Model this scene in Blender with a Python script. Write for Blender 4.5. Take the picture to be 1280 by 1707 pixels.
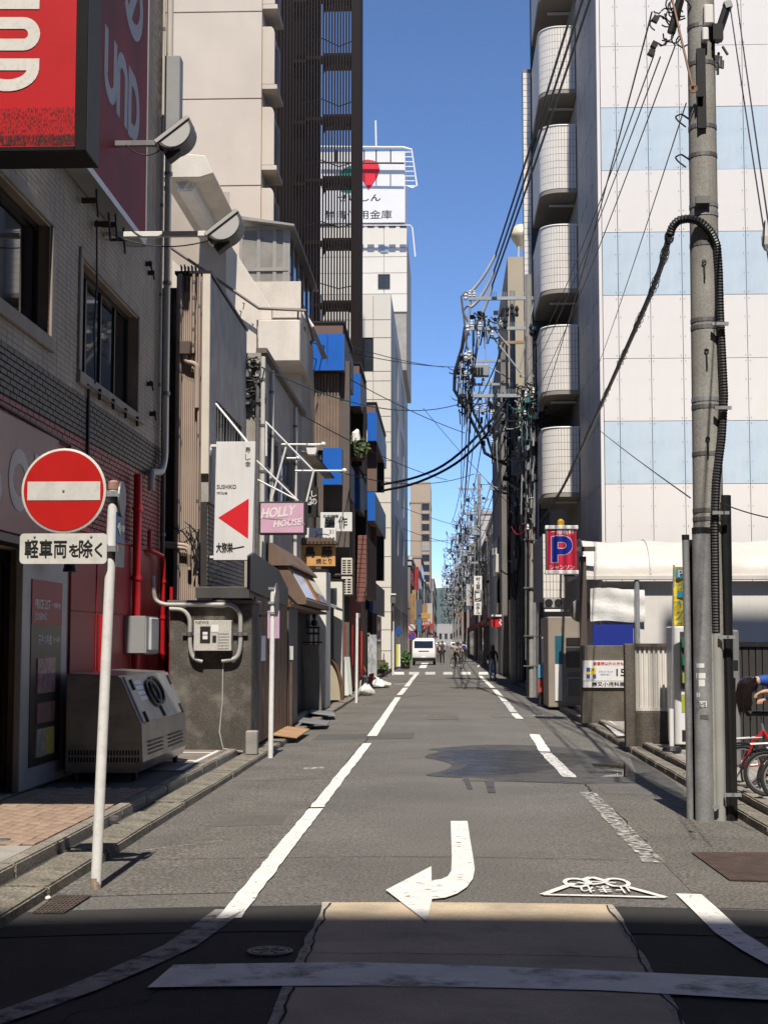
import bpy, bmesh, math, random
from mathutils import Vector, Matrix
random.seed(7)
S = bpy.context.scene
C = S.collection
for o in list(bpy.data.objects):
  bpy.data.objects.remove(o)
R = math.radians

# ------------------------------------------------------------------ camera
F, CX, CY = 2560.0, 640.0, 853.5          # focal length and centre in photo pixels
PITCH, YAW, CZ = R(4.812), R(2.252), 1.66
cam = bpy.data.cameras.new('camera')
cam.sensor_fit = 'VERTICAL'
cam.sensor_height = 36.0
cam.lens = F / 1707.0 * 36.0
cam.clip_start = 0.1
cam.clip_end = 12000.0
cam_o = bpy.data.objects.new('camera', cam)
cam_o.location = (0, 0, CZ)
cam_o.rotation_euler = (R(90) + PITCH, 0, YAW)
C.objects.link(cam_o)
S.camera = cam_o

# ------------------------------------------------------------------ light
SUN_EL, SUN_AZ = R(57.0), R(2.7)           # sun stands behind the camera, a little to the right
sd = Vector((-math.sin(SUN_AZ) * math.cos(SUN_EL), math.cos(SUN_AZ) * math.cos(SUN_EL), -math.sin(SUN_EL)))
sl = bpy.data.lights.new('sun', 'SUN')
sl.energy = 4.1
sl.angle = R(0.53)
sl.color = (1.0, 0.93, 0.83)
so = bpy.data.objects.new('sun', sl)
so.rotation_euler = sd.to_track_quat('-Z', 'Y').to_euler()
so.location = (4, -20, 40)
C.objects.link(so)

w = bpy.data.worlds.new('World')
S.world = w
w.use_nodes = True
nt = w.node_tree
bg = nt.nodes['Background']
sky = nt.nodes.new('ShaderNodeTexSky')
sky.sky_type = 'NISHITA'
sky.sun_disc = False
sky.sun_elevation = SUN_EL
sky.sun_rotation = R(180) - SUN_AZ
sky.air_density = 0.45
sky.dust_density = 0.0
sky.ozone_density = 5.0
# low fair-weather clouds lying near the horizon all round
tc = nt.nodes.new('ShaderNodeTexCoord')
sep = nt.nodes.new('ShaderNodeSeparateXYZ')
nt.links.new(tc.outputs['Generated'], sep.inputs[0])
mp = nt.nodes.new('ShaderNodeMapping')
mp.inputs['Scale'].default_value = (9, 9, 32)
mp.inputs['Location'].default_value = (0.7, 0.2, 0.6)
nt.links.new(tc.outputs['Generated'], mp.inputs[0])
nz = nt.nodes.new('ShaderNodeTexNoise')
nz.inputs['Scale'].default_value = 1.6
nz.inputs['Detail'].default_value = 7
nt.links.new(mp.outputs[0], nz.inputs['Vector'])
cr = nt.nodes.new('ShaderNodeMapRange')
cr.inputs[1].default_value = 0.44
cr.inputs[2].default_value = 0.62
nt.links.new(nz.outputs[0], cr.inputs[0])
el = nt.nodes.new('ShaderNodeMapRange')
el.inputs[1].default_value = 0.03
el.inputs[2].default_value = 0.06
el.inputs[3].default_value = 0.7
el.inputs[4].default_value = 0.0
nt.links.new(sep.outputs[2], el.inputs[0])
mu = nt.nodes.new('ShaderNodeMath')
mu.operation = 'MULTIPLY'
nt.links.new(cr.outputs[0], mu.inputs[0])
nt.links.new(el.outputs[0], mu.inputs[1])
mx = nt.nodes.new('ShaderNodeMix')
mx.data_type = 'RGBA'
mx.inputs[7].default_value = (6.2, 6.3, 6.8, 1)
nt.links.new(mu.outputs[0], mx.inputs[0])
hsv = nt.nodes.new('ShaderNodeHueSaturation')
hsv.inputs['Saturation'].default_value = 1.04
nt.links.new(sky.outputs[0], hsv.inputs['Color'])
nt.links.new(hsv.outputs[0], mx.inputs[6])
nt.links.new(mx.outputs[2], bg.inputs[0])
bg.inputs[1].default_value = 0.15

S.view_settings.view_transform = 'Standard'
S.view_settings.look = 'None'
S.view_settings.exposure = 0.52
S.view_settings.gamma = 1.0
S.view_settings.use_curve_mapping = False
S.render.engine = 'CYCLES'
S.cycles.max_bounces = 6
S.cycles.diffuse_bounces = 3
S.cycles.glossy_bounces = 3
S.cycles.transmission_bounces = 4
S.cycles.use_denoising = True
S.cycles.caustics_reflective = False
S.cycles.caustics_refractive = False

# ------------------------------------------------------------------ photo pixel <-> place
def ray(px, py):
  xc = (px - CX) / F
  zc = -(py - CY) / F
  fw = math.cos(PITCH) - zc * math.sin(PITCH)
  up = math.sin(PITCH) + zc * math.cos(PITCH)
  return Vector((xc * math.cos(YAW) - fw * math.sin(YAW), xc * math.sin(YAW) + fw * math.cos(YAW), up))
def at(px, py, Y):                         # point of a pixel on the plane y = Y
  d = ray(px, py)
  return d * (Y / d.y) + Vector((0, 0, CZ))
def onx(px, py, X):                        # point of a pixel on the plane x = X
  d = ray(px, py)
  return d * (X / d.x) + Vector((0, 0, CZ))
def gz(x, y=0):                            # cambered road surface
  return -0.008 * min(abs(x - 0.1), 3.2) ** 2
def gnd(px, py, z=None):
  d = ray(px, py)
  zz = 0.0 if z is None else z
  for _ in range(6):
    p = d * ((zz - CZ) / d.z) + Vector((0, 0, CZ))
    if z is not None:
      return p
    zz = gz(p.x)
  return p

# ------------------------------------------------------------------ materials
def lin(c):
  return tuple(((v / 255) / 12.92 if v / 255 <= 0.04045 else ((v / 255 + 0.055) / 1.055) ** 2.4) for v in c)
MATS = {}
def mat(name, col, rough=0.7, metal=0.0, var=0.12, vs=2.0, grain=0.0, gs=60.0, bump=0.0, bs=40.0,
    streak=0.0, ss=(9, 9, 0.5), dirt=(0.05, 0.045, 0.04), spot=0.0, spots=6.0, spec=0.5, coat=0.0):
  """col: linear base colour; var: broad uneven tone; grain: fine speckle; streak: run-down dirt; spot: blotchy wear"""
  if name in MATS:
    return MATS[name]
  m = bpy.data.materials.new(name)
  m.use_nodes = True
  n = m.node_tree.nodes
  l = m.node_tree.links
  b = n['Principled BSDF']
  b.inputs['Roughness'].default_value = rough
  b.inputs['Metallic'].default_value = metal
  b.inputs['Specular IOR Level'].default_value = spec
  if coat:
    b.inputs['Coat Weight'].default_value = coat
    b.inputs['Coat Roughness'].default_value = 0.06
  t = n.new('ShaderNodeTexCoord')
  cur = None
  def rgb(c):
    r = n.new('ShaderNodeRGB')
    r.outputs[0].default_value = (*c[:3], 1)
    return r.outputs[0]
  cur = rgb(col)
  def noise(scale, detail=4, vec=None, rg=0.55):
    z = n.new('ShaderNodeTexNoise')
    z.inputs['Scale'].default_value = scale
    z.inputs['Detail'].default_value = detail
    z.inputs['Roughness'].default_value = rg
    l.new(vec if vec else t.outputs['Object'], z.inputs['Vector'])
    return z.outputs[0]
  def mulfac(cur, fac_out, lo, hi, a=0.3, bb=0.7):
    mr = n.new('ShaderNodeMapRange')
    mr.inputs[1].default_value = a
    mr.inputs[2].default_value = bb
    mr.inputs[3].default_value = lo
    mr.inputs[4].default_value = hi
    l.new(fac_out, mr.inputs[0])
    x = n.new('ShaderNodeVectorMath')
    x.operation = 'SCALE'
    l.new(cur, x.inputs[0])
    l.new(mr.outputs[0], x.inputs['Scale'])
    return x.outputs[0]
  def mixto(cur, fac_out, c2, a, bb, top):
    mr = n.new('ShaderNodeMapRange')
    mr.inputs[1].default_value = a
    mr.inputs[2].default_value = bb
    mr.inputs[3].default_value = 0
    mr.inputs[4].default_value = top
    l.new(fac_out, mr.inputs[0])
    x = n.new('ShaderNodeMix')
    x.data_type = 'RGBA'
    l.new(mr.outputs[0], x.inputs[0])
    l.new(cur, x.inputs[6])
    x.inputs[7].default_value = (*dirt[:3], 1)
    return x.outputs[2]
  if var:
    cur = mulfac(cur, noise(vs, 5), 1 - var, 1 + var)
  if grain:
    cur = mulfac(cur, noise(gs, 2, rg=0.8), 1 - grain, 1 + grain)
  if spot:
    cur = mixto(cur, noise(spots, 6, rg=0.65), dirt, 0.5, 0.68, spot)
  if streak:
    mp = n.new('ShaderNodeMapping')
    mp.inputs['Scale'].default_value = ss
    l.new(t.outputs['Object'], mp.inputs[0])
    cur = mixto(cur, noise(1.0, 5, mp.outputs[0], 0.6), dirt, 0.46, 0.72, streak)
  l.new(cur, b.inputs['Base Color'])
  if bump:
    bp = n.new('ShaderNodeBump')
    bp.inputs['Strength'].default_value = bump
    bp.inputs['Distance'].default_value = 0.02
    l.new(noise(bs, 3, rg=0.7), bp.inputs['Height'])
    l.new(bp.outputs[0], b.inputs['Normal'])
  MATS[name] = m
  return m
def glass_mat(name, tint=(0.03, 0.035, 0.04), rough=0.06):
  if name in MATS:
    return MATS[name]
  m = bpy.data.materials.new(name)
  m.use_nodes = True
  b = m.node_tree.nodes['Principled BSDF']
  b.inputs['Base Color'].default_value = (*tint, 1)
  b.inputs['Roughness'].default_value = rough
  b.inputs['Specular IOR Level'].default_value = 0.8
  n = m.node_tree.nodes
  z = n.new('ShaderNodeTexNoise')
  z.inputs['Scale'].default_value = 1.3
  bp = n.new('ShaderNodeBump')
  bp.inputs['Strength'].default_value = 0.05
  m.node_tree.links.new(z.outputs[0], bp.inputs['Height'])
  m.node_tree.links.new(bp.outputs[0], b.inputs['Normal'])
  MATS[name] = m
  return m
def worn_paint(name, col, wear, scale, under=None, stretch=(1, 1, 1), soft=0.08, rough=0.7):
  """road paint that has flaked off in places so that the asphalt below shows"""
  if name in MATS:
    return MATS[name]
  m = bpy.data.materials.new(name)
  m.use_nodes = True
  n, l = m.node_tree.nodes, m.node_tree.links
  b = n['Principled BSDF']
  b.inputs['Roughness'].default_value = rough
  t = n.new('ShaderNodeTexCoord')
  z0 = n.new('ShaderNodeTexNoise')
  z0.inputs['Scale'].default_value = 5
  z0.inputs['Detail'].default_value = 6
  l.new(t.outputs['Object'], z0.inputs['Vector'])
  cr = n.new('ShaderNodeMapRange')
  cr.inputs[1].default_value = 0.3
  cr.inputs[2].default_value = 0.7
  cr.inputs[3].default_value = 0.82
  cr.inputs[4].default_value = 1.05
  l.new(z0.outputs[0], cr.inputs[0])
  v = n.new('ShaderNodeVectorMath')
  v.operation = 'SCALE'
  v.inputs[0].default_value = col
  l.new(cr.outputs[0], v.inputs['Scale'])
  l.new(v.outputs[0], b.inputs['Base Color'])
  mp = n.new('ShaderNodeMapping')
  mp.inputs['Scale'].default_value = stretch
  l.new(t.outputs['Object'], mp.inputs[0])
  z = n.new('ShaderNodeTexNoise')
  z.inputs['Scale'].default_value = scale
  z.inputs['Detail'].default_value = 8
  z.inputs['Roughness'].default_value = 0.68
  l.new(mp.outputs[0], z.inputs['Vector'])
  a = n.new('ShaderNodeMapRange')
  a.inputs[1].default_value = wear - soft
  a.inputs[2].default_value = wear + soft
  a.inputs[3].default_value = 0.0
  a.inputs[4].default_value = 1.0
  l.new(z.outputs[0], a.inputs[0])
  tr = n.new('ShaderNodeBsdfTransparent')
  ms = n.new('ShaderNodeMixShader')
  l.new(a.outputs[0], ms.inputs[0])
  l.new(tr.outputs[0], ms.inputs[1])
  l.new(b.outputs[0], ms.inputs[2])
  l.new(ms.outputs[0], n['Material Output'].inputs[0])
  MATS[name] = m
  return m

# ------------------------------------------------------------------ mesh building
class MB:
  def __init__(s):
    s.v, s.f, s.m = [], [], []
    s.cur = 0
  def add(s, vs, fs):
    k = len(s.v)
    s.v += [tuple(p) for p in vs]
    s.f += [tuple(i + k for i in q) for q in fs]
    s.m += [s.cur] * len(fs)
    return s
  def box(s, x0, x1, y0, y1, z0, z1):
    x0, x1 = min(x0, x1), max(x0, x1)
    y0, y1 = min(y0, y1), max(y0, y1)
    z0, z1 = min(z0, z1), max(z0, z1)
    return s.add([(x0, y0, z0), (x1, y0, z0), (x1, y1, z0), (x0, y1, z0), (x0, y0, z1), (x1, y0, z1), (x1, y1, z1), (x0, y1, z1)],
                     [(0, 3, 2, 1), (4, 5, 6, 7), (0, 1, 5, 4), (1, 2, 6, 5), (2, 3, 7, 6), (3, 0, 4, 7)])
  def obox(s, c, sx, sy, sz, rz=0.0, rx=0.0, ry=0.0):
    M = Matrix.Translation(c) @ Matrix.Rotation(rz, 4, 'Z') @ Matrix.Rotation(ry, 4, 'Y') @ Matrix.Rotation(rx, 4, 'X')
    k = MB().box(-sx / 2, sx / 2, -sy / 2, sy / 2, -sz / 2, sz / 2)
    return s.add([M @ Vector(p) for p in k.v], k.f)
  def quad(s, a, b, c, d):
    return s.add([a, b, c, d], [(0, 1, 2, 3)])
  def prism(s, pts, axis, a, b):
    """polygon (2-D) pushed along an axis from a to b; axis x: pts are (y,z); y: (x,z); z: (x,y)"""
    def P(u, t):
      return (t, u[0], u[1]) if axis == 'x' else ((u[0], t, u[1]) if axis == 'y' else (u[0], u[1], t))
    n = len(pts)
    vs = [P(p, a) for p in pts] + [P(p, b) for p in pts]
    ar = sum(pts[i][0] * pts[(i + 1) % n][1] - pts[(i + 1) % n][0] * pts[i][1] for i in range(n))
    fs = [tuple(range(n))[::-1], tuple(range(n, 2 * n))] + [(i, (i + 1) % n, n + (i + 1) % n, n + i) for i in range(n)]
    flip = (ar < 0) != (axis == 'y')
    if b < a:
      flip = not flip
    if flip:
      fs = [q[::-1] for q in fs]
    return s.add(vs, fs)
  def tube(s, pts, r, n=6, caps=True, r1=None):
    pts = [Vector(p) for p in pts]
    m = len(pts)
    rs = r if isinstance(r, (list, tuple)) else [r + ((r1 - r) * i / (m - 1) if r1 is not None else 0) for i in range(m)]
    vs, fs = [], []
    up = None
    for i, p in enumerate(pts):
      t = (pts[min(i + 1, m - 1)] - pts[max(i - 1, 0)])
      if t.length < 1e-9:
        t = Vector((0, 0, 1))
      t.normalize()
      if up is None:
        up = Vector((0, 0, 1)) if abs(t.z) < 0.9 else Vector((0, 1, 0))
      a = t.cross(up)
      if a.length < 1e-6:
        a = t.orthogonal()
      a.normalize()
      b = a.cross(t).normalized()
      up = b
      for k in range(n):
        an = 2 * math.pi * k / n
        vs.append(p + (a * math.cos(an) + b * math.sin(an)) * rs[i])
    for i in range(m - 1):
      for k in range(n):
        k2 = (k + 1) % n
        fs.append((i * n + k, (i + 1) * n + k, (i + 1) * n + k2, i * n + k2))
    if caps:
      fs.append(tuple(range(n)))
      fs.append(tuple(range((m - 1) * n, m * n))[::-1])
    return s.add(vs, fs)
  def cyl(s, p0, p1, r0, r1=None, n=12):
    return s.tube([p0, p1], [r0, r0 if r1 is None else r1], n)
  def lathe(s, prof, c=(0, 0, 0), n=16, axis='z'):
    vs, fs = [], []
    m = len(prof)
    for (r, z) in prof:
      for k in range(n):
        a = 2 * math.pi * k / n
        x, y = r * math.cos(a), r * math.sin(a)
        p = (x, y, z) if axis == 'z' else ((z, x, y) if axis == 'x' else (y, z, x))
        vs.append((p[0] + c[0], p[1] + c[1], p[2] + c[2]))
    for i in range(m - 1):
      for k in range(n):
        k2 = (k + 1) % n
        fs.append((i * n + k, i * n + k2, (i + 1) * n + k2, (i + 1) * n + k))
    fs.append(tuple(range(n))[::-1])
    fs.append(tuple(range((m - 1) * n, m * n)))
    return s.add(vs, fs)
  def ball(s, c, rx, ry=None, rz=None, n=10, m=7):
    ry = rx if ry is None else ry
    rz = rx if rz is None else rz
    vs, fs = [], []
    for i in range(m + 1):
      ph = math.pi * i / m
      for k in range(n):
        a = 2 * math.pi * k / n
        vs.append((c[0] + rx * math.sin(ph) * math.cos(a), c[1] + ry * math.sin(ph) * math.sin(a), c[2] - rz * math.cos(ph)))
    for i in range(m):
      for k in range(n):
        k2 = (k + 1) % n
        fs.append((i * n + k, i * n + k2, (i + 1) * n + k2, (i + 1) * n + k))
    return s.add(vs, fs)
  def torus(s, c, Rr, r, axis='x', n=28, m=8, a0=0.0, a1=2 * math.pi):
    full = abs(a1 - a0 - 2 * math.pi) < 1e-6
    k = n if full else n + 1
    pts = []
    for i in range(k):
      a = a0 + (a1 - a0) * i / n
      u, w_ = Rr * math.cos(a), Rr * math.sin(a)
      pts.append(Vector(c) + (Vector((0, u, w_)) if axis == 'x' else (Vector((u, 0, w_)) if axis == 'y' else Vector((u, w_, 0)))))
    if full:
      ax = Vector((1, 0, 0)) if axis == 'x' else (Vector((0, 1, 0)) if axis == 'y' else Vector((0, 0, 1)))
      vs, fs = [], []
      for p in pts:
        d = (p - Vector(c)).normalized()
        for j in range(m):
          an = 2 * math.pi * j / m
          vs.append(p + d * (r * math.cos(an)) + ax * (r * math.sin(an)))
      for i in range(k):
        for j in range(m):
          fs.append((i * m + j, ((i + 1) % k) * m + j, ((i + 1) % k) * m + (j + 1) % m, i * m + (j + 1) % m))
      return s.add(vs, fs)
    return s.tube(pts, r, m)
  def mesh(s, name, mats, bevel=0.0, smooth=False, fix=True, seg=1):
    me = bpy.data.meshes.new(name)
    me.from_pydata(s.v, [], s.f)
    for mm in (mats if isinstance(mats, (list, tuple)) else [mats]):
      me.materials.append(mm)
    if any(s.m):
      me.polygons.foreach_set('material_index', s.m)
    bm = bmesh.new()
    bm.from_mesh(me)
    if fix:
      bmesh.ops.recalc_face_normals(bm, faces=bm.faces)
    if bevel:
      es = [e for e in bm.edges if len(e.link_faces) == 2 and e.calc_face_angle(0) > R(35)]
      bmesh.ops.bevel(bm, geom=es, offset=bevel, segments=seg, affect='EDGES', clamp_overlap=True)
    bm.to_mesh(me)
    bm.free()
    if smooth:
      me.polygons.foreach_set('use_smooth', [True] * len(me.polygons))
      try:
        me.set_sharp_from_angle(angle=R(40))
      except Exception:
        pass
    me.update()
    return me
  def build(s, name, mats, parent=None, bevel=0.0, smooth=False, fix=True, seg=1):
    o = bpy.data.objects.new(name, s.mesh(name, mats, bevel, smooth, fix, seg))
    C.objects.link(o)
    if parent is not None:
      adopt(o, parent)
    return o
LOCAL = set()
def adopt(o, parent):
  o.parent = parent
  if parent.name not in LOCAL:           # parts are modelled in world coordinates
    off = parent.location if parent.parent is None else Vector((0, 0, 0))
    o.matrix_parent_inverse = Matrix.Translation(-off)
def tag(o, label, cat, group=None):
  o['label'] = label
  o['category'] = cat
  if group:
    o['group'] = group
  return o
def thing(name, label, cat, loc=(0, 0, 0), group=None, local=False, rz=0.0):
  o = bpy.data.objects.new(name, None)
  o.location = loc
  o.rotation_euler = (0, 0, rz)
  o.empty_display_size = 0.2
  C.objects.link(o)
  if local:
    LOCAL.add(o.name)
  return tag(o, label, cat, group)
def struct(o):
  o['kind'] = 'structure'
  return o
def copy_tree(o, parent=None):
  c = o.copy()
  C.objects.link(c)
  c.parent = parent
  if o.name in LOCAL:
    LOCAL.add(c.name)
  for ch in list(o.children):
    copy_tree(ch, c)
  return c
def inst(me, name, parent, loc=(0, 0, 0), rot=(0, 0, 0), sc=(1, 1, 1)):
  """a piece that shares its mesh with its fellows"""
  o = bpy.data.objects.new(name, me)
  C.objects.link(o)
  o.location = loc
  o.rotation_euler = rot
  o.scale = sc
  adopt(o, parent)
  return o
_tc = bpy.data.curves.new('lettering', 'FONT')
_tc.resolution_u = 2
_to = bpy.data.objects.new('lettering', _tc)
def text(s, m, parent, c, xd, yd, w_, h_, bold=0.0, name='lettering', ext=0.002, keep=False):
  """flat lettering fitted to a w_ x h_ box centred at c, running along xd, upright along yd"""
  _tc.body = s
  _tc.offset = 0.0
  me = _to.to_mesh()
  vs = [v.co.copy() for v in me.vertices]
  fs = [tuple(p.vertices) for p in me.polygons]
  _to.to_mesh_clear()
  x0, x1 = min(v.x for v in vs), max(v.x for v in vs)
  y0, y1 = min(v.y for v in vs), max(v.y for v in vs)
  xd, yd = Vector(xd).normalized(), Vector(yd).normalized()
  nd = xd.cross(yd)
  sx, sy = w_ / (x1 - x0), h_ / (y1 - y0)
  if keep:
    sx = sy = min(sx, sy)
  c = Vector(c)
  b = MB()
  n = len(vs)
  k = bold * 0.8
  for i, (du, dv) in enumerate([(0, 0)] if not bold else [(-k, 0), (k, 0), (0, -k), (0, k), (0, 0)]):
    b.add([c + xd * ((v.x + du - (x0 + x1) / 2) * sx) + yd * ((v.y + dv - (y0 + y1) / 2) * sy) + nd * (ext + 0.0004 * i) for v in vs], fs)
  return b.build(name, m, parent, fix=False)
def strokes(paths, m, parent, c, xd, yd, wd, name='lettering', ext=0.003, closed=False):
  """brush-like marks: each path a list of (u, v) metres from c, drawn as a flat ribbon of width wd (or per-point widths)"""
  xd, yd = Vector(xd).normalized(), Vector(yd).normalized()
  nd = xd.cross(yd)
  c = Vector(c)
  b = MB()
  for k, p in enumerate(paths):
    ws = wd if not isinstance(wd, (list, tuple)) else wd[k]
    n = len(p)
    L, Rr = [], []
    for i in range(n):
      a, d = Vector(p[max(i - 1, 0)]), Vector(p[min(i + 1, n - 1)])
      t = (d - a)
      t = t.normalized() if t.length > 1e-9 else Vector((1, 0))
      nn = Vector((-t.y, t.x)) * (ws / 2)
      q = Vector(p[i])
      L.append(q + nn)
      Rr.append(q - nn)
    e = ext + 0.0006 * k
    vs = [c + xd * q.x + yd * q.y + nd * e for q in L + Rr]
    b.add(vs, [(i, n + i, n + i + 1, i + 1) for i in range(n - 1)])
  o = b.build(name, m, parent, fix=False)
  return o
def arc(cx, cy, rx, ry, a0, a1, n=10):
  return [(cx + rx * math.cos(R(a0 + (a1 - a0) * i / n)), cy + ry * math.sin(R(a0 + (a1 - a0) * i / n))) for i in range(n + 1)]
def catenary(p0, p1, sag, n=14):
  p0, p1 = Vector(p0), Vector(p1)
  return [p0.lerp(p1, i / n) + Vector((0, 0, -4 * sag * (i / n) * (1 - i / n))) for i in range(n + 1)]
# ------------------------------------------------------------------ palette
M_asph = mat('asphalt', (0.145, 0.136, 0.125), 0.9, var=0.16, vs=0.5, grain=0.7, gs=48, bump=0.7, bs=70, spot=0.35, spots=0.8, dirt=(0.11, 0.103, 0.095))
M_asph_old = mat('asphalt coarse', (0.155, 0.144, 0.128), 0.95, var=0.18, vs=0.8, grain=0.9, gs=42, bump=1.0, bs=55, spot=0.35, spots=2.2, dirt=(0.10, 0.093, 0.083))
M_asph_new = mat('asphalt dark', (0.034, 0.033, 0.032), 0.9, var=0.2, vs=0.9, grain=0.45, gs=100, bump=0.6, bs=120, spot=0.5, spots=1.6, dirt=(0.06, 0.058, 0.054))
M_slab = mat('road concrete', (0.54, 0.44, 0.31), 0.9, var=0.18, vs=1.1, grain=0.22, gs=90, bump=0.3, bs=120, spot=0.75, spots=1.4, dirt=(0.28, 0.24, 0.185))
M_grout = mat('joint filler', (0.42, 0.38, 0.32), 0.95, var=0.3, vs=12, grain=0.3, gs=60, spot=0.6, spots=9, dirt=(0.03, 0.03, 0.03))
M_crack = mat('crack', (0.018, 0.017, 0.016), 1.0)
M_white = worn_paint('road paint white', (0.80, 0.78, 0.74), 0.365, 14.0, soft=0.06)
M_worn = worn_paint('road paint worn', (0.78, 0.76, 0.72), 0.46, 11.0, stretch=(1, 1.8, 1), soft=0.05)
M_gone = worn_paint('road paint nearly gone', (0.72, 0.70, 0.66), 0.55, 13.0, stretch=(1, 1.3, 1), soft=0.09)
M_stop = worn_paint('stop line paint', (0.90, 0.86, 0.78), 0.395, 2.6, soft=0.10)
M_conc = mat('concrete', (0.34, 0.32, 0.29), 0.9, var=0.15, vs=1.5, grain=0.15, gs=60, bump=0.3, bs=60, spot=0.4, spots=2.5, dirt=(0.16, 0.15, 0.13))
M_kerb = mat('kerb stone', (0.29, 0.26, 0.215), 0.95, var=0.3, vs=2, grain=0.6, gs=45, bump=1.0, bs=45, spot=0.6, spots=4, dirt=(0.07, 0.065, 0.05))
M_kerb2 = mat('kerb stone mossy', (0.22, 0.20, 0.16), 0.95, var=0.35, vs=2, grain=0.8, gs=38, bump=1.0, bs=38, spot=0.85, spots=3, dirt=(0.05, 0.048, 0.035))
M_pave = [mat('paver %d' % i, c, 0.85, var=0.2, vs=9, grain=0.2, gs=90, bump=0.3, bs=80) for i, c in enumerate([(0.31, 0.215, 0.155), (0.34, 0.24, 0.175), (0.28, 0.195, 0.14)])]
M_walk = mat('pavement asphalt', (0.085, 0.08, 0.075), 0.95, var=0.2, vs=1.3, grain=0.35, gs=90, bump=0.5, bs=90)
M_iron = mat('cast iron', (0.11, 0.085, 0.07), 0.6, 0.4, var=0.3, vs=9, grain=0.3, gs=60)
M_steel = mat('galvanised steel', (0.42, 0.43, 0.44), 0.45, 0.55, var=0.15, vs=5, grain=0.12, gs=40, spot=0.25, spots=8, dirt=(0.3, 0.3, 0.29))
M_steel_d = mat('dull steel', (0.22, 0.22, 0.22), 0.5, 0.6, var=0.2, vs=6)
M_black = mat('black plastic', (0.016, 0.016, 0.017), 0.45, var=0.2, vs=8)
M_rubber = mat('black rubber', (0.02, 0.02, 0.02), 0.75, var=0.2, vs=8)
M_white_p = mat('white paint', (0.76, 0.75, 0.72), 0.45, var=0.06, vs=3, streak=0.12, dirt=(0.4, 0.37, 0.33))
M_pole_w = mat('white post paint', (0.80, 0.79, 0.77), 0.4, var=0.06, vs=5, spot=0.25, spots=14, dirt=(0.35, 0.33, 0.3))
M_red_p = mat('red paint', (0.50, 0.018, 0.02), 0.35, var=0.12, vs=4)
M_wood = mat('brown timber', (0.13, 0.07, 0.04), 0.6, var=0.25, vs=6)
M_glass = glass_mat('window glass')
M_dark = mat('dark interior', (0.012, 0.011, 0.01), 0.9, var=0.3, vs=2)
M_frame = mat('dark aluminium', (0.045, 0.04, 0.037), 0.4, 0.5, var=0.1)
M_alu = mat('aluminium', (0.5, 0.5, 0.5), 0.35, 0.7, var=0.08)
M_ink = mat('black ink', (0.012, 0.012, 0.012), 0.6, var=0)
M_letter = mat('white lettering', (0.78, 0.77, 0.75), 0.5, var=0.05)
M_pole_c = mat('pole concrete', (0.30, 0.29, 0.265), 0.85, var=0.16, vs=3, grain=0.22, gs=50, bump=0.2, bs=50, streak=0.4, ss=(14, 14, 0.7), dirt=(0.17, 0.16, 0.145))

# ------------------------------------------------------------------ ground
def sheet(name, pts, m, parent=None, dz=0.004, step=0.35):
  """flat-lying sheet that follows the camber of the road"""
  bm = bmesh.new()
  vs = [bm.verts.new((p[0], p[1], 0)) for p in pts]
  bm.faces.new(vs)
  xs = [p[0] for p in pts]
  x = -3.2
  while x < 3.5:
    if min(xs) < x < max(xs):
      bmesh.ops.bisect_plane(bm, geom=bm.verts[:] + bm.edges[:] + bm.faces[:], plane_co=(x, 0, 0), plane_no=(1, 0, 0))
    x += step
  bmesh.ops.triangulate(bm, faces=[f for f in bm.faces if len(f.verts) > 4])
  for v in bm.verts:
    v.co.z = gz(v.co.x) + dz
  bmesh.ops.recalc_face_normals(bm, faces=bm.faces)
  for f in bm.faces:
    if f.normal.z < 0:
      f.normal_flip()
  me = bpy.data.meshes.new(name)
  me.materials.append(m)
  bm.to_mesh(me)
  bm.free()
  o = bpy.data.objects.new(name, me)
  C.objects.link(o)
  if parent is not None:
    adopt(o, parent)
  return o
def rect(x0, x1, y0, y1):
  return [(x0, y0), (x1, y0), (x1, y1), (x0, y1)]
def gpoly(pix):
  return [tuple(gnd(*p)[:2]) for p in pix]

M_earth = mat('town ground', (0.16, 0.155, 0.14), 0.95, var=0.25, vs=0.05)
struct(MB().quad((-6000, -3000, -0.16), (6000, -3000, -0.16), (6000, 9000, -0.16), (-6000, 9000, -0.16)).build('ground', M_earth))
KL, KR = -2.68, 2.86                        # kerb faces
road = struct(sheet('road', rect(KL - 0.3, KR + 0.3, 9.0, 640), M_asph, dz=0.0))
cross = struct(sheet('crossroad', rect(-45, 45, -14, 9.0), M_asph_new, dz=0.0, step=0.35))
# the road's older side strips and mended places
sheet('asphalt_patch', rect(KL - 0.3, -1.35, 10.4, 70), M_asph_old, road, 0.004)
sheet('asphalt_patch', rect(1.65, KR + 0.3, 9.95, 34), M_asph_old, road, 0.004)
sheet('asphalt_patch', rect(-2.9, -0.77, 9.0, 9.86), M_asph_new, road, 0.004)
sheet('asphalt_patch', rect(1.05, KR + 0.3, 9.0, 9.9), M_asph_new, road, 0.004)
sheet('asphalt_patch', [(1.0, 34.2), (2.9, 34.2), (2.9, 47), (1.55, 47), (1.35, 40)], mat('asphalt mended', (0.13, 0.125, 0.118), 0.9, var=0.15, vs=0.8, grain=0.3, gs=90), road, 0.005)
sheet('asphalt_patch', [(-2.3, 26.5), (-0.55, 26.5), (-0.55, 28.2), (-2.3, 28.2)], mat('asphalt mended dark', (0.088, 0.084, 0.078), 0.9, var=0.15, vs=0.8, grain=0.3, gs=90), road, 0.005)
sl_ = sheet('concrete_slab', rect(-0.75, 1.03, -2, 9.95), M_slab, cross, 0.006)
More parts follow.
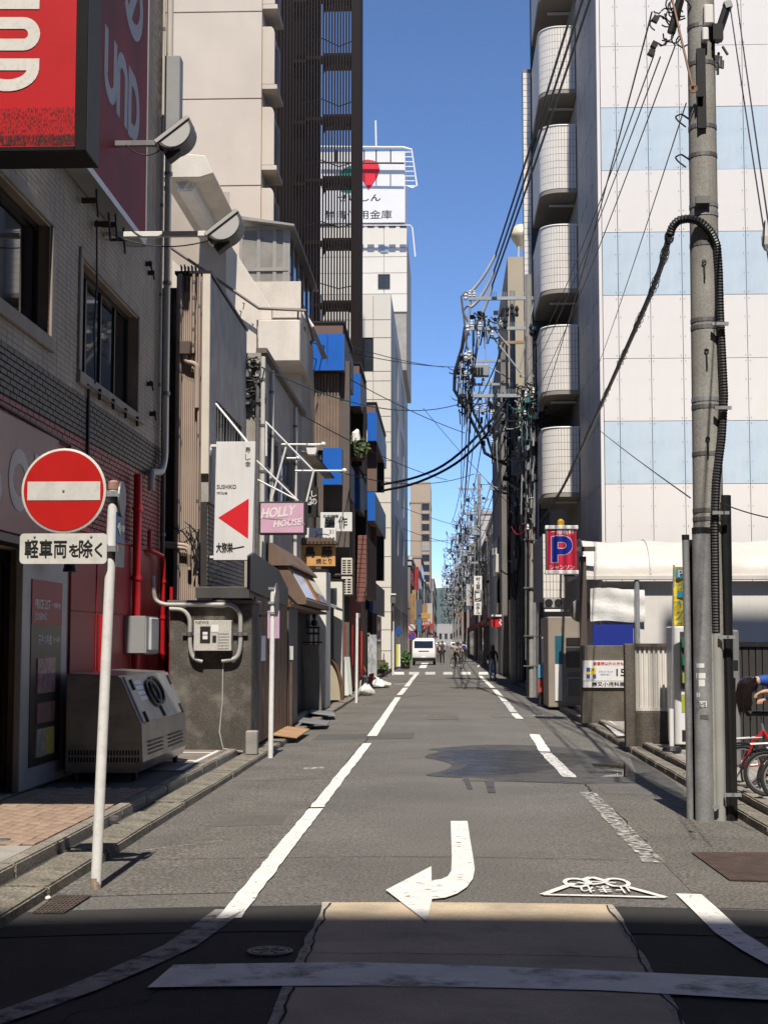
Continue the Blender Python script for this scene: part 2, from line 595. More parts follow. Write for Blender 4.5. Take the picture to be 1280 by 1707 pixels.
def wiggle(x0, y0, x1, y1, wd, n=40, amp=0.02, seed=1):
  rr = random.Random(seed)
  L, Q = [], []
  dx, dy = x1 - x0, y1 - y0
  ln = math.hypot(dx, dy)
  nx, ny = -dy / ln, dx / ln
  off = 0
  for i in range(n + 1):
    off = off * 0.8 + rr.uniform(-amp, amp)
    t = i / n
    k = wd * rr.uniform(0.5, 1.3) / 2
    L.append((x0 + dx * t + nx * (off + k), y0 + dy * t + ny * (off + k)))
    Q.append((x0 + dx * t + nx * (off - k), y0 + dy * t + ny * (off - k)))
  return L, Q
def crack(name, x0, y0, x1, y1, wd, m, parent, dz, amp=0.02, seed=1, n=40):
  L, Q = wiggle(x0, y0, x1, y1, wd, n, amp, seed)
  b = MB()
  k = len(L)
  b.add([(p[0], p[1], gz(p[0]) + dz) for p in L + Q], [(i, i + 1, k + i + 1, k + i) for i in range(k - 1)])
  o = b.build(name, m, parent, fix=False)
  for p in o.data.polygons:
    pass
  return o
crack('joint', -0.75, 3, -0.75, 9.95, 0.045, M_grout, cross, 0.0085, 0.006, 3)
crack('joint', 1.03, 3, 1.03, 9.95, 0.045, M_grout, cross, 0.0085, 0.006, 4)
crack('crack', -0.74, 3, -0.745, 9.9, 0.012, M_crack, cross, 0.0105, 0.014, 5, 60)
crack('crack', 1.02, 3, 1.025, 9.9, 0.012, M_crack, cross, 0.0105, 0.014, 6, 60)
crack('crack', -0.75, 8.35, 1.03, 8.28, 0.008, M_crack, cross, 0.0105, 0.01, 7, 40)
crack('crack', -2.5, 12.1, 1.4, 12.0, 0.012, M_crack, road, 0.0055, 0.01, 8)
crack('crack', -2.5, 12.7, -1.9, 13.2, 0.02, M_grout, road, 0.0055, 0.02, 9, 20)
crack('crack', -1.34, 12, -1.36, 34, 0.02, M_crack, road, 0.0055, 0.02, 10, 60)
crack('crack', 1.64, 12, 1.68, 24, 0.02, M_crack, road, 0.0055, 0.03, 11, 60)
crack('crack', -2.6, 19, -0.9, 18.9, 0.02, M_crack, road, 0.0055, 0.01, 12)
# tyre-dark strips and water lying in the right-hand wheel track
M_wet = worn_paint('wet asphalt', (0.05, 0.049, 0.049), 0.44, 1.6, soft=0.16, rough=0.38)
M_damp = worn_paint('damp asphalt', (0.075, 0.071, 0.066), 0.36, 3.0, soft=0.14, rough=0.55)
wet = [(700, 1250), (742, 1251), (700, 1262), (730, 1267), (760, 1276), (735, 1287), (702, 1292), (735, 1296), (790, 1297), (830, 1302), (900, 1305), (960, 1307), (1040, 1309), (1062, 1304), (1052, 1275), (1010, 1255), (930, 1245), (850, 1242), (800, 1242)]
def soften(p_, k_=2):
  for _ in range(k_):
    p_ = sum([[(p_[i][0] * .75 + p_[(i + 1) % len(p_)][0] * .25, p_[i][1] * .75 + p_[(i + 1) % len(p_)][1] * .25), (p_[i][0] * .25 + p_[(i + 1) % len(p_)][0] * .75, p_[i][1] * .25 + p_[(i + 1) % len(p_)][1] * .75)] for i in range(len(p_))], [])
  return p_
sheet('damp_patch', soften(gpoly(wet)), M_damp, road, 0.0065)
wet2 = [(718, 1252), (770, 1250), (880, 1252), (960, 1258), (1000, 1268), (930, 1282), (860, 1292), (800, 1294), (720, 1292), (765, 1284), (785, 1273), (740, 1266), (722, 1261), (775, 1258)]
sheet('puddle', soften(gpoly(wet2)), M_wet, road, 0.0085)
sheet('tyre_mark', gpoly([(772, 1298), (780, 1298), (788, 1316), (779, 1316)]), M_damp, road, 0.0065)
sheet('tyre_mark', gpoly([(808, 1302), (822, 1302), (826, 1322), (813, 1322)]), M_damp, road, 0.0065)
puddle_r = gpoly([(985, 1274), (1040, 1273), (1046, 1282), (1046, 1296), (1000, 1296), (1035, 1289), (990, 1280)])
sheet('puddle', puddle_r, mat('puddle water', (0.02, 0.02, 0.022), 0.03, var=0.1), road, 0.0105)
gut = [(1050, 1262), (1100, 1288), (1140, 1318), (1162, 1342), (1140, 1336), (1105, 1318), (1062, 1292)]
sheet('damp_patch', gpoly(gut), M_damp, road, 0.0085)

# small mends
M_mend = mat('asphalt mended warm', (0.136, 0.126, 0.114), 0.95, var=0.2, vs=1.5, grain=0.6, gs=60, bump=0.8, bs=70)
for (x0_, x1_, y0_, y1_) in [(0.2, 0.75, 18.5, 20.6), (-2.2, -1.5, 14.2, 15.4), (1.75, 2.6, 17.2, 19.5), (-0.4, 0.3, 33, 36)]:
  sheet('asphalt_patch', [(x0_, y0_), (x1_, y0_ + .03), (x1_ - .02, y1_), (x0_ + .03, y1_ - .04)], M_mend, road, 0.0062)
crack('crack', -2.2, 5.8, -1.2, 7.9, 0.012, M_crack, cross, 0.006, 0.05, 34, 40)
crack('crack', -0.6, 22, 0.9, 22.4, 0.016, M_crack, road, 0.0064, 0.03, 35, 40)
# painted markings
def mark(name, pix, m, dz=0.0125):
  return sheet(name, gpoly(pix), m, road, dz)
def seg(name, a, b, w0, w1, m):
  """a stripe between two photo points on the road, w0 / w1 its half widths there in pixels"""
  return mark(name, [(a[0] - w0, a[1]), (a[0] + w0, a[1]), (b[0] + w1, b[1]), (b[0] - w1, b[1])], m)
def stripe(name, x0, y0, x1, y1, wd, m, jag=0.0, n=1, seed=0):
  rr = random.Random(seed)
  if not jag:
    return sheet(name, [(x0 - wd / 2, y0), (x0 + wd / 2, y0), (x1 + wd / 2, y1), (x1 - wd / 2, y1)], m, road, 0.0125)
  L, Q = [], []
  for i in range(n + 1):
    t = i / n
    x, y = x0 + (x1 - x0) * t, y0 + (y1 - y0) * t
    L.append((x - wd / 2 + rr.uniform(-jag, jag), y))
    Q.append((x + wd / 2 + rr.uniform(-jag, jag), y))
  return sheet(name, L + Q[::-1], m, road, 0.0125)
p = gnd(398, 1512); q = gnd(612, 1240)
stripe('edge_line', p.x, 9.4, p.x * 0.55 + q.x * 0.45, 15.5, 0.145, M_white, 0.007, 26, 1)
stripe('edge_line', p.x * 0.55 + q.x * 0.45, 15.62, q.x, q.y, 0.14, M_white, 0.008, 30, 2)
p = gnd(620, 1228); q = gnd(663, 1163)
stripe('edge_line', p.x, p.y, q.x, q.y, 0.17, M_white, 0.008, 16, 3)
p = gnd(666, 1159); q = gnd(676, 1147)
stripe('edge_line', p.x, p.y, q.x, q.y, 0.18, M_white, 0.01, 8, 4)
p = gnd(677, 1145); q = gnd(694, 1124)
stripe('edge_line', p.x, p.y, q.x, q.y, 0.19, M_white, 0.012, 14, 5)
for i, (a, b, m_) in enumerate([((800, 1127), (822, 1148), M_white), ((824, 1150), (842, 1170), M_white), ((843, 1171), (856, 1188), M_worn), ((857, 1190), (866, 1199), M_white),
                ((890, 1225), (908, 1254), M_white), ((909, 1256), (950, 1297), M_worn), ((978, 1322), (1008, 1352), M_gone), ((1008, 1352), (1090, 1440), M_gone)]):
  p, q = gnd(*a), gnd(*b)
  stripe('edge_line', p.x, p.y, q.x, q.y, 0.17, m_, 0.01, 12, 20 + i)
# right-hand line bends away round the corner, the left-hand one too (nearly worn off)
def ribbon(name, pix, w_, m, dz=0.0125):
  g = [gnd(*p_) for p_ in pix]
  L, Q = [], []
  for i in range(len(g)):
    t = (g[min(i + 1, len(g) - 1)] - g[max(i - 1, 0)])
    t.z = 0
    t.normalize()
    L.append((g[i].x - t.y * w_ / 2, g[i].y + t.x * w_ / 2))
    Q.append((g[i].x + t.y * w_ / 2, g[i].y - t.x * w_ / 2))
  return sheet(name, L + Q[::-1], m, road, dz)
ribbon('edge_line', [(1147, 1493), (1178, 1522), (1215, 1558), (1262, 1588), (1330, 1625), (1420, 1660)], 0.17, M_white)
ribbon('edge_line', [(384, 1519), (350, 1545), (300, 1580), (230, 1612), (140, 1650), (30, 1690), (-120, 1740)], 0.19,
       worn_paint('road paint faded', (0.30, 0.29, 0.28), 0.42, 6.0, soft=0.12))
# stop line
mark('stop_line', [(290, 1612), (600, 1608), (1000, 1622), (1400, 1641), (1400, 1679), (1000, 1655), (600, 1647), (246, 1650)], M_stop)
# crosswalk bars far up the road
for a, b in [(655, 673), (682, 698), (709, 725), (739, 754), (768, 784), (798, 813), (828, 842)]:
  mark('crosswalk_bar', [(a, 1120.5), (b, 1120.5), (b + 0.6, 1125), (a - 0.6, 1125)], M_worn if a in (709, 739, 682) else M_white)
for a, y in [((700, 712), 1110), ((797, 800), 1108)]:
  mark('road_dash', [(a[0] + 3, y - 5), (a[1] + 2, y - 5), (a[1] - 2, y + 4), (a[0] - 2, y + 4)], M_white)
mark('road_dash', [(507, 1281), (541, 1280), (539, 1284), (505, 1284)], M_gone)
mark('road_dash', [(886, 1193), (905, 1193), (908, 1196), (889, 1196)], M_gone)
mark('road_dash', [(655, 1140), (676, 1139), (674, 1142), (653, 1142)], M_gone)
# left-turn arrow
mark('turn_arrow', [(751, 1371), (779, 1371), (783, 1400), (788, 1430), (791, 1452), (788, 1468), (778, 1482), (762, 1493), (742, 1500), (720, 1502), (712, 1541), (643, 1487), (719, 1447), (719, 1471), (735, 1469), (746, 1464), (752, 1455), (753, 1430), (752, 1400)], M_white, 0.0145)
# painted triangle with a bicycle and the word for stop, to be read from the far side
T = [gnd(905, 1494), gnd(985, 1465), gnd(1108, 1499)]
def tri_band(a, b, wd):
  a, b = Vector(a[:2]), Vector(b[:2])
  t = (b - a).normalized()
  n_ = Vector((-t.y, t.x)) * wd / 2
  return [tuple(a + n_), tuple(a - n_), tuple(b - n_), tuple(b + n_)]
wv = 0.055
sheet('bicycle_mark', tri_band(T[0], T[2], wv), M_white, road, 0.0125)
sheet('bicycle_mark', tri_band(T[0].lerp(T[1], 0.0), T[0].lerp(T[1], 0.62), wv), M_white, road, 0.0135)
sheet('bicycle_mark', tri_band(T[0].lerp(T[1], 0.8), T[1], wv), M_white, road, 0.0135)
sheet('bicycle_mark', tri_band(T[2], T[2].lerp(T[1], 0.55), wv), M_white, road, 0.0145)
sheet('bicycle_mark', tri_band(T[2].lerp(T[1], 0.78), T[1], wv), M_white, road, 0.0145)
for px in (960, 1028):
  c0 = gnd(px, 1474)
  b = MB()
  n = 20
  vs = []
  for i in range(n):
    a = 2 * math.pi * i / n
    for rr in (0.062, 0.092):
      x, y = c0.x + rr * math.cos(a), c0.y + 2.3 * rr * math.sin(a)
      vs.append((x, y, gz(x) + 0.0125))
  b.add(vs, [(2 * i, 2 * i + 1, (2 * i + 3) % (2 * n), (2 * i + 2) % (2 * n)) for i in range(n)])
  b.build('bicycle_mark', M_white, road, fix=False)
for pa, pb in [((962, 1474), (985, 1478)), ((985, 1478), (1012, 1474)), ((985, 1478), (978, 1471)), ((1012, 1474), (1026, 1475)), ((978, 1473), (1006, 1473))]:
  sheet('bicycle_mark', tri_band(gnd(*pa), gnd(*pb), 0.035), M_white, road, 0.0155)
cc = gnd(1007, 1486)
text('止まれ', M_white, road, (cc.x, cc.y, gz(cc.x) + 0.012), (-1, 0, 0), (0, -1, 0), 0.36, 0.30, 0.02, 'bicycle_mark')

# covers in the road
def cover_round(c, r, label_m):
  b = MB().lathe([(r, -0.03), (r, 0.0), (r * 0.86, 0.0), (r * 0.86, -0.006), (r * 0.8, -0.006), (r * 0.78, 0.001), (0.01, 0.001)], (c.x, c.y, gz(c.x) + 0.013), 28)
  for k in range(6):
    a = k * math.pi / 3
    b.obox((c.x + 0.4 * r * math.cos(a), c.y + 0.4 * r * math.sin(a), gz(c.x) + 0.016), r * 0.5, r * 0.12, 0.006, a)
  return b.build('valve_cover', label_m, None, 0.002)
vc = cover_round(gnd(450, 1588), 0.125, mat('valve cover iron', (0.20, 0.185, 0.165), 0.6, 0.3, var=0.2, vs=20))
tag(vc, 'small round iron valve cover in the shaded dark asphalt', 'manhole cover')
def grate(name, label, pix, m, nx, ny, gap):
  g = [gnd(*p_) for p_ in pix]
  t = thing(name, label, 'drain cover' if 'drain' in name else 'manhole cover', g[0])
  b = MB()
  def P(u, v, dz):
    p_ = g[0].lerp(g[1], u).lerp(g[3].lerp(g[2], u), v)
    return (p_.x, p_.y, gz(p_.x) + dz)
  b.quad(P(0, 0, 0.008), P(1, 0, 0.008), P(1, 1, 0.008), P(0, 1, 0.008))
  b.build('pit', M_crack, t)
  b = MB()
  def bar(u0, u1, v0, v1, z):
    vs = [P(u0, v0, 0.008), P(u1, v0, 0.008), P(u1, v1, 0.008), P(u0, v1, 0.008), P(u0, v0, z), P(u1, v0, z), P(u1, v1, z), P(u0, v1, z)]
    b.add(vs, [(0, 3, 2, 1), (4, 5, 6, 7), (0, 1, 5, 4), (1, 2, 6, 5), (2, 3, 7, 6), (3, 0, 4, 7)])
  for i in range(nx + 1):
    bar(i / nx - (0.5 * gap / nx if i else 0), i / nx + (0.5 * gap / nx if i < nx else 0), 0, 1, 0.017)
  for j in range(ny + 1):
    bar(0, 1, j / ny - (0.5 * gap / ny if j else 0), j / ny + (0.5 * gap / ny if j < ny else 0), 0.0155)
  b.build('grid', m, t)
  return t
grate('drain_grate', 'rusty iron drain grate beside the left kerb at the shadow edge', [(55, 1525), (108, 1525), (152, 1496), (95, 1496)], M_iron, 8, 9, 0.5)
grate('utility_cover', 'rectangular rust brown chequered cover in the road before the big pole', [(1215, 1470), (1330, 1474), (1285, 1424), (1152, 1424)], mat('rusty plate', (0.105, 0.07, 0.058), 0.7, 0.3, var=0.3, vs=6, grain=0.2), 26, 22, 0.62)

# ------------------------------------------------------------------ pavements and kerbs
ZL = 0.085                                  # pavement level
pl = struct(MB().box(-60, -3.06, 9.6, 640, -0.155, ZL - 0.012).build('pavement_left', M_walk))
pr = struct(MB().box(3.22, 60, 9.6, 640, -0.155, ZL - 0.012).build('pavement_right', mat('pavement concrete', (0.33, 0.30, 0.26), 0.9, var=0.16, vs=1, grain=0.2, gs=70, bump=0.3, bs=70, spot=0.4, spots=2, dirt=(0.18, 0.165, 0.14))))
def stones(parent, x0, x1, ztop, y0, y1, length, m, seed, zb=-0.15, skip=()):
  """a run of kerb stones, each its own piece, none laid quite true"""
  rr = random.Random(seed)
  mes = []
  for k in range(3):
    b = MB().box(-(x1 - x0) / 2, (x1 - x0) / 2, -length / 2 + 0.002, length / 2 - 0.002, zb - ztop, 0)
    mes.append(b.mesh('kerb_stone', m, 0.014, seg=2))
  y = y0
  while y < y1:
    if not any(a < y + length / 2 < b_ for a, b_ in skip):
      inst(rr.choice(mes), 'kerb_stone', parent, ((x0 + x1) / 2 + rr.uniform(-0.006, 0.006), y + length / 2, ztop + rr.uniform(-0.007, 0.004)),
                 (rr.uniform(-0.004, 0.004), rr.uniform(-0.02, 0.02), rr.uniform(-0.006, 0.006)))
    y += length
stones(pl, -3.16, -3.03, ZL + 0.012, 9.7, 34, 1.2, M_kerb, 1)
stones(pl, -2.98, -2.66, 0.022, 8.6, 62, 1.8, M_kerb2, 2)
stones(pr, 3.06, 3.2, ZL + 0.014, 9.7, 36, 1.2, M_kerb, 3)
stones(pr, 2.84, 3.03, 0.035, 9.4, 60, 0.9, M_kerb2, 4)
struct(MB().box(-3.06, -2.95, 8.6, 70, -0.155, 0.0).build('gutter_left', mat('gutter', (0.05, 0.046, 0.04), 0.95, var=0.3, vs=3)))
struct(MB().box(2.99, 3.24, 9.4, 70, -0.155, 0.004).build('gutter_right', MATS['gutter']))
# brick pavers before the red shop
rr = random.Random(5)
pm = [MB().box(-0.048, 0.048, -0.098, 0.098, -0.05, 0).mesh('paver', m_, 0.004) for m_ in M_pave]
x = -4.35
row = 0
while x < -3.2:
  y = 12.05 + (0.1 if row % 2 else 0)
  while y < 16.6:
    inst(rr.choice(pm), 'paver', pl, (x, y, ZL + rr.uniform(-0.0025, 0.0025)), (rr.uniform(-.008, .008), rr.uniform(-.008, .008), 0))
    y += 0.2
  x += 0.1
  row += 1
MB().box(-4.9, -3.18, 9.7, 11.94, 0, ZL - 0.002).build('paving_slab', M_conc, pl)
MB().box(-4.6, -3.18, 18.9, 22.5, 0, ZL - 0.003).build('paving_slab', mat('paving brown', (0.2, 0.17, 0.145), 0.9, var=0.2, vs=1.5, grain=0.2, gs=60, spot=0.4, spots=2, dirt=(.1, .09, .08)), pl)
for a, b_ in [((-3.3, 18.9), (-3.24, 22.3)), ((-4.2, 20.4), (-3.3, 20.48)), ((-4.2, 21.9), (-3.3, 21.98))]:
  MB().box(a[0], b_[0], a[1], b_[1], 0.02, ZL + 0.003).build('painted_line', M_white_p, pl)
for (px, py) in [(8, 1400), (190, 1362)]:
  g = gnd(px, py, ZL)
  tag(MB().lathe([(0.05, -0.03), (0.05, 0.004), (0.035, 0.008), (0.01, 0.008)], (g.x, g.y, ZL + 0.004), 14).build('stop_cock', M_steel_d),
    'small round metal stop cock lid in the ' + ('concrete at the left picture edge' if px < 50 else 'brick paving behind the no entry post'), 'stop cock')
b = MB()
g = gnd(32, 1489, 0.0)
b.ball((-2.62, g.y, -0.03), 0.02, 0.03, 0.015)
tag(b.build('litter', M_white_p, smooth=True), 'scrap of white litter against the left kerb', 'litter')
# ------------------------------------------------------------------ helpers for buildings
def px_x(px, Y):
  return at(px, 900, Y).x
def px_z(py, Y, px=640):
  return at(px, py, Y).z
def px_y(px, X):
  return onx(px, 900, X).y
def fbox(b, p0, p1, Y, depth, px=None):
  """box whose front lies on y = Y and covers the photo rectangle p0..p1"""
  c = (p0[0] + p1[0]) / 2
  a0, a1 = at(p0[0], (p0[1] + p1[1]) / 2, Y), at(p1[0], (p0[1] + p1[1]) / 2, Y)
  return b.box(a0.x, a1.x, Y, Y + depth, at(c, p1[1], Y).z, at(c, p0[1], Y).z)
def tiles_x(name, X, y0, y1, z0, z1, tw, th, gap, m, parent, holes=(), bond=True, proud=0.008, side=1, seed=1):
  """small facing tiles on a wall that looks along x, all in one piece"""
  rr = random.Random(seed)
  b = MB()
  z = z0
  r = 0
  while z + th <= z1 + 1e-6:
    y = y0 - (tw / 2 if (bond and r % 2) else 0)
    while y < y1:
      a, c = max(y, y0) + gap / 2, min(y + tw, y1) - gap / 2
      if c - a > 0.02 and not any(h[0] < (a + c) / 2 < h[1] and h[2] < z + th / 2 < h[3] for h in holes):
        p = proud + rr.uniform(-0.0015, 0.0015)
        e = 0.003
        zz0, zz1 = z + gap / 2, z + th - gap / 2
        vs = [(X, a, zz0), (X, c, zz0), (X, c, zz1), (X, a, zz1)]
        vs += [(X + side * p, a + e, zz0 + e), (X + side * p, c - e, zz0 + e), (X + side * p, c - e, zz1 - e), (X + side * p, a + e, zz1 - e)]
        b.add(vs, [(4, 5, 6, 7), (0, 1, 5, 4), (1, 2, 6, 5), (2, 3, 7, 6), (3, 0, 4, 7)])
      y += tw
    z += th
    r += 1
  o = b.build(name, m, parent)
  o['kind'] = 'stuff'
  return o
def tiles_y(name, Y, x0, x1, z0, z1, tw, th, gap, m, parent, holes=(), bond=True, proud=0.008, seed=1):
  b = MB()
  rr = random.Random(seed)
  z = z0
  r = 0
  while z + th <= z1 + 1e-6:
    x = x0 - (tw / 2 if (bond and r % 2) else 0)
    while x < x1:
      a, c = max(x, x0) + gap / 2, min(x + tw, x1) - gap / 2
      if c - a > 0.02 and not any(h[0] < (a + c) / 2 < h[1] and h[2] < z + th / 2 < h[3] for h in holes):
        p = proud + rr.uniform(-0.0015, 0.0015)
        e = 0.003
        vs = [(a, Y, z + gap / 2), (c, Y, z + gap / 2), (c, Y, z + th - gap / 2), (a, Y, z + th - gap / 2)]
        vs += [(v[0] + (e if k in (0, 3) else -e), Y - p, v[2] + (e if k < 2 else -e)) for k, v in enumerate(vs[:4])]
        b.add(vs, [(4, 5, 6, 7), (0, 1, 5, 4), (1, 2, 6, 5), (2, 3, 7, 6), (3, 0, 4, 7)])
      x += tw
    z += th
    r += 1
  o = b.build(name, m, parent)
  o['kind'] = 'stuff'
  return o
def wall_x(b, X, th, y0, y1, z0, z1, holes):
  """wall slab from X-th to X (looking along +x when th > 0) with rectangular openings (y0, y1, z0, z1)"""
  ys = sorted(set([y0, y1] + [h[0] for h in holes] + [h[1] for h in holes]))
  ys = [y for y in ys if y0 <= y <= y1]
  for a, c in zip(ys[:-1], ys[1:]):
    hs = sorted([h for h in holes if h[0] < (a + c) / 2 < h[1]], key=lambda h: h[2])
    z = z0
    for h in hs:
      if h[2] > z:
        b.box(X - th, X, a, c, z, h[2])
      z = h[3]
    if z < z1:
      b.box(X - th, X, a, c, z, z1)
def wall_y(b, Y, th, x0, x1, z0, z1, holes):
  xs = sorted(set([x0, x1] + [h[0] for h in holes] + [h[1] for h in holes]))
  xs = [x for x in xs if x0 <= x <= x1]
  for a, c in zip(xs[:-1], xs[1:]):
    hs = sorted([h for h in holes if h[0] < (a + c) / 2 < h[1]], key=lambda h: h[2])
    z = z0
    for h in hs:
      if h[2] > z:
        b.box(a, c, Y, Y + th, z, h[2])
      z = h[3]
    if z < z1:
      b.box(a, c, Y, Y + th, z, z1)
def window_x(parent, X, y0, y1, z0, z1, nv=2, nh=1, inset=0.12, s=1, fm=None, gm=None, fw=0.045, name='window'):
  """sash window in a wall that looks along +x (s=1) or -x (s=-1): frame, bars and single panes"""
  fm = fm or M_frame
  gm = gm or M_glass
  xi = X - s * inset
  b = MB()
  for (a, c, d, e) in [(y0, y1, z0, z0 + fw), (y0, y1, z1 - fw, z1)]:
    b.box(xi - 0.03, xi + 0.03, a, c, d, e)
  for (a, c, d, e) in [(y0, y0 + fw, z0 + fw, z1 - fw), (y1 - fw, y1, z0 + fw, z1 - fw)]:
    b.box(xi - 0.03, xi + 0.03, a, c, d, e)
  for k in range(1, nv):
    yy = y0 + (y1 - y0) * k / nv
    b.box(xi - 0.024, xi + 0.026, yy - fw / 2, yy + fw / 2, z0 + fw, z1 - fw)
  for k in range(1, nh):
    zz = z0 + (z1 - z0) * k / nh
    b.box(xi - 0.022, xi + 0.024, y0 + fw, y1 - fw, zz - fw / 2, zz + fw / 2)
  f = b.build(name, fm, parent)
  for i in range(nv):
    for j in range(nh):
      ya, yb = y0 + (y1 - y0) * i / nv, y0 + (y1 - y0) * (i + 1) / nv
      za, zb = z0 + (z1 - z0) * j / nh, z0 + (z1 - z0) * (j + 1) / nh
      MB().box(xi - 0.008, xi + 0.004, ya + fw / 2, yb - fw / 2, za + fw / 2, zb - fw / 2).build('pane', gm, f)
  return f
def window_y(parent, Y, x0, x1, z0, z1, nv=2, nh=1, inset=0.12, fm=None, gm=None, fw=0.045, name='window'):
  fm = fm or M_frame
  gm = gm or M_glass
  yi = Y + inset
  b = MB()
  for (a, c, d, e) in [(x0, x1, z0, z0 + fw), (x0, x1, z1 - fw, z1), (x0, x0 + fw, z0 + fw, z1 - fw), (x1 - fw, x1, z0 + fw, z1 - fw)]:
    b.box(a, c, yi - 0.03, yi + 0.03, d, e)
  for k in range(1, nv):
    xx = x0 + (x1 - x0) * k / nv
    b.box(xx - fw / 2, xx + fw / 2, yi - 0.026, yi + 0.024, z0 + fw, z1 - fw)
  for k in range(1, nh):
    zz = z0 + (z1 - z0) * k / nh
    b.box(x0 + fw, x1 - fw, yi - 0.024, yi + 0.022, zz - fw / 2, zz + fw / 2)
  f = b.build(name, fm, parent)
  for i in range(nv):
    for j in range(nh):
      xa, xb = x0 + (x1 - x0) * i / nv, x0 + (x1 - x0) * (i + 1) / nv
      za, zb = z0 + (z1 - z0) * j / nh, z0 + (z1 - z0) * (j + 1) / nh
      MB().box(xa + fw / 2, xb - fw / 2, yi - 0.004, yi + 0.008, za + fw / 2, zb - fw / 2).build('pane', gm, f)
  return f
def pipe(name, pts, r, m, parent, n=10, clamps=0, cm=None):
  o = MB().tube(pts, r, n).build(name, m, parent, smooth=True)
  if clamps:
    pts = [Vector(p_) for p_ in pts]
    i = max(range(len(pts) - 1), key=lambda k: (pts[k + 1] - pts[k]).length)
    for k in range(clamps):
      c = pts[i].lerp(pts[i + 1], (k + 0.5) / clamps)
      d = (pts[i + 1] - pts[i]).normalized() * 0.025
      MB().cyl(c - d, c + d, r * 1.3, n=n).build('clamp', cm or M_steel_d, o)
  return o
def round_path(pts, rad, n=5):
  """polyline with its corners rounded"""
  pts = [Vector(p_) for p_ in pts]
  out = [pts[0]]
  for i in range(1, len(pts) - 1):
    a, b, c = pts[i - 1], pts[i], pts[i + 1]
    u = (a - b).normalized() * min(rad, (a - b).length / 2)
    v = (c - b).normalized() * min(rad, (c - b).length / 2)
    for k in range(n + 1):
      t = k / n
      out.append((b + u) * (1 - t) ** 2 + b * 2 * t * (1 - t) + (b + v) * t ** 2)
  out.append(pts[-1])
  return out

# ------------------------------------------------------------------ building behind the camera and the corner block on the right that cast the foreground shade
M_far_g = mat('rendered wall grey', (0.32, 0.31, 0.29), 0.9, var=0.12, vs=0.4)
SHY = 9.72
tb = math.tan(SUN_EL) / math.cos(SUN_AZ)
t = thing('office_building', 'grey office building across the junction behind the viewer casting the foreground shadow', 'building', (0, -14, -0.1))
H1 = (SHY + 14) * tb
wb = MB()
hs = []
for k in range(8):
  for i in range(12):
    hs.append((-28 + i * 4.8 + 1, -28 + i * 4.8 + 3.6, 4.2 + k * 3.6, 6.2 + k * 3.6))
ys = -14
b = MB().box(-30, 30, -30, -14.2, -0.15, H1)
b.build('wall', M_far_g, t)
b = MB()
for h in hs:
  if h[3] < H1:
    b.box(h[0], h[1], -14.2, -14.05, h[2], h[3])
wnd = b.build('window_bank', M_glass, t)
wnd['kind'] = 'stuff'
t = thing('corner_block', 'beige corner block beside the junction to the right out of view', 'building', (14, 6, 0))
MB().box(5.35, 30, -2, 16.5, -0.15, 27.2).build('wall', M_far_g, t)
for k_ in range(6):
  MB().box(5.31, 5.35, 0, 14, 5 + 3.5 * k_, 7 + 3.5 * k_).build('window', M_glass, t)

# ------------------------------------------------------------------ red music shop on the left
M_btile = mat('beige facing tile', (0.37, 0.29, 0.215), 0.55, var=0.2, vs=1.4, grain=0.15, gs=30, streak=0.4, ss=(1.5, 3, 0.35), dirt=(0.15, 0.125, 0.1))
M_dtile = mat('dark brown facing tile', (0.05, 0.037, 0.03), 0.5, var=0.3, vs=5, grain=0.2, gs=25)
M_rtile = mat('red painted tile', (0.30, 0.032, 0.036), 0.5, var=0.2, vs=3, grain=0.1, gs=25)
M_rwall = mat('red painted panel', (0.36, 0.022, 0.027), 0.45, var=0.12, vs=1.2, streak=0.25, dirt=(0.12, 0.012, 0.014))
M_mort = mat('mortar', (0.31, 0.245, 0.185), 0.95, var=0.2)
M_sill = mat('stone sill', (0.36, 0.30, 0.235), 0.8, var=0.15, vs=2, streak=0.3, ss=(5, 5, 0.5), dirt=(0.14, 0.12, 0.1))
XA = -4.45
YA1 = px_y(266, XA)
red = thing('music_shop_building', 'red and beige tiled shop building with dark brick band, nearest on the left', 'building', (-6, 15, 0))
W1 = (13.2, px_y(75, XA), 5.08, 6.36)
W2 = (px_y(128, XA), px_y(224, XA), 4.95, 6.36)
W3 = (px_y(128, XA), px_y(224, XA), 8.1, 9.6)
door = (13.0, px_y(44, XA), 0.1, 2.62)
b = MB()
wall_x(b, XA, 0.3, 3, YA1, -0.1, 13.5, [W1, W2, W3, door])
b.box(-14, XA - 0.3, YA1 - 0.25, YA1, -0.1, 13.5)
b.box(-14, XA - 0.3, 3, 3.25, -0.1, 13.5)
b.box(-14, XA - 0.31, 3.25, YA1 - 0.25, 13.1, 13.4)
b.box(-14, XA - 0.31, 3.25, YA1 - 0.25, 4.0, 4.3)
b.box(-14, -13.7, 3.25, YA1 - 0.25, -0.1, 13.1)
b.build('wall', M_mort, red)
tiles_x('tile_facing', XA, 14.5, YA1, 4.68, 13.4, 0.2, 0.066, 0.006, M_btile, red, [W1, W2, W3], bond=False, seed=1, proud=0.004)
MB().box(XA + 0.0005, XA + 0.0025, 14.5, YA1, 3.02, 4.68).build('band_backing', mat('dark mortar', (0.035, 0.026, 0.022), 0.95), red)
tiles_x('brick_band', XA, 14.5, YA1 - 0.0, 4.15, 4.68, 0.23, 0.066, 0.012, M_dtile, red, seed=2, proud=0.014)
tiles_x('brick_band', XA, 14.5, YA1, 3.02, 4.15, 0.23, 0.066, 0.012, M_rtile, red, [(0, 17.0, 0, 3.95)], seed=3, proud=0.01)
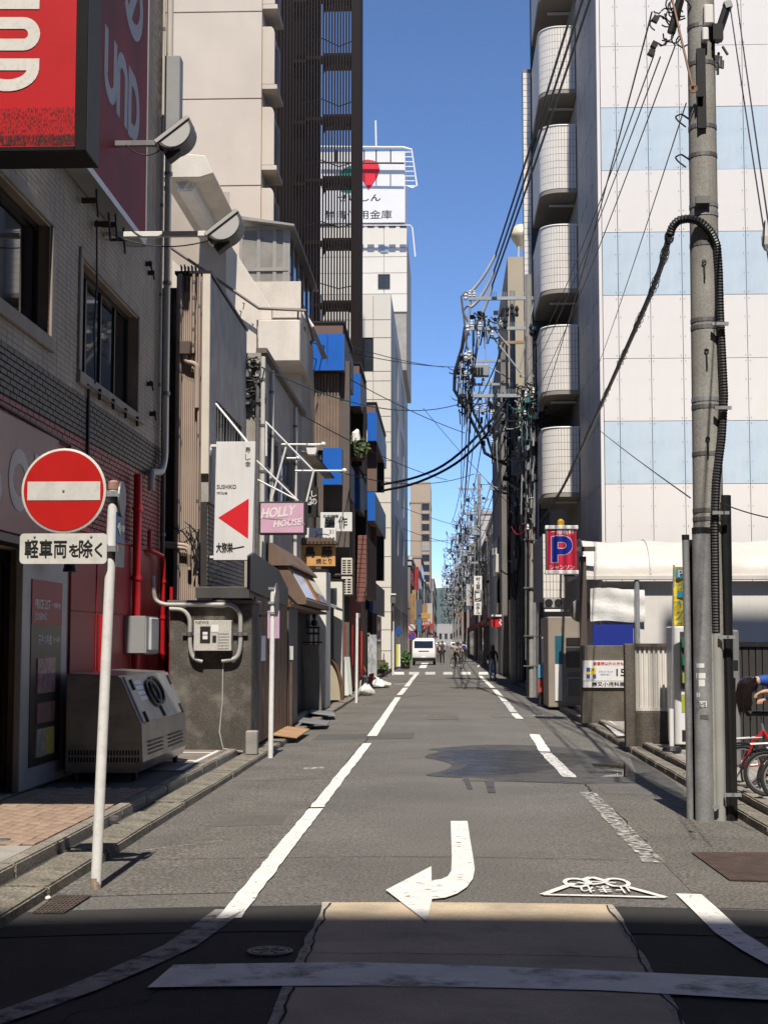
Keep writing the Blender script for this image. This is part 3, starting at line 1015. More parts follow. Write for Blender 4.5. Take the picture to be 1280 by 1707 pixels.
# flat red panels of the ground floor
ya = px_y(116, XA)
for k, (a, c) in enumerate([(ya, px_y(158, XA)), (px_y(158, XA), px_y(236, XA)), (px_y(236, XA), YA1)]):
  for (z0, z1) in [(0.12, 0.95), (0.955, 2.02), (2.025, 3.0)]:
    MB().box(XA, XA + 0.03 + 0.012 * (k == 1), a + 0.012, c - 0.012, z0, z1).build('wall_panel', M_rwall, red, 0.004)
MB().box(XA - 0.02, XA + 0.06, 14, YA1, 3.0, 3.02).build('panel_trim', M_rwall, red)
for W in (W1, W2, W3):
  y0, y1, z0, z1 = W
  nv = 2 if W is W1 else 4
  window_x(red, XA, y0, y1, z0, z1, nv, 1, 0.16, gm=glass_mat('shop glass', (0.012, 0.013, 0.015), 0.03), fw=0.06)
  fb = MB()
  fb.box(XA + 0.001, XA + 0.05, y0 - 0.14, y1 + 0.14, z0 - 0.16, z0 - 0.002)
  fb.box(XA + 0.001, XA + 0.035, y0 - 0.12, y1 + 0.12, z1 + 0.002, z1 + 0.12)
  fb.box(XA + 0.001, XA + 0.035, y1 + 0.002, y1 + 0.14, z0, z1)
  fb.box(XA + 0.001, XA + 0.035, y0 - 0.14, y0 - 0.002, z0, z1)
  fb.build('window_surround', M_sill, red, 0.008)
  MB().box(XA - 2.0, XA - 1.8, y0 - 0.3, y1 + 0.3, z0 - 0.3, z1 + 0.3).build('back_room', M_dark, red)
rb = MB()
for yy in (19.2, 20.0, 20.8, 21.6):
  rb.box(XA + 0.06, XA + 0.1, yy - 0.02, yy + 0.02, 4.72, 4.86)
rb.tube([(XA + 0.09, 18.5, 4.8), (XA + 0.09, 22.0, 4.8)], 0.012, 6)
rb.build('sill_rail', M_frame, red)
# entrance with glass doors
dy = door[1]
g = MB().box(XA - 0.22, XA - 0.2, 13, dy - 0.05, 0.16, 2.6).build('glass_door', glass_mat('door glass', (0.02, 0.02, 0.018), 0.03), red)
fb = MB()
for yy in (dy - 0.06, dy - 0.42, 14.6):
  fb.box(XA - 0.24, XA - 0.16, yy, yy + 0.06, 0.1, 2.62)
fb.box(XA - 0.24, XA - 0.16, 13, dy, 0.1, 0.2)
fb.box(XA - 0.24, XA - 0.16, 13, dy, 2.5, 2.62)
fb.box(XA - 0.165, XA - 0.13, dy - 0.5, dy - 0.46, 0.9, 1.5)
fb.build('door_frame', M_frame, g)
MB().box(XA - 3.2, XA - 3.0, 12.6, 19, 0.0, 4.0).build('shop_interior', M_dark, red)
# price list board by the door
y0, y1 = px_y(41, XA + 0.08), px_y(115, XA + 0.08)
pb = MB().box(XA + 0.001, XA + 0.075, y0, y1, 0.11, 2.75).build('price_board', mat('board grey metal', (0.36, 0.35, 0.34), 0.4, 0.3, var=0.1, vs=2), red, 0.006)
X1 = XA + 0.078
yi0, yi1 = y0 + 0.33, y1 - 0.28
MB().box(X1, X1 + 0.006, yi0, yi1, 0.33, 2.05).build('board_face', mat('board black', (0.014, 0.014, 0.014), 0.35, var=0.1), pb)
MB().box(X1, X1 + 0.010, yi0, yi1, 1.84, 2.32).build('header', mat('board red', (0.34, 0.05, 0.045), 0.5, var=0.08), pb)
text('PRICE LIST', M_letter, pb, (X1 + 0.009, (yi0 + yi1) / 2 - 0.2, 2.06), (0, 1, 0), (0, 0, 1), 0.62, 0.1, 0.02)
text('【CINEMA】', M_letter, pb, (X1 + 0.009, (yi0 + yi1) / 2 - 0.28, 1.93), (0, 1, 0), (0, 0, 1), 0.46, 0.085, 0.02)
text('一 時間料金', M_letter, pb, (X1 + 0.009, (yi0 + yi1) / 2 + 0.36, 2.06), (0, 1, 0), (0, 0, 1), 0.42, 0.06, 0.0)
text('只今の料金', M_letter, pb, (X1 + 0.006, (yi0 + yi1) / 2 - 0.08, 1.68), (0, 1, 0), (0, 0, 1), 0.56, 0.11, 0.02)
text('お一人様', M_letter, pb, (X1 + 0.006, (yi0 + yi1) / 2 + 0.42, 1.68), (0, 1, 0), (0, 0, 1), 0.26, 0.06, 0.0)
for k, (za, zb, c) in enumerate([(1.05, 1.48, (0.28, 0.16, 0.2)), (0.78, 1.0, (0.2, 0.09, 0.1)), (0.42, 0.72, (0.36, 0.34, 0.28))]):
  q = MB().box(X1 + 0.006, X1 + 0.018, yi0 + 0.25, yi1 - 0.28, za if k else 1.1, zb).build('leaflet', mat('leaflet %d' % k, c, 0.15, var=0.35, vs=9, coat=0.6), pb)
  if k == 2:
    MB().box(X1 + 0.018, X1 + 0.02, yi0 + 0.62, yi1 - 0.3, za + 0.01, zb - 0.01).build('leaflet_strip', mat('leaflet yellow', (0.5, 0.38, 0.06), 0.5, var=0.2, vs=12), q)
# the long shop sign over the door
y0, y1 = 12.0, px_y(96, XA + 0.2)
sg = MB().box(XA + 0.001, XA + 0.2, y0, y1, 2.72, 3.88).build('shop_sign', mat('sign rose metal', (0.25, 0.105, 0.115), 0.25, 0.2, var=0.15, vs=0.9, streak=0.3, dirt=(0.12, 0.05, 0.055)), red, 0.01)
X2 = XA + 0.202
MS = mat('sign letters grey', (0.45, 0.40, 0.39), 0.4, var=0.1)
zc = 3.27
strokes([arc(15.15, zc, 0.3, 0.24, 0, 360, 24)], MS, sg, (X2, 0, 0), (0, 1, 0), (0, 0, 1), 0.15)
strokes([[(15.78, zc + 0.33), (15.78, zc - 0.05)] + arc(16.0, zc - 0.05, 0.22, 0.19, 180, 360, 12) + [(16.22, zc + 0.33)]], MS, sg, (X2, 0, 0), (0, 1, 0), (0, 0, 1), 0.15)
strokes([arc(14.2, zc + 0.14, 0.28, 0.14, 40, 270, 12) + arc(14.2, zc - 0.14, 0.28, 0.14, 90, -140, 12)], MS, sg, (X2, 0, 0), (0, 1, 0), (0, 0, 1), 0.14)
MB().box(XA + 0.02, XA + 0.24, 12, y1 + 0.05, 2.62, 2.7).build('sign_ledge', M_frame, red)
cb = MB().tube(round_path([(XA + 0.03, 14.6, 4.02), (XA + 0.03, 17.9, 3.98), (XA + 0.03, 17.9, 3.55), (XA + 0.03, 18.6, 3.3)], 0.05), 0.018, 6)
cb.tube([(XA + 0.03, px_y(140, XA), 4.95), (XA + 0.03, px_y(140, XA) + 0.02, 3.6)], 0.02, 6)
cb.tube([(XA + 0.05, 19.0, 7.0), (XA + 0.06, 19.02, 6.2), (XA + 0.05, 18.95, 5.6), (XA + 0.06, 19.02, 4.9)], 0.012, 6)
cb.build('cable_run', M_black, red)
# spot lamp bracketed under the sign ledge
sp = MB().cyl((XA + 0.3, 16.9, 2.58), (XA + 0.3, 16.9, 2.43), 0.05, 0.085).build('spot_lamp', M_frame, red)
# wall sign with grey letters (looks on to the street)
Xs = -4.18
y0, y1 = 16.4, px_y(236, Xs)
wsg = MB().box(XA + 0.02, Xs, y0, y1, 7.28, 13.3).build('wall_sign', mat('wine red panel', (0.20, 0.011, 0.02), 0.45, var=0.35, vs=0.8, spec=0.08), red, 0.01)
MB().box(XA + 0.02, Xs + 0.012, y0, y1 + 0.02, 7.19, 7.28).build('sign_rim', M_alu, wsg)
MB().box(XA + 0.02, Xs + 0.012, y1 + 0.001, y1 + 0.04, 7.19, 13.3).build('sign_rim', M_alu, wsg)
MS2 = mat('letters slate', (0.24, 0.235, 0.25), 0.35, var=0.08)
wdt = 0.2
za, zb = 8.43, 9.3
strokes([[(18.42, zb), (18.42, za + 0.28)] + arc(18.68, za + 0.28, 0.26, 0.2, 180, 360, 10) + [(18.94, zb)]], MS2, wsg, (Xs, 0, 0), (0, 1, 0), (0, 0, 1), wdt)
strokes([[(19.14, za - 0.02), (19.14, zb - 0.28)] + arc(19.38, zb - 0.28, 0.24, 0.2, 180, 0, 10) + [(19.62, za - 0.02)]], MS2, wsg, (Xs, 0, 0), (0, 1, 0), (0, 0, 1), wdt)
strokes([[(19.86, za - 0.05), (19.86, zb + 0.02)], [(19.86, zb - 0.08)] + arc(20.1, (za + zb) / 2, 0.3, (zb - za) / 2 - 0.08, 80, -80, 12) + [(19.86, za + 0.06)]], MS2, wsg, (Xs, 0, 0), (0, 1, 0), (0, 0, 1), wdt)
strokes([arc(20.0, 10.35, 0.55, 0.45, -150, 60, 12), [(19.7, 9.95), (20.5, 10.9)]], MS2, wsg, (Xs, 0, 0), (0, 1, 0), (0, 0, 1), 0.22)
# red letters box sign standing out from the wall
YB = 11.5
bx0, bx1 = XA + 0.001, px_x(132, YB)
bz0 = px_z(250, YB, 100)
bs_ = MB().box(bx0, bx1, YB + 0.02, YB + 0.47, bz0, 12.7).build('box_sign', mat('sign case black', (0.006, 0.006, 0.007), 0.5, var=0.15, vs=3, spec=0.2), red, 0.006)
fbm = MB()
xr = px_x(114, YB)
fbm.box(xr, bx1 + 0.012, YB - 0.02, YB + 0.018, bz0 - 0.012, 12.7)
fbm.box(bx0, xr - 0.001, YB - 0.02, YB + 0.018, bz0 - 0.012, bz0 + 0.025)
fbm.build('sign_frame', mat('sign case edge', (0.009, 0.009, 0.010), 0.45, 0.0, var=0.3, vs=6, spec=0.25), bs_, 0.004)
M_signred = mat('sign red acrylic', (0.52, 0.012, 0.018), 0.4, var=0.06, vs=2, streak=0.0)
fc = MB().box(bx0, xr - 0.002, YB - 0.004, YB + 0.016, bz0 + 0.027, 12.6).build('sign_face', M_signred, bs_)
M_soot = worn_paint('soot', (0.02, 0.008, 0.008), 0.56, 60.0, stretch=(2, 2, 0.6), soft=0.05)
zt = px_z(180, YB, 50)
so_ = MB().quad((bx0, YB - 0.007, bz0 + 0.04), (xr - 0.004, YB - 0.007, bz0 + 0.04), (xr - 0.004, YB - 0.007, zt), (bx0, YB - 0.007, zt)).build('soot_stain', M_soot, bs_)
zt2 = px_z(225, YB, 50)
MB().quad((bx0, YB - 0.0085, bz0 + 0.04), (xr - 0.004, YB - 0.0085, bz0 + 0.04), (xr - 0.004, YB - 0.0085, zt2), (bx0, YB - 0.0085, zt2)).build('soot_stain', worn_paint('soot heavy', (0.02, 0.008, 0.008), 0.50, 45.0, stretch=(2, 2, 0.5), soft=0.09), bs_)
M_sl = mat('sign letter white', (0.74, 0.72, 0.68), 0.5, var=0.05, grain=0.0, spot=0.25, spots=25, dirt=(0.3, 0.25, 0.22))
k = YB / F
def Lp(px, py):
  p_ = at(px, py, YB)
  return (p_.x, p_.z)
def lett(paths, wpx):
  strokes([[Lp(*q) for q in p_] for p_ in paths], M_sl, bs_, (0, YB - 0.006, 0), (1, 0, 0), (0, 0, 1), wpx * k, ext=0.003)
# letters lying on their side: D, N, U, O from the bottom up
lett([[(-40, 108), (66.5, 108)], [(56, 104)] + [(13 + 43 * math.cos(R(a)), 115 + 28 * math.sin(R(a))) for a in range(0, 181, 12)]], 21)
lett([[(-40, 39), (40, 39)] + [(40 + 18 * math.sin(R(a)), 57 - 18 * math.cos(R(a))) for a in range(15, 180, 15)] + [(40, 75), (-40, 75)]], 21)
lett([[(67, 6), (-14, 6)] + [(-14 - 18 * math.sin(R(a)), -12 + 18 * math.cos(R(a))) for a in range(15, 180, 15)] + [(-14, -30), (67, -30)]], 21)
# brackets under the wall sign, lamp arms and drain pipes
for (yy, zz) in [(18.3, 7.05), (19.0, 6.95), (19.4, 7.05), (19.9, 7.0)]:
  bb = MB()
  bb.obox((XA + 0.12, yy, zz), 0.2, 0.03, 0.07, rx=0.4)
  bb.tube([(XA + 0.2, yy, zz + 0.15), (XA + 0.22, yy + 0.03, zz - 0.2)], 0.014, 6)
  bb.build('bracket', M_frame, red)
def flood(name, label, tip, Y, arm_from, zarm):
  t_ = thing(name, label, 'floodlight', tip)
  x0 = arm_from
  MB().box(x0, tip.x - 0.02, Y - 0.035, Y + 0.035, zarm - 0.035, zarm + 0.035).build('arm', M_white_p if 'lower' in label else M_steel_d, t_, 0.006)
  ang = R(38)
  b_ = MB()
  rad = 0.25
  c_ = tip + Vector((0.2, 0, 0.1))
  def half(rd, off):
    out = []
    for i in range(13):
      a = math.pi + math.pi * i / 12
      u, v = rd * math.cos(a), rd * 0.82 * math.sin(a) + off
      out.append((c_.x + u * math.cos(ang) - v * math.sin(ang), c_.z + u * math.sin(ang) + v * math.cos(ang)))
    return out
  b_.prism(half(rad, 0), 'y', Y - 0.2, Y + 0.2)
  b_.build('housing', mat('lamp housing grey', (0.12, 0.115, 0.11), 0.45, 0.2, var=0.1), t_, 0.008)
  MB().prism(half(rad * 0.84, -0.02), 'y', Y - 0.206, Y - 0.199).build('end_plate', mat('lamp end plate', (0.46, 0.46, 0.46), 0.5, var=0.06), t_)
  e0, e1 = Vector((c_.x - rad * math.cos(ang) * 1.08, Y, c_.z - rad * math.sin(ang) * 1.08)), Vector((c_.x + rad * math.cos(ang) * 1.05, Y, c_.z + rad * math.sin(ang) * 1.05))
  mid = (e0 + e1) / 2 + Vector((-math.sin(ang) * 0.03, 0, math.cos(ang) * 0.03))
  MB().obox(mid, (e1 - e0).length, 0.44, 0.05, ry=-ang).build('lens_rim', mat('lamp rim', (0.5, 0.5, 0.49), 0.4, 0.2, var=0.05), t_, 0.006)
  MB().obox(mid + Vector((-math.sin(ang) * 0.028, 0, math.cos(ang) * 0.028)), (e1 - e0).length * 0.9, 0.4, 0.012, ry=-ang).build('lens', M_glass, t_)
  MB().obox(tip + Vector((0.02, 0, -0.02)), 0.1, 0.12, 0.16, ry=-ang).build('knuckle', M_frame, t_, 0.01)
  MB().obox(tip + Vector((0.17, 0, -0.14)), 0.2, 0.2, 0.1, ry=-ang).build('ballast_box', mat('lamp box', (0.05, 0.05, 0.05), 0.5), t_, 0.01)
  MB().tube(catenary((x0 + 0.15, Y - 0.05, zarm - 0.03), tip + Vector((0.05, -0.02, -0.05)), 0.12, 10), 0.009, 5).build('cord', M_black, t_)
  return t_
flood('floodlight', 'upper grey floodlight on an arm beside the wine red wall sign', at(268, 240, 19.0), 19.0, XA + 0.27, px_z(240, 19.0, 200))
flood('floodlight', 'lower grey floodlight on a white arm under the wine red wall sign', at(350, 393, 19.6), 19.6, XA + 0.02, px_z(391, 19.6, 250))
YP = YA1 - 0.25
xpp = XA + 0.12
pz = lambda y_: px_z(y_, YP, 260)
pipe('drain_pipe', round_path([(xpp, YP, 13.4), (xpp, YP, pz(765)), (xpp, YP - 0.25, pz(790)), (xpp, YP - 1.1, pz(800)), (xpp, YP - 1.1, pz(830))], 0.15), 0.052,
     mat('pipe cream', (0.52, 0.48, 0.40), 0.5, var=0.1, vs=3, streak=0.2, dirt=(.3, .26, .2)), red, 12, 5)
pipe('drain_pipe', [(xpp, px_y(229, xpp), pz(815)), (xpp, px_y(229, xpp), 0.1)], 0.06, mat('pipe red', (0.46, 0.012, 0.018), 0.35, var=0.1, vs=3), red, 12, 4, M_red_p)
pipe('drain_pipe', round_path([(xpp - 0.02, px_y(205, xpp) + 2.0, 3.3), (xpp - 0.02, px_y(205, xpp) + 2.0, 3.0), (xpp + 0.04, YA1 - 0.5, 2.95), (xpp + 0.04, YA1 - 0.5, 0.1)], 0.1), 0.035, MATS['pipe red'], red, 8, 5, M_red_p)
pipe('drain_pipe', [(xpp + 0.1, YA1 - 0.12, 2.5), (xpp + 0.1, YA1 - 0.12, 0.1)], 0.028, MATS['pipe red'], red, 8, 4, M_red_p)
pipe('drain_pipe', [(xpp - 0.05, YA1 - 0.1, 13.4), (xpp - 0.05, YA1 - 0.1, 2.4)], 0.035, mat('pipe brown grey', (0.12, 0.1, 0.085), 0.5), red, 8, 6)
pipe('drain_pipe', [(xpp - 0.05, YA1 - 0.5, 13.4), (xpp - 0.05, YA1 - 0.5, 4.9)], 0.022, MATS['pipe cream'], red, 8, 6)
pipe('drain_pipe', [(XA + 0.08, px_y(161, XA), 2.0), (XA + 0.08, px_y(161, XA), 0.1)], 0.03, MATS['pipe red'], red, 8)
bx = MB().box(XA + 0.02, XA + 0.3, YA1 - 0.32, YA1 - 0.05, px_z(220, YA1, 290) - 0.35, px_z(105, YA1, 290)).build('vent_box', mat('vent grey', (0.3, 0.3, 0.3), 0.5, 0.2), red, 0.01)
hz = MB()
for (py, px) in [(455, 247), (440, 243), (690, 250), (640, 245)]:
  q = onx(px, py, XA)
  hz = MB().obox((XA + 0.05, q.y, q.z), 0.1, 0.03, 0.07)
  hz.tube([(XA + 0.06, q.y, q.z + 0.05), (XA + 0.1, q.y, q.z - 0.1)], 0.014, 6)
  hz.build('hook', M_frame, red)

# ------------------------------------------------------------------ steel dust box on the pavement
tb_ = thing('dust_box', 'stainless steel rubbish box with sloping lid before the red shop', 'dust box', (-3.8, 19, ZL))
M_inox = mat('brushed steel', (0.30, 0.29, 0.28), 0.32, 0.75, var=0.25, vs=2.5, streak=0.35, ss=(2, 2, 9), dirt=(0.12, 0.11, 0.1), bump=0.04, bs=3)
ax = -3.42
y0, y1 = 17.35, 20.3
prof = [(-4.28, 0.18), (ax - 0.03, 0.18), (ax + 0.02, 0.3), (ax, 0.72), (ax - 0.25, 1.27), (-4.28, 1.3)]
MB().prism(prof, 'y', y0, y1).build('body', M_inox, tb_, 0.02, seg=2)
def slope(u, v, out):
  """u along the length (0..1), v up the lid (0..1)"""
  p0, p1 = Vector((ax, 0, 0.72)), Vector((ax - 0.25, 0, 1.27))
  nn = Vector((0.55, 0, 0.25)).normalized()
  q = p0.lerp(p1, v) + nn * out
  return Vector((q.x, y0 + (y1 - y0) * u, q.z))
b = MB()
q = [slope(0.03, 0.03, 0.004), slope(0.97, 0.03, 0.004), slope(0.97, 0.97, 0.004), slope(0.03, 0.97, 0.004)]
q2 = [slope(0.035, 0.04, 0.02), slope(0.965, 0.04, 0.02), slope(0.965, 0.96, 0.02), slope(0.035, 0.96, 0.02)]
b.add(q + q2, [(0, 3, 2, 1), (4, 5, 6, 7), (0, 1, 5, 4), (1, 2, 6, 5), (2, 3, 7, 6), (3, 0, 4, 7)])
lid = b.build('lid', mat('lid steel', (0.36, 0.355, 0.345), 0.38, 0.6, var=0.2, vs=3), tb_)
for (u, v, rr_) in [(0.42, 0.55, 0.16), (0.52, 0.6, 0.17)]:
  cpt = slope(u, v, 0.04)
  lp = [cpt + Vector((-0.25, 0, 0.55)).normalized() * (rr_ * math.cos(a)) + Vector((0, 1.9 * rr_ * math.sin(a), 0)) for a in [2 * math.pi * i / 16 for i in range(16)]]
  MB().tube(lp + [lp[0]], 0.02, 6).build('hose_loop', M_black, lid)
MB().tube([slope(0.45, 0.35, 0.03), slope(0.47, 0.05, 0.03)], 0.022, 6).build('hose_loop', M_black, lid)
for u in (0.1, 0.9):
  for v in (0.12, 0.78):
    MB().obox(slope(u, v, 0.03), 0.03, 0.06, 0.13, ry=-R(24)).build('hinge', M_black, lid)
b = MB()
for i in range(4):
  b.add([slope(0.16, 0.45 + 0.11 * i, 0.0215), slope(0.3, 0.45 + 0.11 * i, 0.0215), slope(0.3, 0.53 + 0.11 * i, 0.0215), slope(0.16, 0.53 + 0.11 * i, 0.0215)], [(0, 1, 2, 3)])
b.build('sticker', M_letter, lid)
b = MB()
rw = random.Random(3)
for rowz in (0.38, 0.3):
  for i in range(24):
    xx = -4.24 + i * 0.034
    b.box(xx, xx + 0.017, y0 - 0.006, y0 + 0.004, rowz, rowz + 0.055)
b.build('vent_slots', M_crack, tb_)
b = MB()
for (u0, u1) in [(0.12, 0.42), (0.56, 0.9)]:
  for r_ in range(4):
    b.box(ax - 0.01, ax + 0.03, y0 + (y1 - y0) * u0, y0 + (y1 - y0) * u1, 0.5 - 0.045 * r_, 0.515 - 0.045 * r_)
b.build('vent_slots', mat('vent dark', (0.06, 0.058, 0.055), 0.6), tb_)
b = MB()
for (xx, yy) in [(-4.2, y0 + 0.15), (ax - 0.1, y0 + 0.15), (-4.2, y1 - 0.15), (ax - 0.1, y1 - 0.15)]:
  MB().cyl((xx, yy, ZL), (xx, yy, 0.2), 0.035, n=8).build('foot', M_black, tb_)

# electric meter box and slatted screen beside the pipes
q0 = onx(240, 1030, -4.2)
mt = thing('meter_box', 'grey electric meter box on the red shop wall by the red pipes', 'meter box', (q0.x, q0.y, 1.0))
za, zb = onx(250, 1090, -4.2).z, onx(250, 1028, -4.2).z
MB().box(XA + 0.03, -4.1, px_y(240, -4.15), px_y(262, -4.15), za, zb).build('case', mat('meter grey', (0.3, 0.31, 0.31), 0.4, var=0.08), mt, 0.02, seg=2)
MB().box(-4.1, -4.06, px_y(250, -4.1), px_y(262, -4.1), za + 0.05, zb - 0.02).build('meter', mat('meter light', (0.55, 0.55, 0.53), 0.3), mt, 0.015)
sc = thing('slat_screen', 'dark slatted screen in the gap beyond the red shop', 'screen', (-4.2, YA1 + 0.2, 0))
xs0, xs1 = px_x(250, YA1 + 0.2), px_x(283, YA1 + 0.2)
n = 9
for i in range(n):
  xx = xs0 + (xs1 - xs0) * i / n
  MB().box(xx, xx + (xs1 - xs0) / n * 0.6, YA1 + 0.2, YA1 + 0.25, 0.1, 2.15).build('slat', mat('screen slat', (0.075, 0.07, 0.066), 0.5), sc)
MB().box(xs0, xs1, YA1 + 0.26, YA1 + 0.29, 0.1, 2.15).build('backing', M_dark, sc)

# ------------------------------------------------------------------ no entry sign post
npst = thing('no_entry_sign', 'round red no entry sign with a white bar on a white post', 'road sign', (-2.38, 10.72, gz(-2.38)))
YN = 10.72
pb_, pt_ = gnd(172, 1474), at(190, 815, YN)
M_sgred = mat('sign red', (0.52, 0.016, 0.014), 0.35, var=0.06, vs=6, spot=0.15, spots=20, dirt=(0.3, 0.02, 0.02))
M_sgwht = mat('sign white', (0.66, 0.65, 0.61), 0.4, var=0.08, vs=9, spot=0.35, spots=12, dirt=(0.42, 0.40, 0.36))
MB().cyl((pb_.x, YN, pb_.z - 0.02), (pt_.x, YN, pt_.z), 0.037, 0.036, 16).build('post', M_pole_w, npst, smooth=True)
MB().lathe([(0.041, 0), (0.041, 0.05), (0.02, 0.065), (0.005, 0.066)], (pt_.x, YN, pt_.z - 0.004), 14).build('post_cap', mat('cap rusty', (0.35, 0.2, 0.16), 0.6, var=0.3, vs=20), npst)
dc = at(107, 818, YN - 0.08)
MB().lathe([(0.3, 0.012), (0.3, 0), (0.287, -0.004), (0.005, -0.004)], (dc.x, YN - 0.08, dc.z), 48, 'y').build('disc', [M_sgwht], npst)
MB().lathe([(0.283, 0.002), (0.283, -0.0065), (0.005, -0.0065)], (dc.x, YN - 0.08, dc.z), 48, 'y').build('red_field', M_sgred, npst)
bar_ = MB().box(at(47, 818, YN - .08).x, at(168, 818, YN - .08).x, YN - 0.0895, YN - 0.086, at(107, 834, YN - .08).z, at(107, 803, YN - .08).z).build('white_bar', M_sgwht, npst)
a0, a1 = at(33, 940, YN - 0.08), at(179, 889, YN - 0.08)
plt = MB().prism([(a0.x + 0.03 + 0.03 * math.cos(R(a)) + dx, a0.z + 0.03 + 0.03 * math.sin(R(a)) + dz) for (dx, dz, s_) in [(a1.x - a0.x - 0.06, 0, -90), (a1.x - a0.x - 0.06, a1.z - a0.z - 0.06, 0), (0, a1.z - a0.z - 0.06, 90), (0, 0, 180)] for a in range(s_, s_ + 91, 15)], 'y', YN - 0.08, YN - 0.068).build('lower_plate', M_sgwht, npst)
text('軽車両', M_ink, plt, ((a0.x * 0.70 + a1.x * 0.30), YN - 0.081, (a0.z + a1.z) / 2), (1, 0, 0), (0, 0, 1), 0.295, 0.125, 0.022)
text('を', M_ink, plt, ((a0.x * 0.375 + a1.x * 0.625), YN - 0.081, (a0.z + a1.z) / 2 - 0.012), (1, 0, 0), (0, 0, 1), 0.07, 0.085, 0.022)
text('除', M_ink, plt, ((a0.x * 0.24 + a1.x * 0.76), YN - 0.081, (a0.z + a1.z) / 2), (1, 0, 0), (0, 0, 1), 0.095, 0.122, 0.022)
text('く', M_ink, plt, ((a0.x * 0.095 + a1.x * 0.905), YN - 0.081, (a0.z + a1.z) / 2 - 0.008), (1, 0, 0), (0, 0, 1), 0.055, 0.1, 0.022)
MB().lathe([(0.039, 0), (0.0385, 0.05), (0.038, 0.09)], (pb_.x, YN, pb_.z - 0.01), 16).build('rusty_foot', mat('foot rust', (0.32, 0.24, 0.19), 0.8, var=0.4, vs=30), npst)
for zz_ in (dc.z, (a0.z + a1.z) / 2):
  for dx_ in ((0.0,) if zz_ == dc.z else (-0.2, 0.2)):
    MB().lathe([(0.009, 0), (0.008, -0.006), (0.001, -0.007)], (dc.x + dx_, YN - 0.0895 if zz_ == dc.z else YN - 0.08, zz_ + (0 if zz_ == dc.z else 0.085)), 8, 'y').build('bolt', M_steel, npst)
b = MB()
for zz in (dc.z - 0.02, (a0.z + a1.z) / 2):
  b.box(dc.x - 0.1, pt_.x + 0.05, YN - 0.066, YN - 0.03, zz - 0.02, zz + 0.02)
  b.lathe([(0.047, -0.02), (0.047, 0.02)], (pt_.x, YN, zz), 12)
b.build('bracket', M_steel, npst)
# signs for the cross street, seen almost edge on
cx_ = at(200, 832, YN)
b = MB().lathe([(0.125, -0.006), (0.125, 0.006)], (0, 0, 0), 28, 'x')
o_ = b.build('back_sign', M_steel_d, npst)
o_.matrix_parent_inverse = Matrix.Identity(4)
o_.location = (pt_.x + 0.06 - npst.location.x, 0.0, cx_.z - npst.location.z)
o_.rotation_euler = (0, 0, R(1))
M_blue = mat('sign blue', (0.02, 0.075, 0.2), 0.4, var=0.08)
for (py0, py1, m_, arr) in [(855, 906, M_blue, True), (909, 946, M_steel_d, False)]:
  c_ = at(200, (py0 + py1) / 2, YN)
  hh = at(200, py0, YN).z - at(200, py1, YN).z
  b = MB().box(-0.008, 0.0, -0.085, 0.085, -hh / 2, hh / 2)
  o_ = b.build('side_plate', m_, npst, 0.002)
  o_.matrix_parent_inverse = Matrix.Identity(4)
  o_.location = (pt_.x + 0.055 - npst.location.x, 0.0, c_.z - npst.location.z)
  o_.rotation_euler = (0, 0, R(-7))
  if arr:
    a_ = MB().prism([(-0.07, 0), (-0.015, 0.055), (-0.015, 0.022), (0.07, 0.022), (0.07, -0.022), (-0.015, -0.022), (-0.015, -0.055)], 'x', 0.001, 0.003)
    LOCAL.add(o_.name)
    a_.build('arrow', M_sgwht, o_)

# second white post further along
Y2 = gnd(451, 1264).y
x2 = gnd(451, 1264).x
ps2 = thing('sign_post', 'slim white sign post with an edge-on sign by the dark concrete wall', 'road sign', (x2, Y2, gz(x2)))
MB().cyl((x2, Y2, gz(x2) - 0.02), (at(455, 982, Y2).x, Y2, px_z(982, Y2, 455)), 0.038, 0.036, 14).build('post', M_pole_w, ps2, smooth=True)
c_ = at(459, 1000, Y2)
o_ = MB().lathe([(0.25, -0.008), (0.25, 0.008), (0.005, 0.008)], (0, 0, 0), 32, 'x').build('sign_disc', M_steel_d, ps2)
o_.matrix_parent_inverse = Matrix.Identity(4)
o_.location = (c_.x + 0.02 - x2, 0, c_.z - gz(x2))
o_.rotation_euler = (0, 0, R(-1))
b = MB()
for py in (981, 1005, 1022):
  zz = px_z(py, Y2, 455)
  b.box(c_.x - 0.1, c_.x + 0.02, Y2 - 0.05, Y2 + 0.05, zz - 0.018, zz + 0.018)
b.build('bracket', M_steel, ps2)
# ------------------------------------------------------------------ narrow corrugated house beyond the red shop
M_corr = mat('corrugated beige', (0.40, 0.31, 0.25), 0.55, var=0.1, vs=1.5, streak=0.25, ss=(14, 14, 0.4), dirt=(0.2, 0.15, 0.12))
M_grey = mat('grey render', (0.36, 0.335, 0.305), 0.9, var=0.2, vs=2, grain=0.15, gs=40, streak=0.55, ss=(3, 5, 0.22), dirt=(0.24, 0.225, 0.205))
M_trim = mat('trim cream', (0.66, 0.60, 0.52), 0.6, var=0.08, vs=2, streak=0.2, dirt=(.4, .35, .3))
YBc = 25.0
XB = px_x(346, YBc)
hb = thing('corrugated_house', 'narrow house with beige corrugated front and grey side beyond the red shop', 'building', (-4.2, 27, 0))
xl, xr = px_x(290, YBc), px_x(334, YBc)
zt = px_z(459, YBc, 320)
y1 = px_y(409, XB)
b = MB()
pr_ = []
n = 13
for i in range(n):
  u0, u1 = xl + (xr - xl) * i / n, xl + (xr - xl) * (i + 1) / n
  pr_ += [(u0, 0), (u0 + (u1 - u0) * 0.62, 0), (u0 + (u1 - u0) * 0.72, 0.035), (u0 + (u1 - u0) * 0.9, 0.035)]
pr_.append((xr, 0))
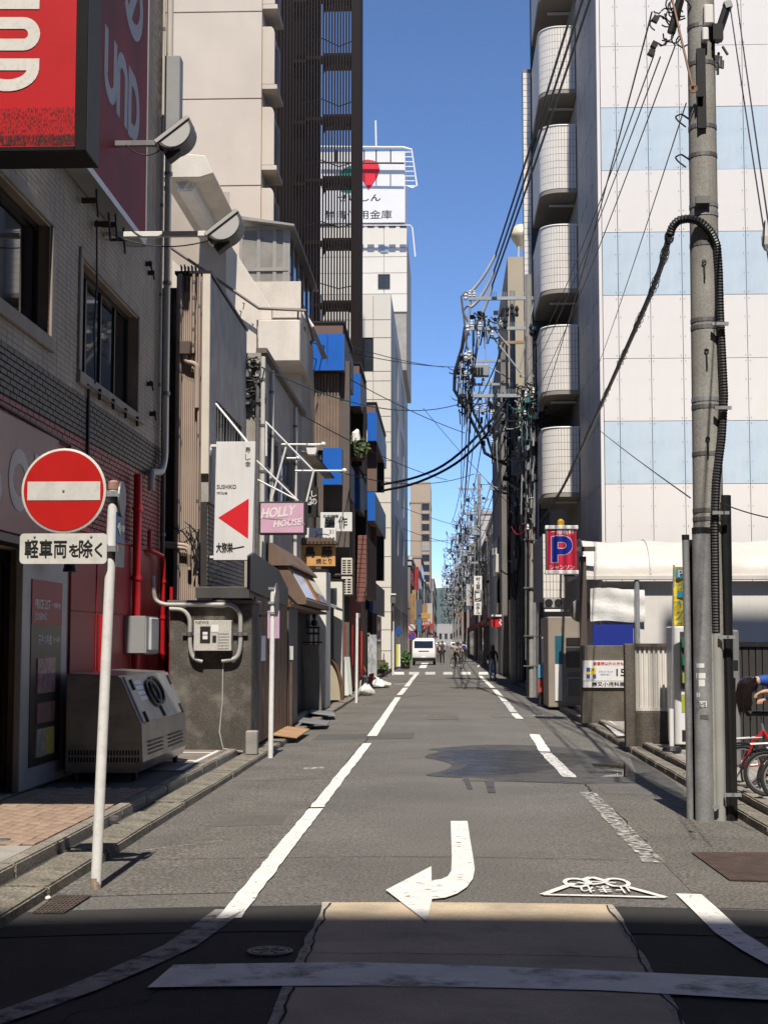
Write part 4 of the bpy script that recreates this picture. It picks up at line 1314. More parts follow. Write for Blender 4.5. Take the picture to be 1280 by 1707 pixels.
vs = [(x_, YBc + d_, 2.3) for x_, d_ in pr_] + [(x_, YBc + d_, zt) for x_, d_ in pr_]
b.add(vs, [(i, i + 1, len(pr_) + i + 1, len(pr_) + i) for i in range(len(pr_) - 1)])
b.build('corrugated_front', M_corr, hb)
wy = (px_y(359, XB), px_y(402, XB))
wz = (onx(380, 748, XB).z, onx(362, 668, XB).z)
b = MB()
wall_x(b, XB, 0.15, YBc + 0.06, y1, 3.95, zt, [(wy[0], wy[1], wz[0], wz[1])])
b.build('side_wall', M_grey, hb)
b = MB().box(-9, xl, YBc + 0.3, YBc + 0.45, 0, zt - 0.3)
b.box(xl, XB - 0.15, YBc + 0.05, YBc + 0.2, 2.3, zt)
b.box(-9, XB - 0.15, y1 - 0.2, y1, 0, zt)
b.box(-9, XB - 0.151, YBc + 0.46, y1 - 0.21, zt - 0.25, zt - 0.1)
b.box(XB - 0.15, XB - 0.02, YBc + 0.06, y1, 2.3, 3.95)
b.build('wall', mat('dark brown cladding', (0.035, 0.028, 0.025), 0.8, var=0.2), hb)
window_x(hb, XB, wy[0], wy[1], wz[0], wz[1], 2, 1, 0.08)
b = MB()
for k in range(9):
  yy = wy[0] + (wy[1] - wy[0]) * (k + 0.5) / 9
  b.box(XB - 0.02, XB, yy - 0.012, yy + 0.012, wz[0], wz[1])
bars_ = b.build('window_bars', M_steel_d, hb); bars_['kind'] = 'stuff'
MB().box(xr + 0.002, XB + 0.012, YBc - 0.03, YBc + 0.058, px_z(790, YBc, 340), zt + 0.02).build('corner_trim', M_trim, hb, 0.006)
MB().box(xl - 0.03, XB + 0.03, YBc - 0.03, y1, zt + 0.021, zt + 0.07).build('roof_edge', M_frame, hb)
tiles_x('tile_facing', XB - 0.02, YBc + 0.1, y1 - 0.1, 2.5, 3.94, 0.3, 0.075, 0.012, mat('grey brown tile', (0.2, 0.185, 0.17), 0.6, var=0.2, vs=3), hb, seed=9)
for (px, r_, top, bot) in [(296, 0.035, 459, 1000), (319, 0.022, 459, 590), (329, 0.02, 459, 1000)]:
  xx = px_x(px, YBc - 0.08)
  pipe('drain_pipe', [(xx, YBc - 0.08, px_z(top, YBc, px)), (xx, YBc - 0.08, px_z(bot, YBc, px))], r_, M_corr, hb, 10, 5)
q = at(309, 580, YBc - 0.1)
MB().prism([(q.x - 0.09, q.z - 0.12), (q.x + 0.09, q.z - 0.12), (q.x + 0.11, q.z + 0.1), (q.x - 0.11, q.z + 0.1)], 'y', YBc - 0.2, YBc - 0.02).build('rain_hopper', mat('hopper brown', (0.1, 0.07, 0.06), 0.5), hb, 0.01)
pipe('hopper_pipe', round_path([(q.x, YBc - 0.1, q.z - 0.12), (q.x, YBc - 0.1, q.z - 0.22), (q.x + 0.2, YBc - 0.1, q.z - 0.28), (q.x + 0.2, YBc - 0.1, q.z - 1.0)], 0.07), 0.045, M_corr, hb)
for k, (py, ex) in enumerate([(905, 20), (910, 0)]):
  z_ = px_z(py, YBc, 300)
  pipe('elbow_pipe', round_path([(xl - 0.25, YBc - 0.12, z_), (px_x(318, YBc), YBc - 0.12, z_ - 0.05), (px_x(318, YBc), YBc - 0.12, z_ - 0.4)], 0.1), 0.035, M_corr, hb)
b = MB()
rr = random.Random(12)
for k in range(5):
  xs_ = px_x(rr.uniform(292, 330), YBc)
  b.tube([(xs_, YBc - 0.1 - 0.02 * k, px_z(870 + 5 * k, YBc, 310)), (xs_ + 0.15, YBc - 0.12, px_z(885, YBc, 310) + rr.uniform(-.1, .1)), (px_x(334, YBc), YBc - 0.15, px_z(900 + 12 * k, YBc, 310)), (px_x(325, YBc), YBc - 0.1, px_z(960, YBc, 310))], 0.014, 5)
for k in range(6):
  xx = px_x(297 + 6 * k, YBc)
  b.tube([(xx, YBc + 0.1, zt - 0.05), (xx, YBc - 0.02, zt + 0.14 + rr.uniform(0, .06)), (xx + 0.03, YBc - 0.08, zt + 0.12), (xx + 0.03, YBc - 0.08, zt - 0.3)], 0.011, 5)
c_ = b.build('cable_bunch', M_black, hb); c_['kind'] = 'stuff'

# ------------------------------------------------------------------ dark concrete wall with the newspaper-covered meter box
M_dconc = mat('stained concrete', (0.085, 0.077, 0.066), 0.95, var=0.35, vs=1.8, grain=0.5, gs=45, bump=0.5, bs=50, spot=0.75, spots=1.9, dirt=(0.24, 0.225, 0.20))
YW = 22.6
cw = thing('concrete_wall', 'dark stained concrete end wall with grey conduits, behind the second white post', 'wall', (-3.4, YW, ZL))
x0, x1 = px_x(285, YW), px_x(421, YW)
z1 = px_z(1006, YW, 350)
MB().box(x0, x1, YW, YW + 0.9, 0.02, z1).build('wall', M_dconc, cw, 0.012)
MB().box(x0 - 0.04, x1 + 0.03, YW - 0.03, YW + 0.93, z1 + 0.002, z1 + 0.05).build('coping', mat('coping', (0.16, 0.15, 0.135), 0.9, var=0.2, grain=0.2, gs=50), cw, 0.01)
MB().box(x1 - 0.05, x1 + 0.12, YW - 0.25, YW - 0.06, 0.02, ZL + 0.28).build('kerb_post', M_conc, cw, 0.015)
def cp(px, py, dy=0.07):
  return at(px, py, YW - dy)
M_cond = mat('conduit grey', (0.42, 0.41, 0.385), 0.45, var=0.1, vs=4, streak=0.15, dirt=(.25, .24, .22))
for path in [[(255, 960), (258, 1000), (272, 1008), (388, 1008), (401, 1022), (401, 1078), (396, 1098), (370, 1102)],
             [(283, 1015), (306, 1016), (317, 1030), (317, 1080), (322, 1098), (338, 1103)]]:
  pipe('conduit', round_path([cp(*p_) for p_ in path], 0.09), 0.033, M_cond, cw, 10)
b = MB()
for (px, py) in [(317, 1057), (401, 1057)]:
  q = cp(px, py, 0.04)
  b.box(q.x - 0.11, q.x + 0.11, YW - 0.05, YW - 0.001, q.z - 0.02, q.z + 0.02)
  b.lathe([(0.045, -0.03), (0.045, 0.03)], (q.x, YW - 0.07, q.z), 10)
  s_ = b.build('saddle_clamp', M_steel_d, cw)
  b = MB()
q0, q1 = at(323, 1085, YW - 0.18), at(386, 1034, YW - 0.18)
mb_ = MB().box(q0.x, q1.x, YW - 0.18, YW - 0.002, q0.z, q1.z).build('meter_box', mat('newsprint', (0.52, 0.50, 0.46), 0.7, var=0.1, vs=6, grain=0.25, gs=55), cw, 0.006)
nb = MB()
ww, hh = q1.x - q0.x, q1.z - q0.z
def onbox(b_, u0, u1, v0, v1, d=0.003):
  b_.box(q0.x + ww * u0, q0.x + ww * u1, YW - 0.18 - d, YW - 0.179, q0.z + hh * v0, q0.z + hh * v1)
onbox(nb, 0.17, 0.44, 0.25, 0.8)
onbox(nb, 0.5, 0.6, 0.27, 0.5)
nb.build('meter_window', M_ink, mb_)
nb = MB()
onbox(nb, 0.24, 0.37, 0.38, 0.5, 0.006)
onbox(nb, 0.24, 0.37, 0.53, 0.62, 0.006)
onbox(nb, 0.47, 0.66, 0.62, 0.85, 0.005)
nb.build('dial', M_letter, mb_)
nb = MB()
for i in range(6):
  onbox(nb, 0.64 + 0.0, 0.94, 0.06 + i * 0.095, 0.10 + i * 0.095, 0.003)
nb.build('newsprint_columns', mat('newsprint grey', (0.3, 0.29, 0.27), 0.8, var=0.3, vs=40), mb_)
text('NEWS', M_ink, mb_, (q0.x + ww * 0.22, YW - 0.181, q0.z + hh * 0.93), (1, 0, 0), (0, 0, 1), ww * 0.34, hh * 0.1, 0.0)
pipe('thin_cable', [cp(372, 1104, 0.02), cp(371, 1170, 0.02), cp(366, 1220, 0.02), cp(372, 1248, 0.03), cp(405, 1253, 0.03)], 0.011, MATS['conduit grey'], cw, 6)

# timber-clad entrance front, grey fascia and flat roof between the wall and the eateries
ef = thing('timber_shop', 'dark timber entrance front under a grey metal fascia, beyond the stained concrete wall', 'shop front', (-3.2, 26, 0))
Xf = px_x(417, YW) - 0.05
for k in range(14):
  ya = YW + 0.95 + k * 0.34
  MB().box(Xf - 0.03 + (0.004 if k % 2 else 0), Xf + 0.02 + (0.004 if k % 2 else 0), ya, ya + 0.33, ZL, 2.35).build('board', M_wood, ef)
MB().box(Xf - 0.2, Xf - 0.031, YW + 0.95, 28.2, ZL, 2.35).build('backing_wall', M_dark, ef)
MB().box(x0 + 0.3, px_x(418, YW + .6), YW + 0.5, YW + 2.3, px_z(996, YW, 380), px_z(976, YW, 380)).build('flat_roof', mat('roof flashing', (0.09, 0.09, 0.088), 0.5, 0.3, var=0.15), ef, 0.01)
MB().box(px_x(331, YW + .8), px_x(358, YW + .8), YW + 0.6, YW + 0.9, px_z(1001, YW, 340), px_z(985, YW, 340)).build('vent_cover', M_trim, ef, 0.01)
M_fas = mat('fascia slate', (0.075, 0.078, 0.077), 0.5, 0.2, var=0.12, vs=1.5, streak=0.3, ss=(4, 4, .5), dirt=(.14, .14, .135))
Xq = -2.86
ya, yb = px_y(418, Xq), px_y(481, Xq)
b = MB().prism([(ya, 2.42), (yb, 2.3), (yb, 2.62), (yb - 1.6, 2.9), (ya + 0.5, 3.0), (ya, 2.93)], 'x', Xq - 0.05, Xq)
b.build('fascia', M_fas, ef, 0.01)
nt_ = MB().box(Xf + 0.022, Xf + 0.03, px_y(434, Xf), px_y(441, Xf), 1.35, 1.75).build('notice', M_letter, ef)
# pink sheet sign with gold mark
pk = thing('pink_panel_sign', 'small pink panel sign behind the second white post', 'sign', (-2.7, 24, 1.5))
q0, q1 = at(446, 1064, 24.0), at(466, 1018, 24.0)
MB().box(q0.x, q1.x, 24.0, 24.03, q0.z, q1.z).build('panel', mat('pink panel', (0.55, 0.36, 0.52), 0.5, var=0.05), pk)
MB().box(Xq - 0.1, q0.x + 0.03, 24.03, 24.05, q1.z - 0.1, q1.z - 0.06).build('bracket', M_frame, pk)
MB().box(q0.x + 0.07, q1.x - 0.06, 23.994, 23.999, (q0.z + q1.z) / 2 - 0.03, (q0.z + q1.z) / 2 + 0.02).build('gold_mark', mat('gold mark', (0.55, 0.36, 0.05), 0.4), pk)

# ------------------------------------------------------------------ tall white arrow sign
YS = 25.2
ss_ = thing('arrow_sign', 'tall white sign with a red triangle pointing left', 'sign', at(390, 935, YS))
q0, q1 = at(357, 934, YS), at(424, 736, YS)
# the panel leans a touch in the photograph: left edge lower right
b = MB().prism([(q0.x - 0.01, q0.z), (q1.x - 0.02, q0.z), (q1.x + 0.02, q1.z), (q0.x + 0.02, q1.z)], 'y', YS, YS + 0.14)
M_sgn = mat('sign panel white', (0.73, 0.72, 0.71), 0.4, var=0.04, vs=2, streak=0.22, ss=(16, 16, 0.9), dirt=(0.50, 0.48, 0.47))
case_ = b.build('panel', M_sgn, ss_, 0.006)
e = 0.003
tri_ = [at(364, 863, YS), at(415, 831, YS), at(414, 898, YS)]
MB().add([(p_.x, YS - e, p_.z) for p_ in tri_] + [(p_.x, YS - 0.0005, p_.z) for p_ in tri_], [(0, 1, 2), (3, 5, 4), (0, 3, 4, 1), (1, 4, 5, 2), (2, 5, 3, 0)]).build('triangle', mat('arrow red', (0.68, 0.02, 0.03), 0.4, var=0.03), case_)
def ytext(s_, px0, py0, px1, py1, Y, m, par, bold=0.0):
  a_, c_ = at(px0, py1, Y), at(px1, py0, Y)
  return text(s_, m, par, ((a_.x + c_.x) / 2, Y - 0.002, (a_.z + c_.z) / 2), (1, 0, 0), (0, 0, 1), c_.x - a_.x, c_.z - a_.z, bold)
ytext('SUSHIKO', 362, 808, 394, 815, YS, M_ink, case_, 0.015)
ytext('miue', 362, 819, 379, 824, YS, M_ink, case_, 0.015)
for k, ch in enumerate('寿し幸'):
  ytext(ch, 409, 745 + k * 12, 418, 755 + k * 12, YS, M_ink, case_, 0.0)
ytext('大弥栄', 361, 905, 388, 921, YS, M_ink, case_, 0.06)
p_ = [at(386, 915, YS), at(397, 913, YS), at(407, 911, YS)]
strokes([[(q.x, q.z) for q in p_]], M_ink, case_, (0, YS - 0.001, 0), (1, 0, 0), (0, 0, 1), 0.022)
MB().box(at(361.5, 0, YS).x, at(362.2, 0, YS).x, YS - 0.003, YS - 0.0005, at(361, 907, YS).z, at(361, 830, YS).z).build('rule', M_ink, case_)
b = MB()
for py in (742, 928):
  zz = px_z(py, YS, 350)
  b = MB().box(XB + 0.005, q0.x + 0.05, YS + 0.04, YS + 0.1, zz - 0.02, zz + 0.02)
  b.build('bracket', M_white_p, ss_)
pipe('stay_rod', [at(360, 673, YS + 0.3), at(412, 736, YS + 0.07)], 0.02, M_white_p, ss_, 6)
MB().lathe([(0.02, 0), (0.07, 0.02), (0.09, 0.12), (0.06, 0.2)], at(345, 762, YS), 12).build('lamp_head', M_letter, ss_)

# ------------------------------------------------------------------ weathered grey upper storey over the eateries
XC = -3.6
gc = thing('weathered_house', 'weathered grey two storey house with white pipework, behind the arrow sign', 'building', (-5, 34, 0))
yc0, yc1 = y1 + 0.05, px_y(502, XC)
zc1 = onx(500, 690, XC).z
M_gstr = mat('weathered boards', (0.32, 0.29, 0.255), 0.9, var=0.2, vs=1.5, streak=0.7, ss=(5, 5, 0.18), dirt=(0.40, 0.37, 0.33), grain=0.15, gs=30)
w1 = (px_y(444, XC), px_y(463, XC), onx(450, 835, XC).z, onx(447, 720, XC).z)
w2 = (px_y(468, XC), px_y(487, XC), onx(475, 835, XC).z, onx(470, 742, XC).z)
w2 = (w2[0], w2[1], w1[2], w1[3])
b = MB()
wall_x(b, XC, 0.15, yc0, yc1, 2.5, zc1, [w1, w2])
b.box(-9, XC - 0.151, yc0, yc0 + 0.15, 0, zc1)
b.box(-9, XC - 0.151, yc1 - 0.15, yc1, 0, zc1)
b.box(-9, XC - 0.151, yc0 + 0.16, yc1 - 0.16, zc1 - 0.3, zc1 - 0.1)
b.build('wall', M_gstr, gc)
for w_ in (w1, w2):
  window_x(gc, XC, w_[0], w_[1], w_[2], w_[3], 2, 2, 0.08, fm=M_alu)
for px in (437, 452, 492):
  yy = px_y(px, XC + 0.06)
  pipe('drain_pipe', [(XC + 0.06, yy, zc1 - 0.1), (XC + 0.06, yy, 2.7)], 0.045, mat('pipe white', (0.6, 0.58, 0.53), 0.5, var=0.1), gc, 8, 5)
MB().box(XC - 0.1, XC + 0.12, yc0, yc1, zc1, zc1 + 0.1).build('eaves', mat('eaves brown', (0.14, 0.115, 0.1), 0.7), gc)
rr = random.Random(21)
b = MB()
for k in range(26):
  c0 = at(rr.uniform(412, 432), rr.uniform(600, 690), yc0 - 0.1)
  r_ = rr.uniform(0.05, 0.2)
  a0_ = rr.uniform(0, 6)
  b.tube([c0 + Vector((r_ * math.cos(a0_ + t_), rr.uniform(-.05, .05), r_ * 0.8 * math.sin(a0_ + t_))) for t_ in [i * 0.6 for i in range(rr.randint(4, 9))]], 0.013, 5)
for k in range(14):
  c0 = at(rr.uniform(410, 434), rr.uniform(598, 680), yc0 - 0.1)
  b.obox(c0, rr.uniform(.05, .12), 0.08, rr.uniform(.06, .16), rx=rr.uniform(-1, 1))
cc_ = b.build('cable_terminal', M_black, gc); cc_['kind'] = 'stuff'
MB().cyl((px_x(428, yc0 - .1), yc0 - 0.1, 3.0), (px_x(428, yc0 - .1), yc0 - 0.1, onx(420, 598, XC).z), 0.04, n=8).build('riser_pipe', M_steel_d, gc)
# white tube frame that carries the pink sign
YH = 29.0
hs_ = thing('pink_bar_sign', 'pink box sign with white hand lettering hung from white tubing', 'sign', at(470, 890, YH))
q0, q1 = at(432, 891, YH), at(508, 836, YH)
hc = MB().box(q0.x, q1.x + 0.03, YH, YH + 0.22, q0.z, q1.z).build('case', mat('sign case brown', (0.035, 0.028, 0.03), 0.5), hs_, 0.01)
MB().box(q0.x + 0.03, q1.x - 0.02, YH - 0.006, YH - 0.001, q0.z + 0.035, q1.z - 0.03).build('face', mat('pink acrylic', (0.66, 0.40, 0.53), 0.4, var=0.06, vs=3, streak=0.15, dirt=(.5, .3, .42)), hc)
M_holly = mat('cream letters', (0.80, 0.72, 0.70), 0.5, var=0.04)
def hand(s_, px0, py0, px1, py1, sh):
  a_, c_ = at(px0, py1, YH), at(px1, py0, YH)
  return text(s_, M_holly, hc, ((a_.x + c_.x) / 2, YH - 0.009, (a_.z + c_.z) / 2), (1, 0, 0.10), (sh, 0, 1), c_.x - a_.x, c_.z - a_.z, 0.05)
hand('HOLLY', 437, 845, 492, 862, 0.2)
hand('HOUSE', 457, 866, 503, 877, 0.15)
strokes([[(at(434, 863, YH).x, at(434, 863, YH).z), (at(470, 866, YH).x, at(470, 866, YH).z), (at(508, 874, YH).x, at(508, 874, YH).z)]], mat('grime pink', (0.42, 0.27, 0.34), 0.6), hc, (0, YH - 0.009, 0), (1, 0, 0), (0, 0, 1), 0.02)
def tubes(par, segs, r_, m, Y):
  for a_, c_ in segs:
    pipe('tube', [at(a_[0], a_[1], Y), at(c_[0], c_[1], Y + (c_[2] if len(c_) > 2 else 0))], r_, m, par, 6)
tubes(hs_, [((443, 703), (523, 785)), ((523, 785), (511, 836)), ((477, 745), (452, 836)), ((428, 768), (497, 835)), ((430, 800), (494, 833)), ((444, 703), (444, 760))], 0.02, M_white_p, YH + 0.1)
ls = thing('sign_lamp_arms', 'white lamp arms with small heads above the pink sign', 'lamp', at(450, 741, 33))
for (a_, c_) in [((448, 741), (539, 741)), ((478, 764), (498, 764)), ((492, 785), (574, 785))]:
  pipe('arm', [at(a_[0], a_[1], 33), at(c_[0], c_[1], 33)], 0.025, M_white_p, ls, 6)
  q = at(c_[0], c_[1], 33)
  MB().ball(q, 0.06, 0.09, 0.06).build('lamp_head', M_white_p, ls, smooth=True)
q0, q1 = at(511, 758, 33), at(529, 747, 33)
MB().prism([(q0.x + .04, q0.z), (q1.x - .04, q0.z), (q1.x, q1.z), (q0.x, q1.z)], 'y', 32.9, 33.2).build('flood_head', M_letter, ls)
# small corrugated awning
aw = thing('corrugated_awning', 'small corrugated awning sloping out above the lamp arms', 'awning', at(520, 780, 39.5))
b = MB()
p0, p1 = at(498, 752, 39), at(523, 757, 39)
p2, p3 = at(556, 798, 45), at(541, 798, 45)
n = 14
vs = []
for i in range(n * 2 + 1):
  t_ = i / (n * 2)
  up_ = Vector((0, 0, 0.05 if i % 2 else 0))
  vs += [p0.lerp(p3, t_) + up_, p1.lerp(p2, t_) + up_]
b.add(vs, [(2 * i, 2 * i + 1, 2 * i + 3, 2 * i + 2) for i in range(n * 2)])
b.build('sheet', mat('awning sheet', (0.3, 0.25, 0.2), 0.7, var=0.2), aw)
MB().tube([p1 + Vector((0, 0, 0.03)), p2 + Vector((0, 0, 0.03))], 0.03, 6).build('front_rail', M_frame, aw)

# ------------------------------------------------------------------ the row of eateries
er = thing('eatery', 'brown hooded eatery front with a sloping glazed canopy', 'eatery', (-3.2, 33, 0))
M_hood = mat('hood brown', (0.16, 0.105, 0.075), 0.7, var=0.15, vs=2, streak=0.25, dirt=(.08, .055, .04))
YE0, YE1 = 31.0, 37.2
hx0, hz0 = px_x(479, YE0), px_z(943, YE0, 480)
hx1, hz1 = px_x(511, YE0), px_z(1008, YE0, 500)
MB().prism([(px_x(470, YE0), hz1), (hx1, hz1), (hx1, hz1 + 0.1), (hx0, hz0), (px_x(462, YE0), hz0)], 'y', YE0, YE1).build('hood', M_hood, er, 0.01)
MB().prism([(px_x(446, YE0), hz0 + 0.005), (hx0 + 0.1, hz0 + 0.005), (hx0 + 0.08, hz0 + 0.06), (px_x(455, YE0), px_z(905, YE0, 455)), (px_x(446, YE0), px_z(905, YE0, 455))], 'y', YE0 - 0.06, YE1 + 0.05).build('hood_capping', M_hood, er)
def hoodpt(u, v, out=0.0):
  a_ = Vector((hx1, 0, hz1 + 0.1)).lerp(Vector((hx0, 0, hz0)), v)
  n_ = Vector((hz0 - hz1 - 0.1, 0, hx1 - hx0)).normalized()
  a_ += n_ * out
  return Vector((a_.x, YE0 + (YE1 - YE0) * u, a_.z))
for (u0, u1, m_) in [(0.06, 0.42, mat('frosted pane', (0.62, 0.63, 0.64), 0.15, var=0.05)), (0.45, 0.6, mat('orange frame', (0.42, 0.16, 0.035), 0.5, var=0.1)), (0.63, 0.95, M_glass)]:
  MB().add([hoodpt(u0, 0.08, .012), hoodpt(u1, 0.08, .012), hoodpt(u1, 0.82, .012), hoodpt(u0, 0.82, .012), hoodpt(u0, 0.08), hoodpt(u1, 0.08), hoodpt(u1, 0.82), hoodpt(u0, 0.82)],
             [(0, 1, 2, 3), (0, 4, 5, 1), (1, 5, 6, 2), (2, 6, 7, 3), (3, 7, 4, 0)]).build('canopy_pane', m_, er)
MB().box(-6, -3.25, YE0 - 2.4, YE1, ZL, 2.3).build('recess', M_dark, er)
for k in range(9):
  ya_ = 28.7 + k * .42
  MB().box(-3.24, -3.17, ya_, ya_ + .1, ZL, 2.3).build('lattice_post', M_wood if k % 3 else M_frame, er)
for k in range(4):
  ya_ = 29.2 + k * .75
  MB().box(-3.14, -3.12, ya_, ya_ + .66, 1.55, 2.2).build('door_curtain', mat('curtain indigo', (.03, .03, .05), .9, var=.2, vs=6), er)
MB().box(-3.3, -2.85, 28.55, YE1, 2.3, 2.36).build('lintel', M_wood, er)
q0, q1 = at(497, 1077, 29.5), at(512, 1055, 29.5)
MB().box(-2.98, -2.9, px_y(482, -2.9), px_y(497, -2.9), ZL, 2.3).build('pillar', mat('timber grey', (0.1, 0.09, 0.08), 0.8, var=0.2), er)
nb = thing('menu_board', 'pale menu board with brush characters beside the eatery door', 'sign', at(475, 1110, 28.8))
q0, q1 = at(463, 1100, 28.8), at(489, 1077, 28.8)
pn = MB().box(q0.x, q1.x, 28.8, 28.84, q0.z, q1.z).build('board', mat('board pale', (0.55, 0.54, 0.51), 0.6, var=0.06), nb)
for k, ch in enumerate('心粋'):
  ytext(ch, 466, 1080 + 9 * k, 473, 1087 + 9 * k, 28.8, M_ink, pn, 0.02)
MB().box(q0.x + .02, q0.x + 0.07, 28.82, 28.86, ZL, q0.z).build('leg', M_wood, nb)
MB().box(q1.x - .07, q1.x - 0.02, 28.82, 28.86, ZL, q0.z).build('leg', M_wood, nb)
# leaning panels and small things at the door
ld = thing('leaning_panel', 'grey leaning panel standing on end by the white pier', 'panel', at(525, 1180, 35.4))
q0, q1 = at(502, 1186, 35.2), at(536, 1076, 35.2)
MB().prism([(q0.x + 0.1, ZL + 0.01), (q1.x, ZL + 0.01), (q1.x - 0.06, q1.z), (q0.x, q1.z + 0.05)], 'y', 35.2, 35.4).build('sheet', mat('panel taupe', (0.2, 0.185, 0.165), 0.7, var=0.12, vs=2), ld, 0.01)
MB().box(q0.x - 0.01, q1.x + 0.02, 35.15, 35.42, q1.z + 0.052, q1.z + 0.09).build('top_rail', M_frame, ld)
rk = thing('black_rack', 'black metal rack with lanterns against the white pier', 'rack', at(515, 1060, 36.2))
for py in (1046, 1056):
  q0, q1 = at(498, py, 36.2), at(532, py - 1, 36.2)
  MB().box(q0.x, q1.x, 36.2, 36.45, q0.z - 0.025, q0.z + 0.025).build('shelf', M_black, rk)
for px in (499, 523, 531):
  q = at(px, 1046, 36.3)
  MB().cyl((q.x, 36.3, q.z), (q.x, 36.3, ZL), 0.018, n=6).build('leg', M_black, rk)
for px in (499, 511, 524):
  q = at(px, 1040, 36.3)
  MB().lathe([(0.03, 0), (0.09, 0.03), (0.07, 0.12), (0.02, 0.16), (0.05, 0.2), (0.05, 0.27), (0.01, 0.28)], (q.x, 36.3, q.z - 0.05), 10).build('lantern', M_black, rk)
for k, (pxa, pxb, Yk, ztop) in enumerate([(522, 544, 37.6, px_z(952, 37.6, 533)), (549, 571, 43.2, px_z(968, 43.2, 560))]):
  pr2 = thing('white_pier', ['white rendered pier beside the brown hood', 'white rendered pier before the air conditioners'][k], 'wall', at((pxa + pxb) / 2, 1180, Yk))
  MB().box(px_x(pxa, Yk) - (0.4 if k == 0 else 0), px_x(pxb, Yk), Yk, Yk + (1.5 if k == 0 else 0.8), 0.02, ztop).build('wall', mat('white render', (0.72, 0.70, 0.63), 0.85, var=0.06, vs=2, grain=0.06, gs=30, streak=0.15, dirt=(.45, .42, .36)), pr2, 0.015)
  MB().box(px_x(pxa, Yk) - 0.02, px_x(pxb, Yk) + 0.02, Yk - 0.02, Yk + 0.82, ztop + 0.001, ztop + 0.05).build('coping', M_frame, pr2)
dr = thing('arched_doorway', 'dark doorway with a curved screen between the two white piers', 'doorway', at(550, 1180, 41))
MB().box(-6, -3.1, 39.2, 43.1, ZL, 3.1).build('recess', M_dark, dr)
MB().box(px_x(544, 41.0), px_x(549, 41), 41, 41.1, ZL, px_z(1010, 41, 546)).build('door_leaf', mat('door taupe', (0.16, 0.15, 0.14), 0.6), dr)
b = MB()
pts = arc(0, 0, 0.42, 1.15, 0, 90, 10)
xo = px_x(545, 41.5)
b.prism([(xo, ZL)] + [(xo + u, ZL + v) for u, v in pts], 'y', 41.5, 41.6)
b.build('curved_screen', mat('screen tan', (0.42, 0.36, 0.27), 0.7, var=0.1), dr)
pts2 = [(xo + u * 1.02, 41.45, ZL + v * 1.02) for u, v in pts]
MB().tube(pts2, 0.05, 6).build('screen_edge', M_wood, dr)
b = MB().prism([(px_x(541, 42), px_z(1000, 42)), (px_x(567, 42), px_z(1014, 42)), (px_x(567, 42), px_z(1018, 42)), (px_x(541, 42), px_z(1004, 42))], 'y', 40.5, 43.0).build('porch_roof', M_alu, dr)

def hung_sign(name, label, px0, py0, px1, py1, Y, m, case_m=None, d=0.16, brk=True):
  q0, q1 = at(px0, py1, Y), at(px1, py0, Y)
  t_ = thing(name, label, 'sign', ((q0.x + q1.x) / 2, Y, q0.z))
  c_ = MB().box(q0.x, q1.x, Y, Y + d, q0.z, q1.z).build('panel', m, t_, 0.008)
  if brk:
    MB().box(q0.x - 0.3, q0.x + 0.02, Y + d * 0.4, Y + d * 0.6, q1.z - 0.14, q1.z - 0.1).build('bracket', M_frame, t_)
  return t_, c_, q0, q1
t_, c_, q0, q1 = hung_sign('eatery_sign', 'white sign with black brush characters and dotted strokes, highest of the eatery signs', 534, 854, 587, 886, 45.7, mat('sign white b', (0.74, 0.74, 0.72), 0.5, var=0.05))
ytext('日本料理', 539, 858, 564, 863, 45.7, M_ink, c_, 0.02)
ytext('治', 543, 866, 558, 881, 45.7, M_ink, c_, 0.04)
ytext('作', 564, 861, 579, 881, 45.7, M_ink, c_, 0.02)
t_, c_, q0, q1 = hung_sign('eatery_sign', 'small white sign with a line drawing above the yellow wooden sign', 509, 880, 560, 902, 42, mat('sign white c', (0.76, 0.73, 0.68), 0.5, var=0.05))
strokes([[(at(a_, b_, 42).x, at(a_, b_, 42).z) for a_, b_ in pth] for pth in [[(527, 886), (529, 892), (523, 897)], [(529, 892), (540, 890), (549, 892)], [(523, 897), (540, 896)]]], M_ink, c_, (0, 42 - 0.002, 0), (1, 0, 0), (0, 0, 1), 0.018)
ytext('31', 549, 883, 556, 890, 42, M_ink, c_, 0.0)
M_plank = mat('sign plank', (0.62, 0.33, 0.12), 0.55, var=0.15, vs=4, streak=0.3, ss=(0.5, 6, 9), dirt=(.42, .2, .07))
t_, c_, q0, q1 = hung_sign('eatery_sign', 'yellow wooden sign with large black characters under a little tiled roof', 501, 908, 559, 944, 40, M_plank)
ytext('鳥', 508, 911, 525, 929, 40, M_ink, c_, 0.05)
ytext('藤', 536, 911, 554, 929, 40, M_ink, c_, 0.05)
ytext('焼とり', 527, 931, 553, 940, 40, M_ink, c_, 0.03)
rq = at(500, 907, 39.85)
MB().prism([(q0.x - 0.05, q1.z + 0.01), (q1.x + 0.04, q1.z + 0.01), (q1.x + 0.04, q1.z + 0.06), (q1.x - 0.05, q1.z + 0.16), (q0.x + 0.05, q1.z + 0.16), (q0.x - 0.05, q1.z + 0.06)], 'y', 39.8, 40.35).build('little_roof', mat('roof tile brown', (0.11, 0.075, 0.055), 0.6, var=0.2), t_)
for k in range(9):
  xx = q0.x + (q1.x - q0.x) * (k + 0.5) / 9
  MB().cyl((xx, 39.78, q1.z + 0.06), (xx, 40.1, q1.z + 0.18), 0.03, n=6).build('roof_tile', MATS['roof tile brown'], t_)
vs_ = thing('hanging_name_sign', 'white brush characters on the black wall above the eateries', 'sign', at(522, 830, 43.5))
MB().box(px_x(513, 43.5), px_x(530, 43.5), 43.5, 43.56, px_z(862, 43.5, 520), px_z(812, 43.5, 520)).build('board', mat('board black b', (0.015, 0.014, 0.013), 0.6), vs_)
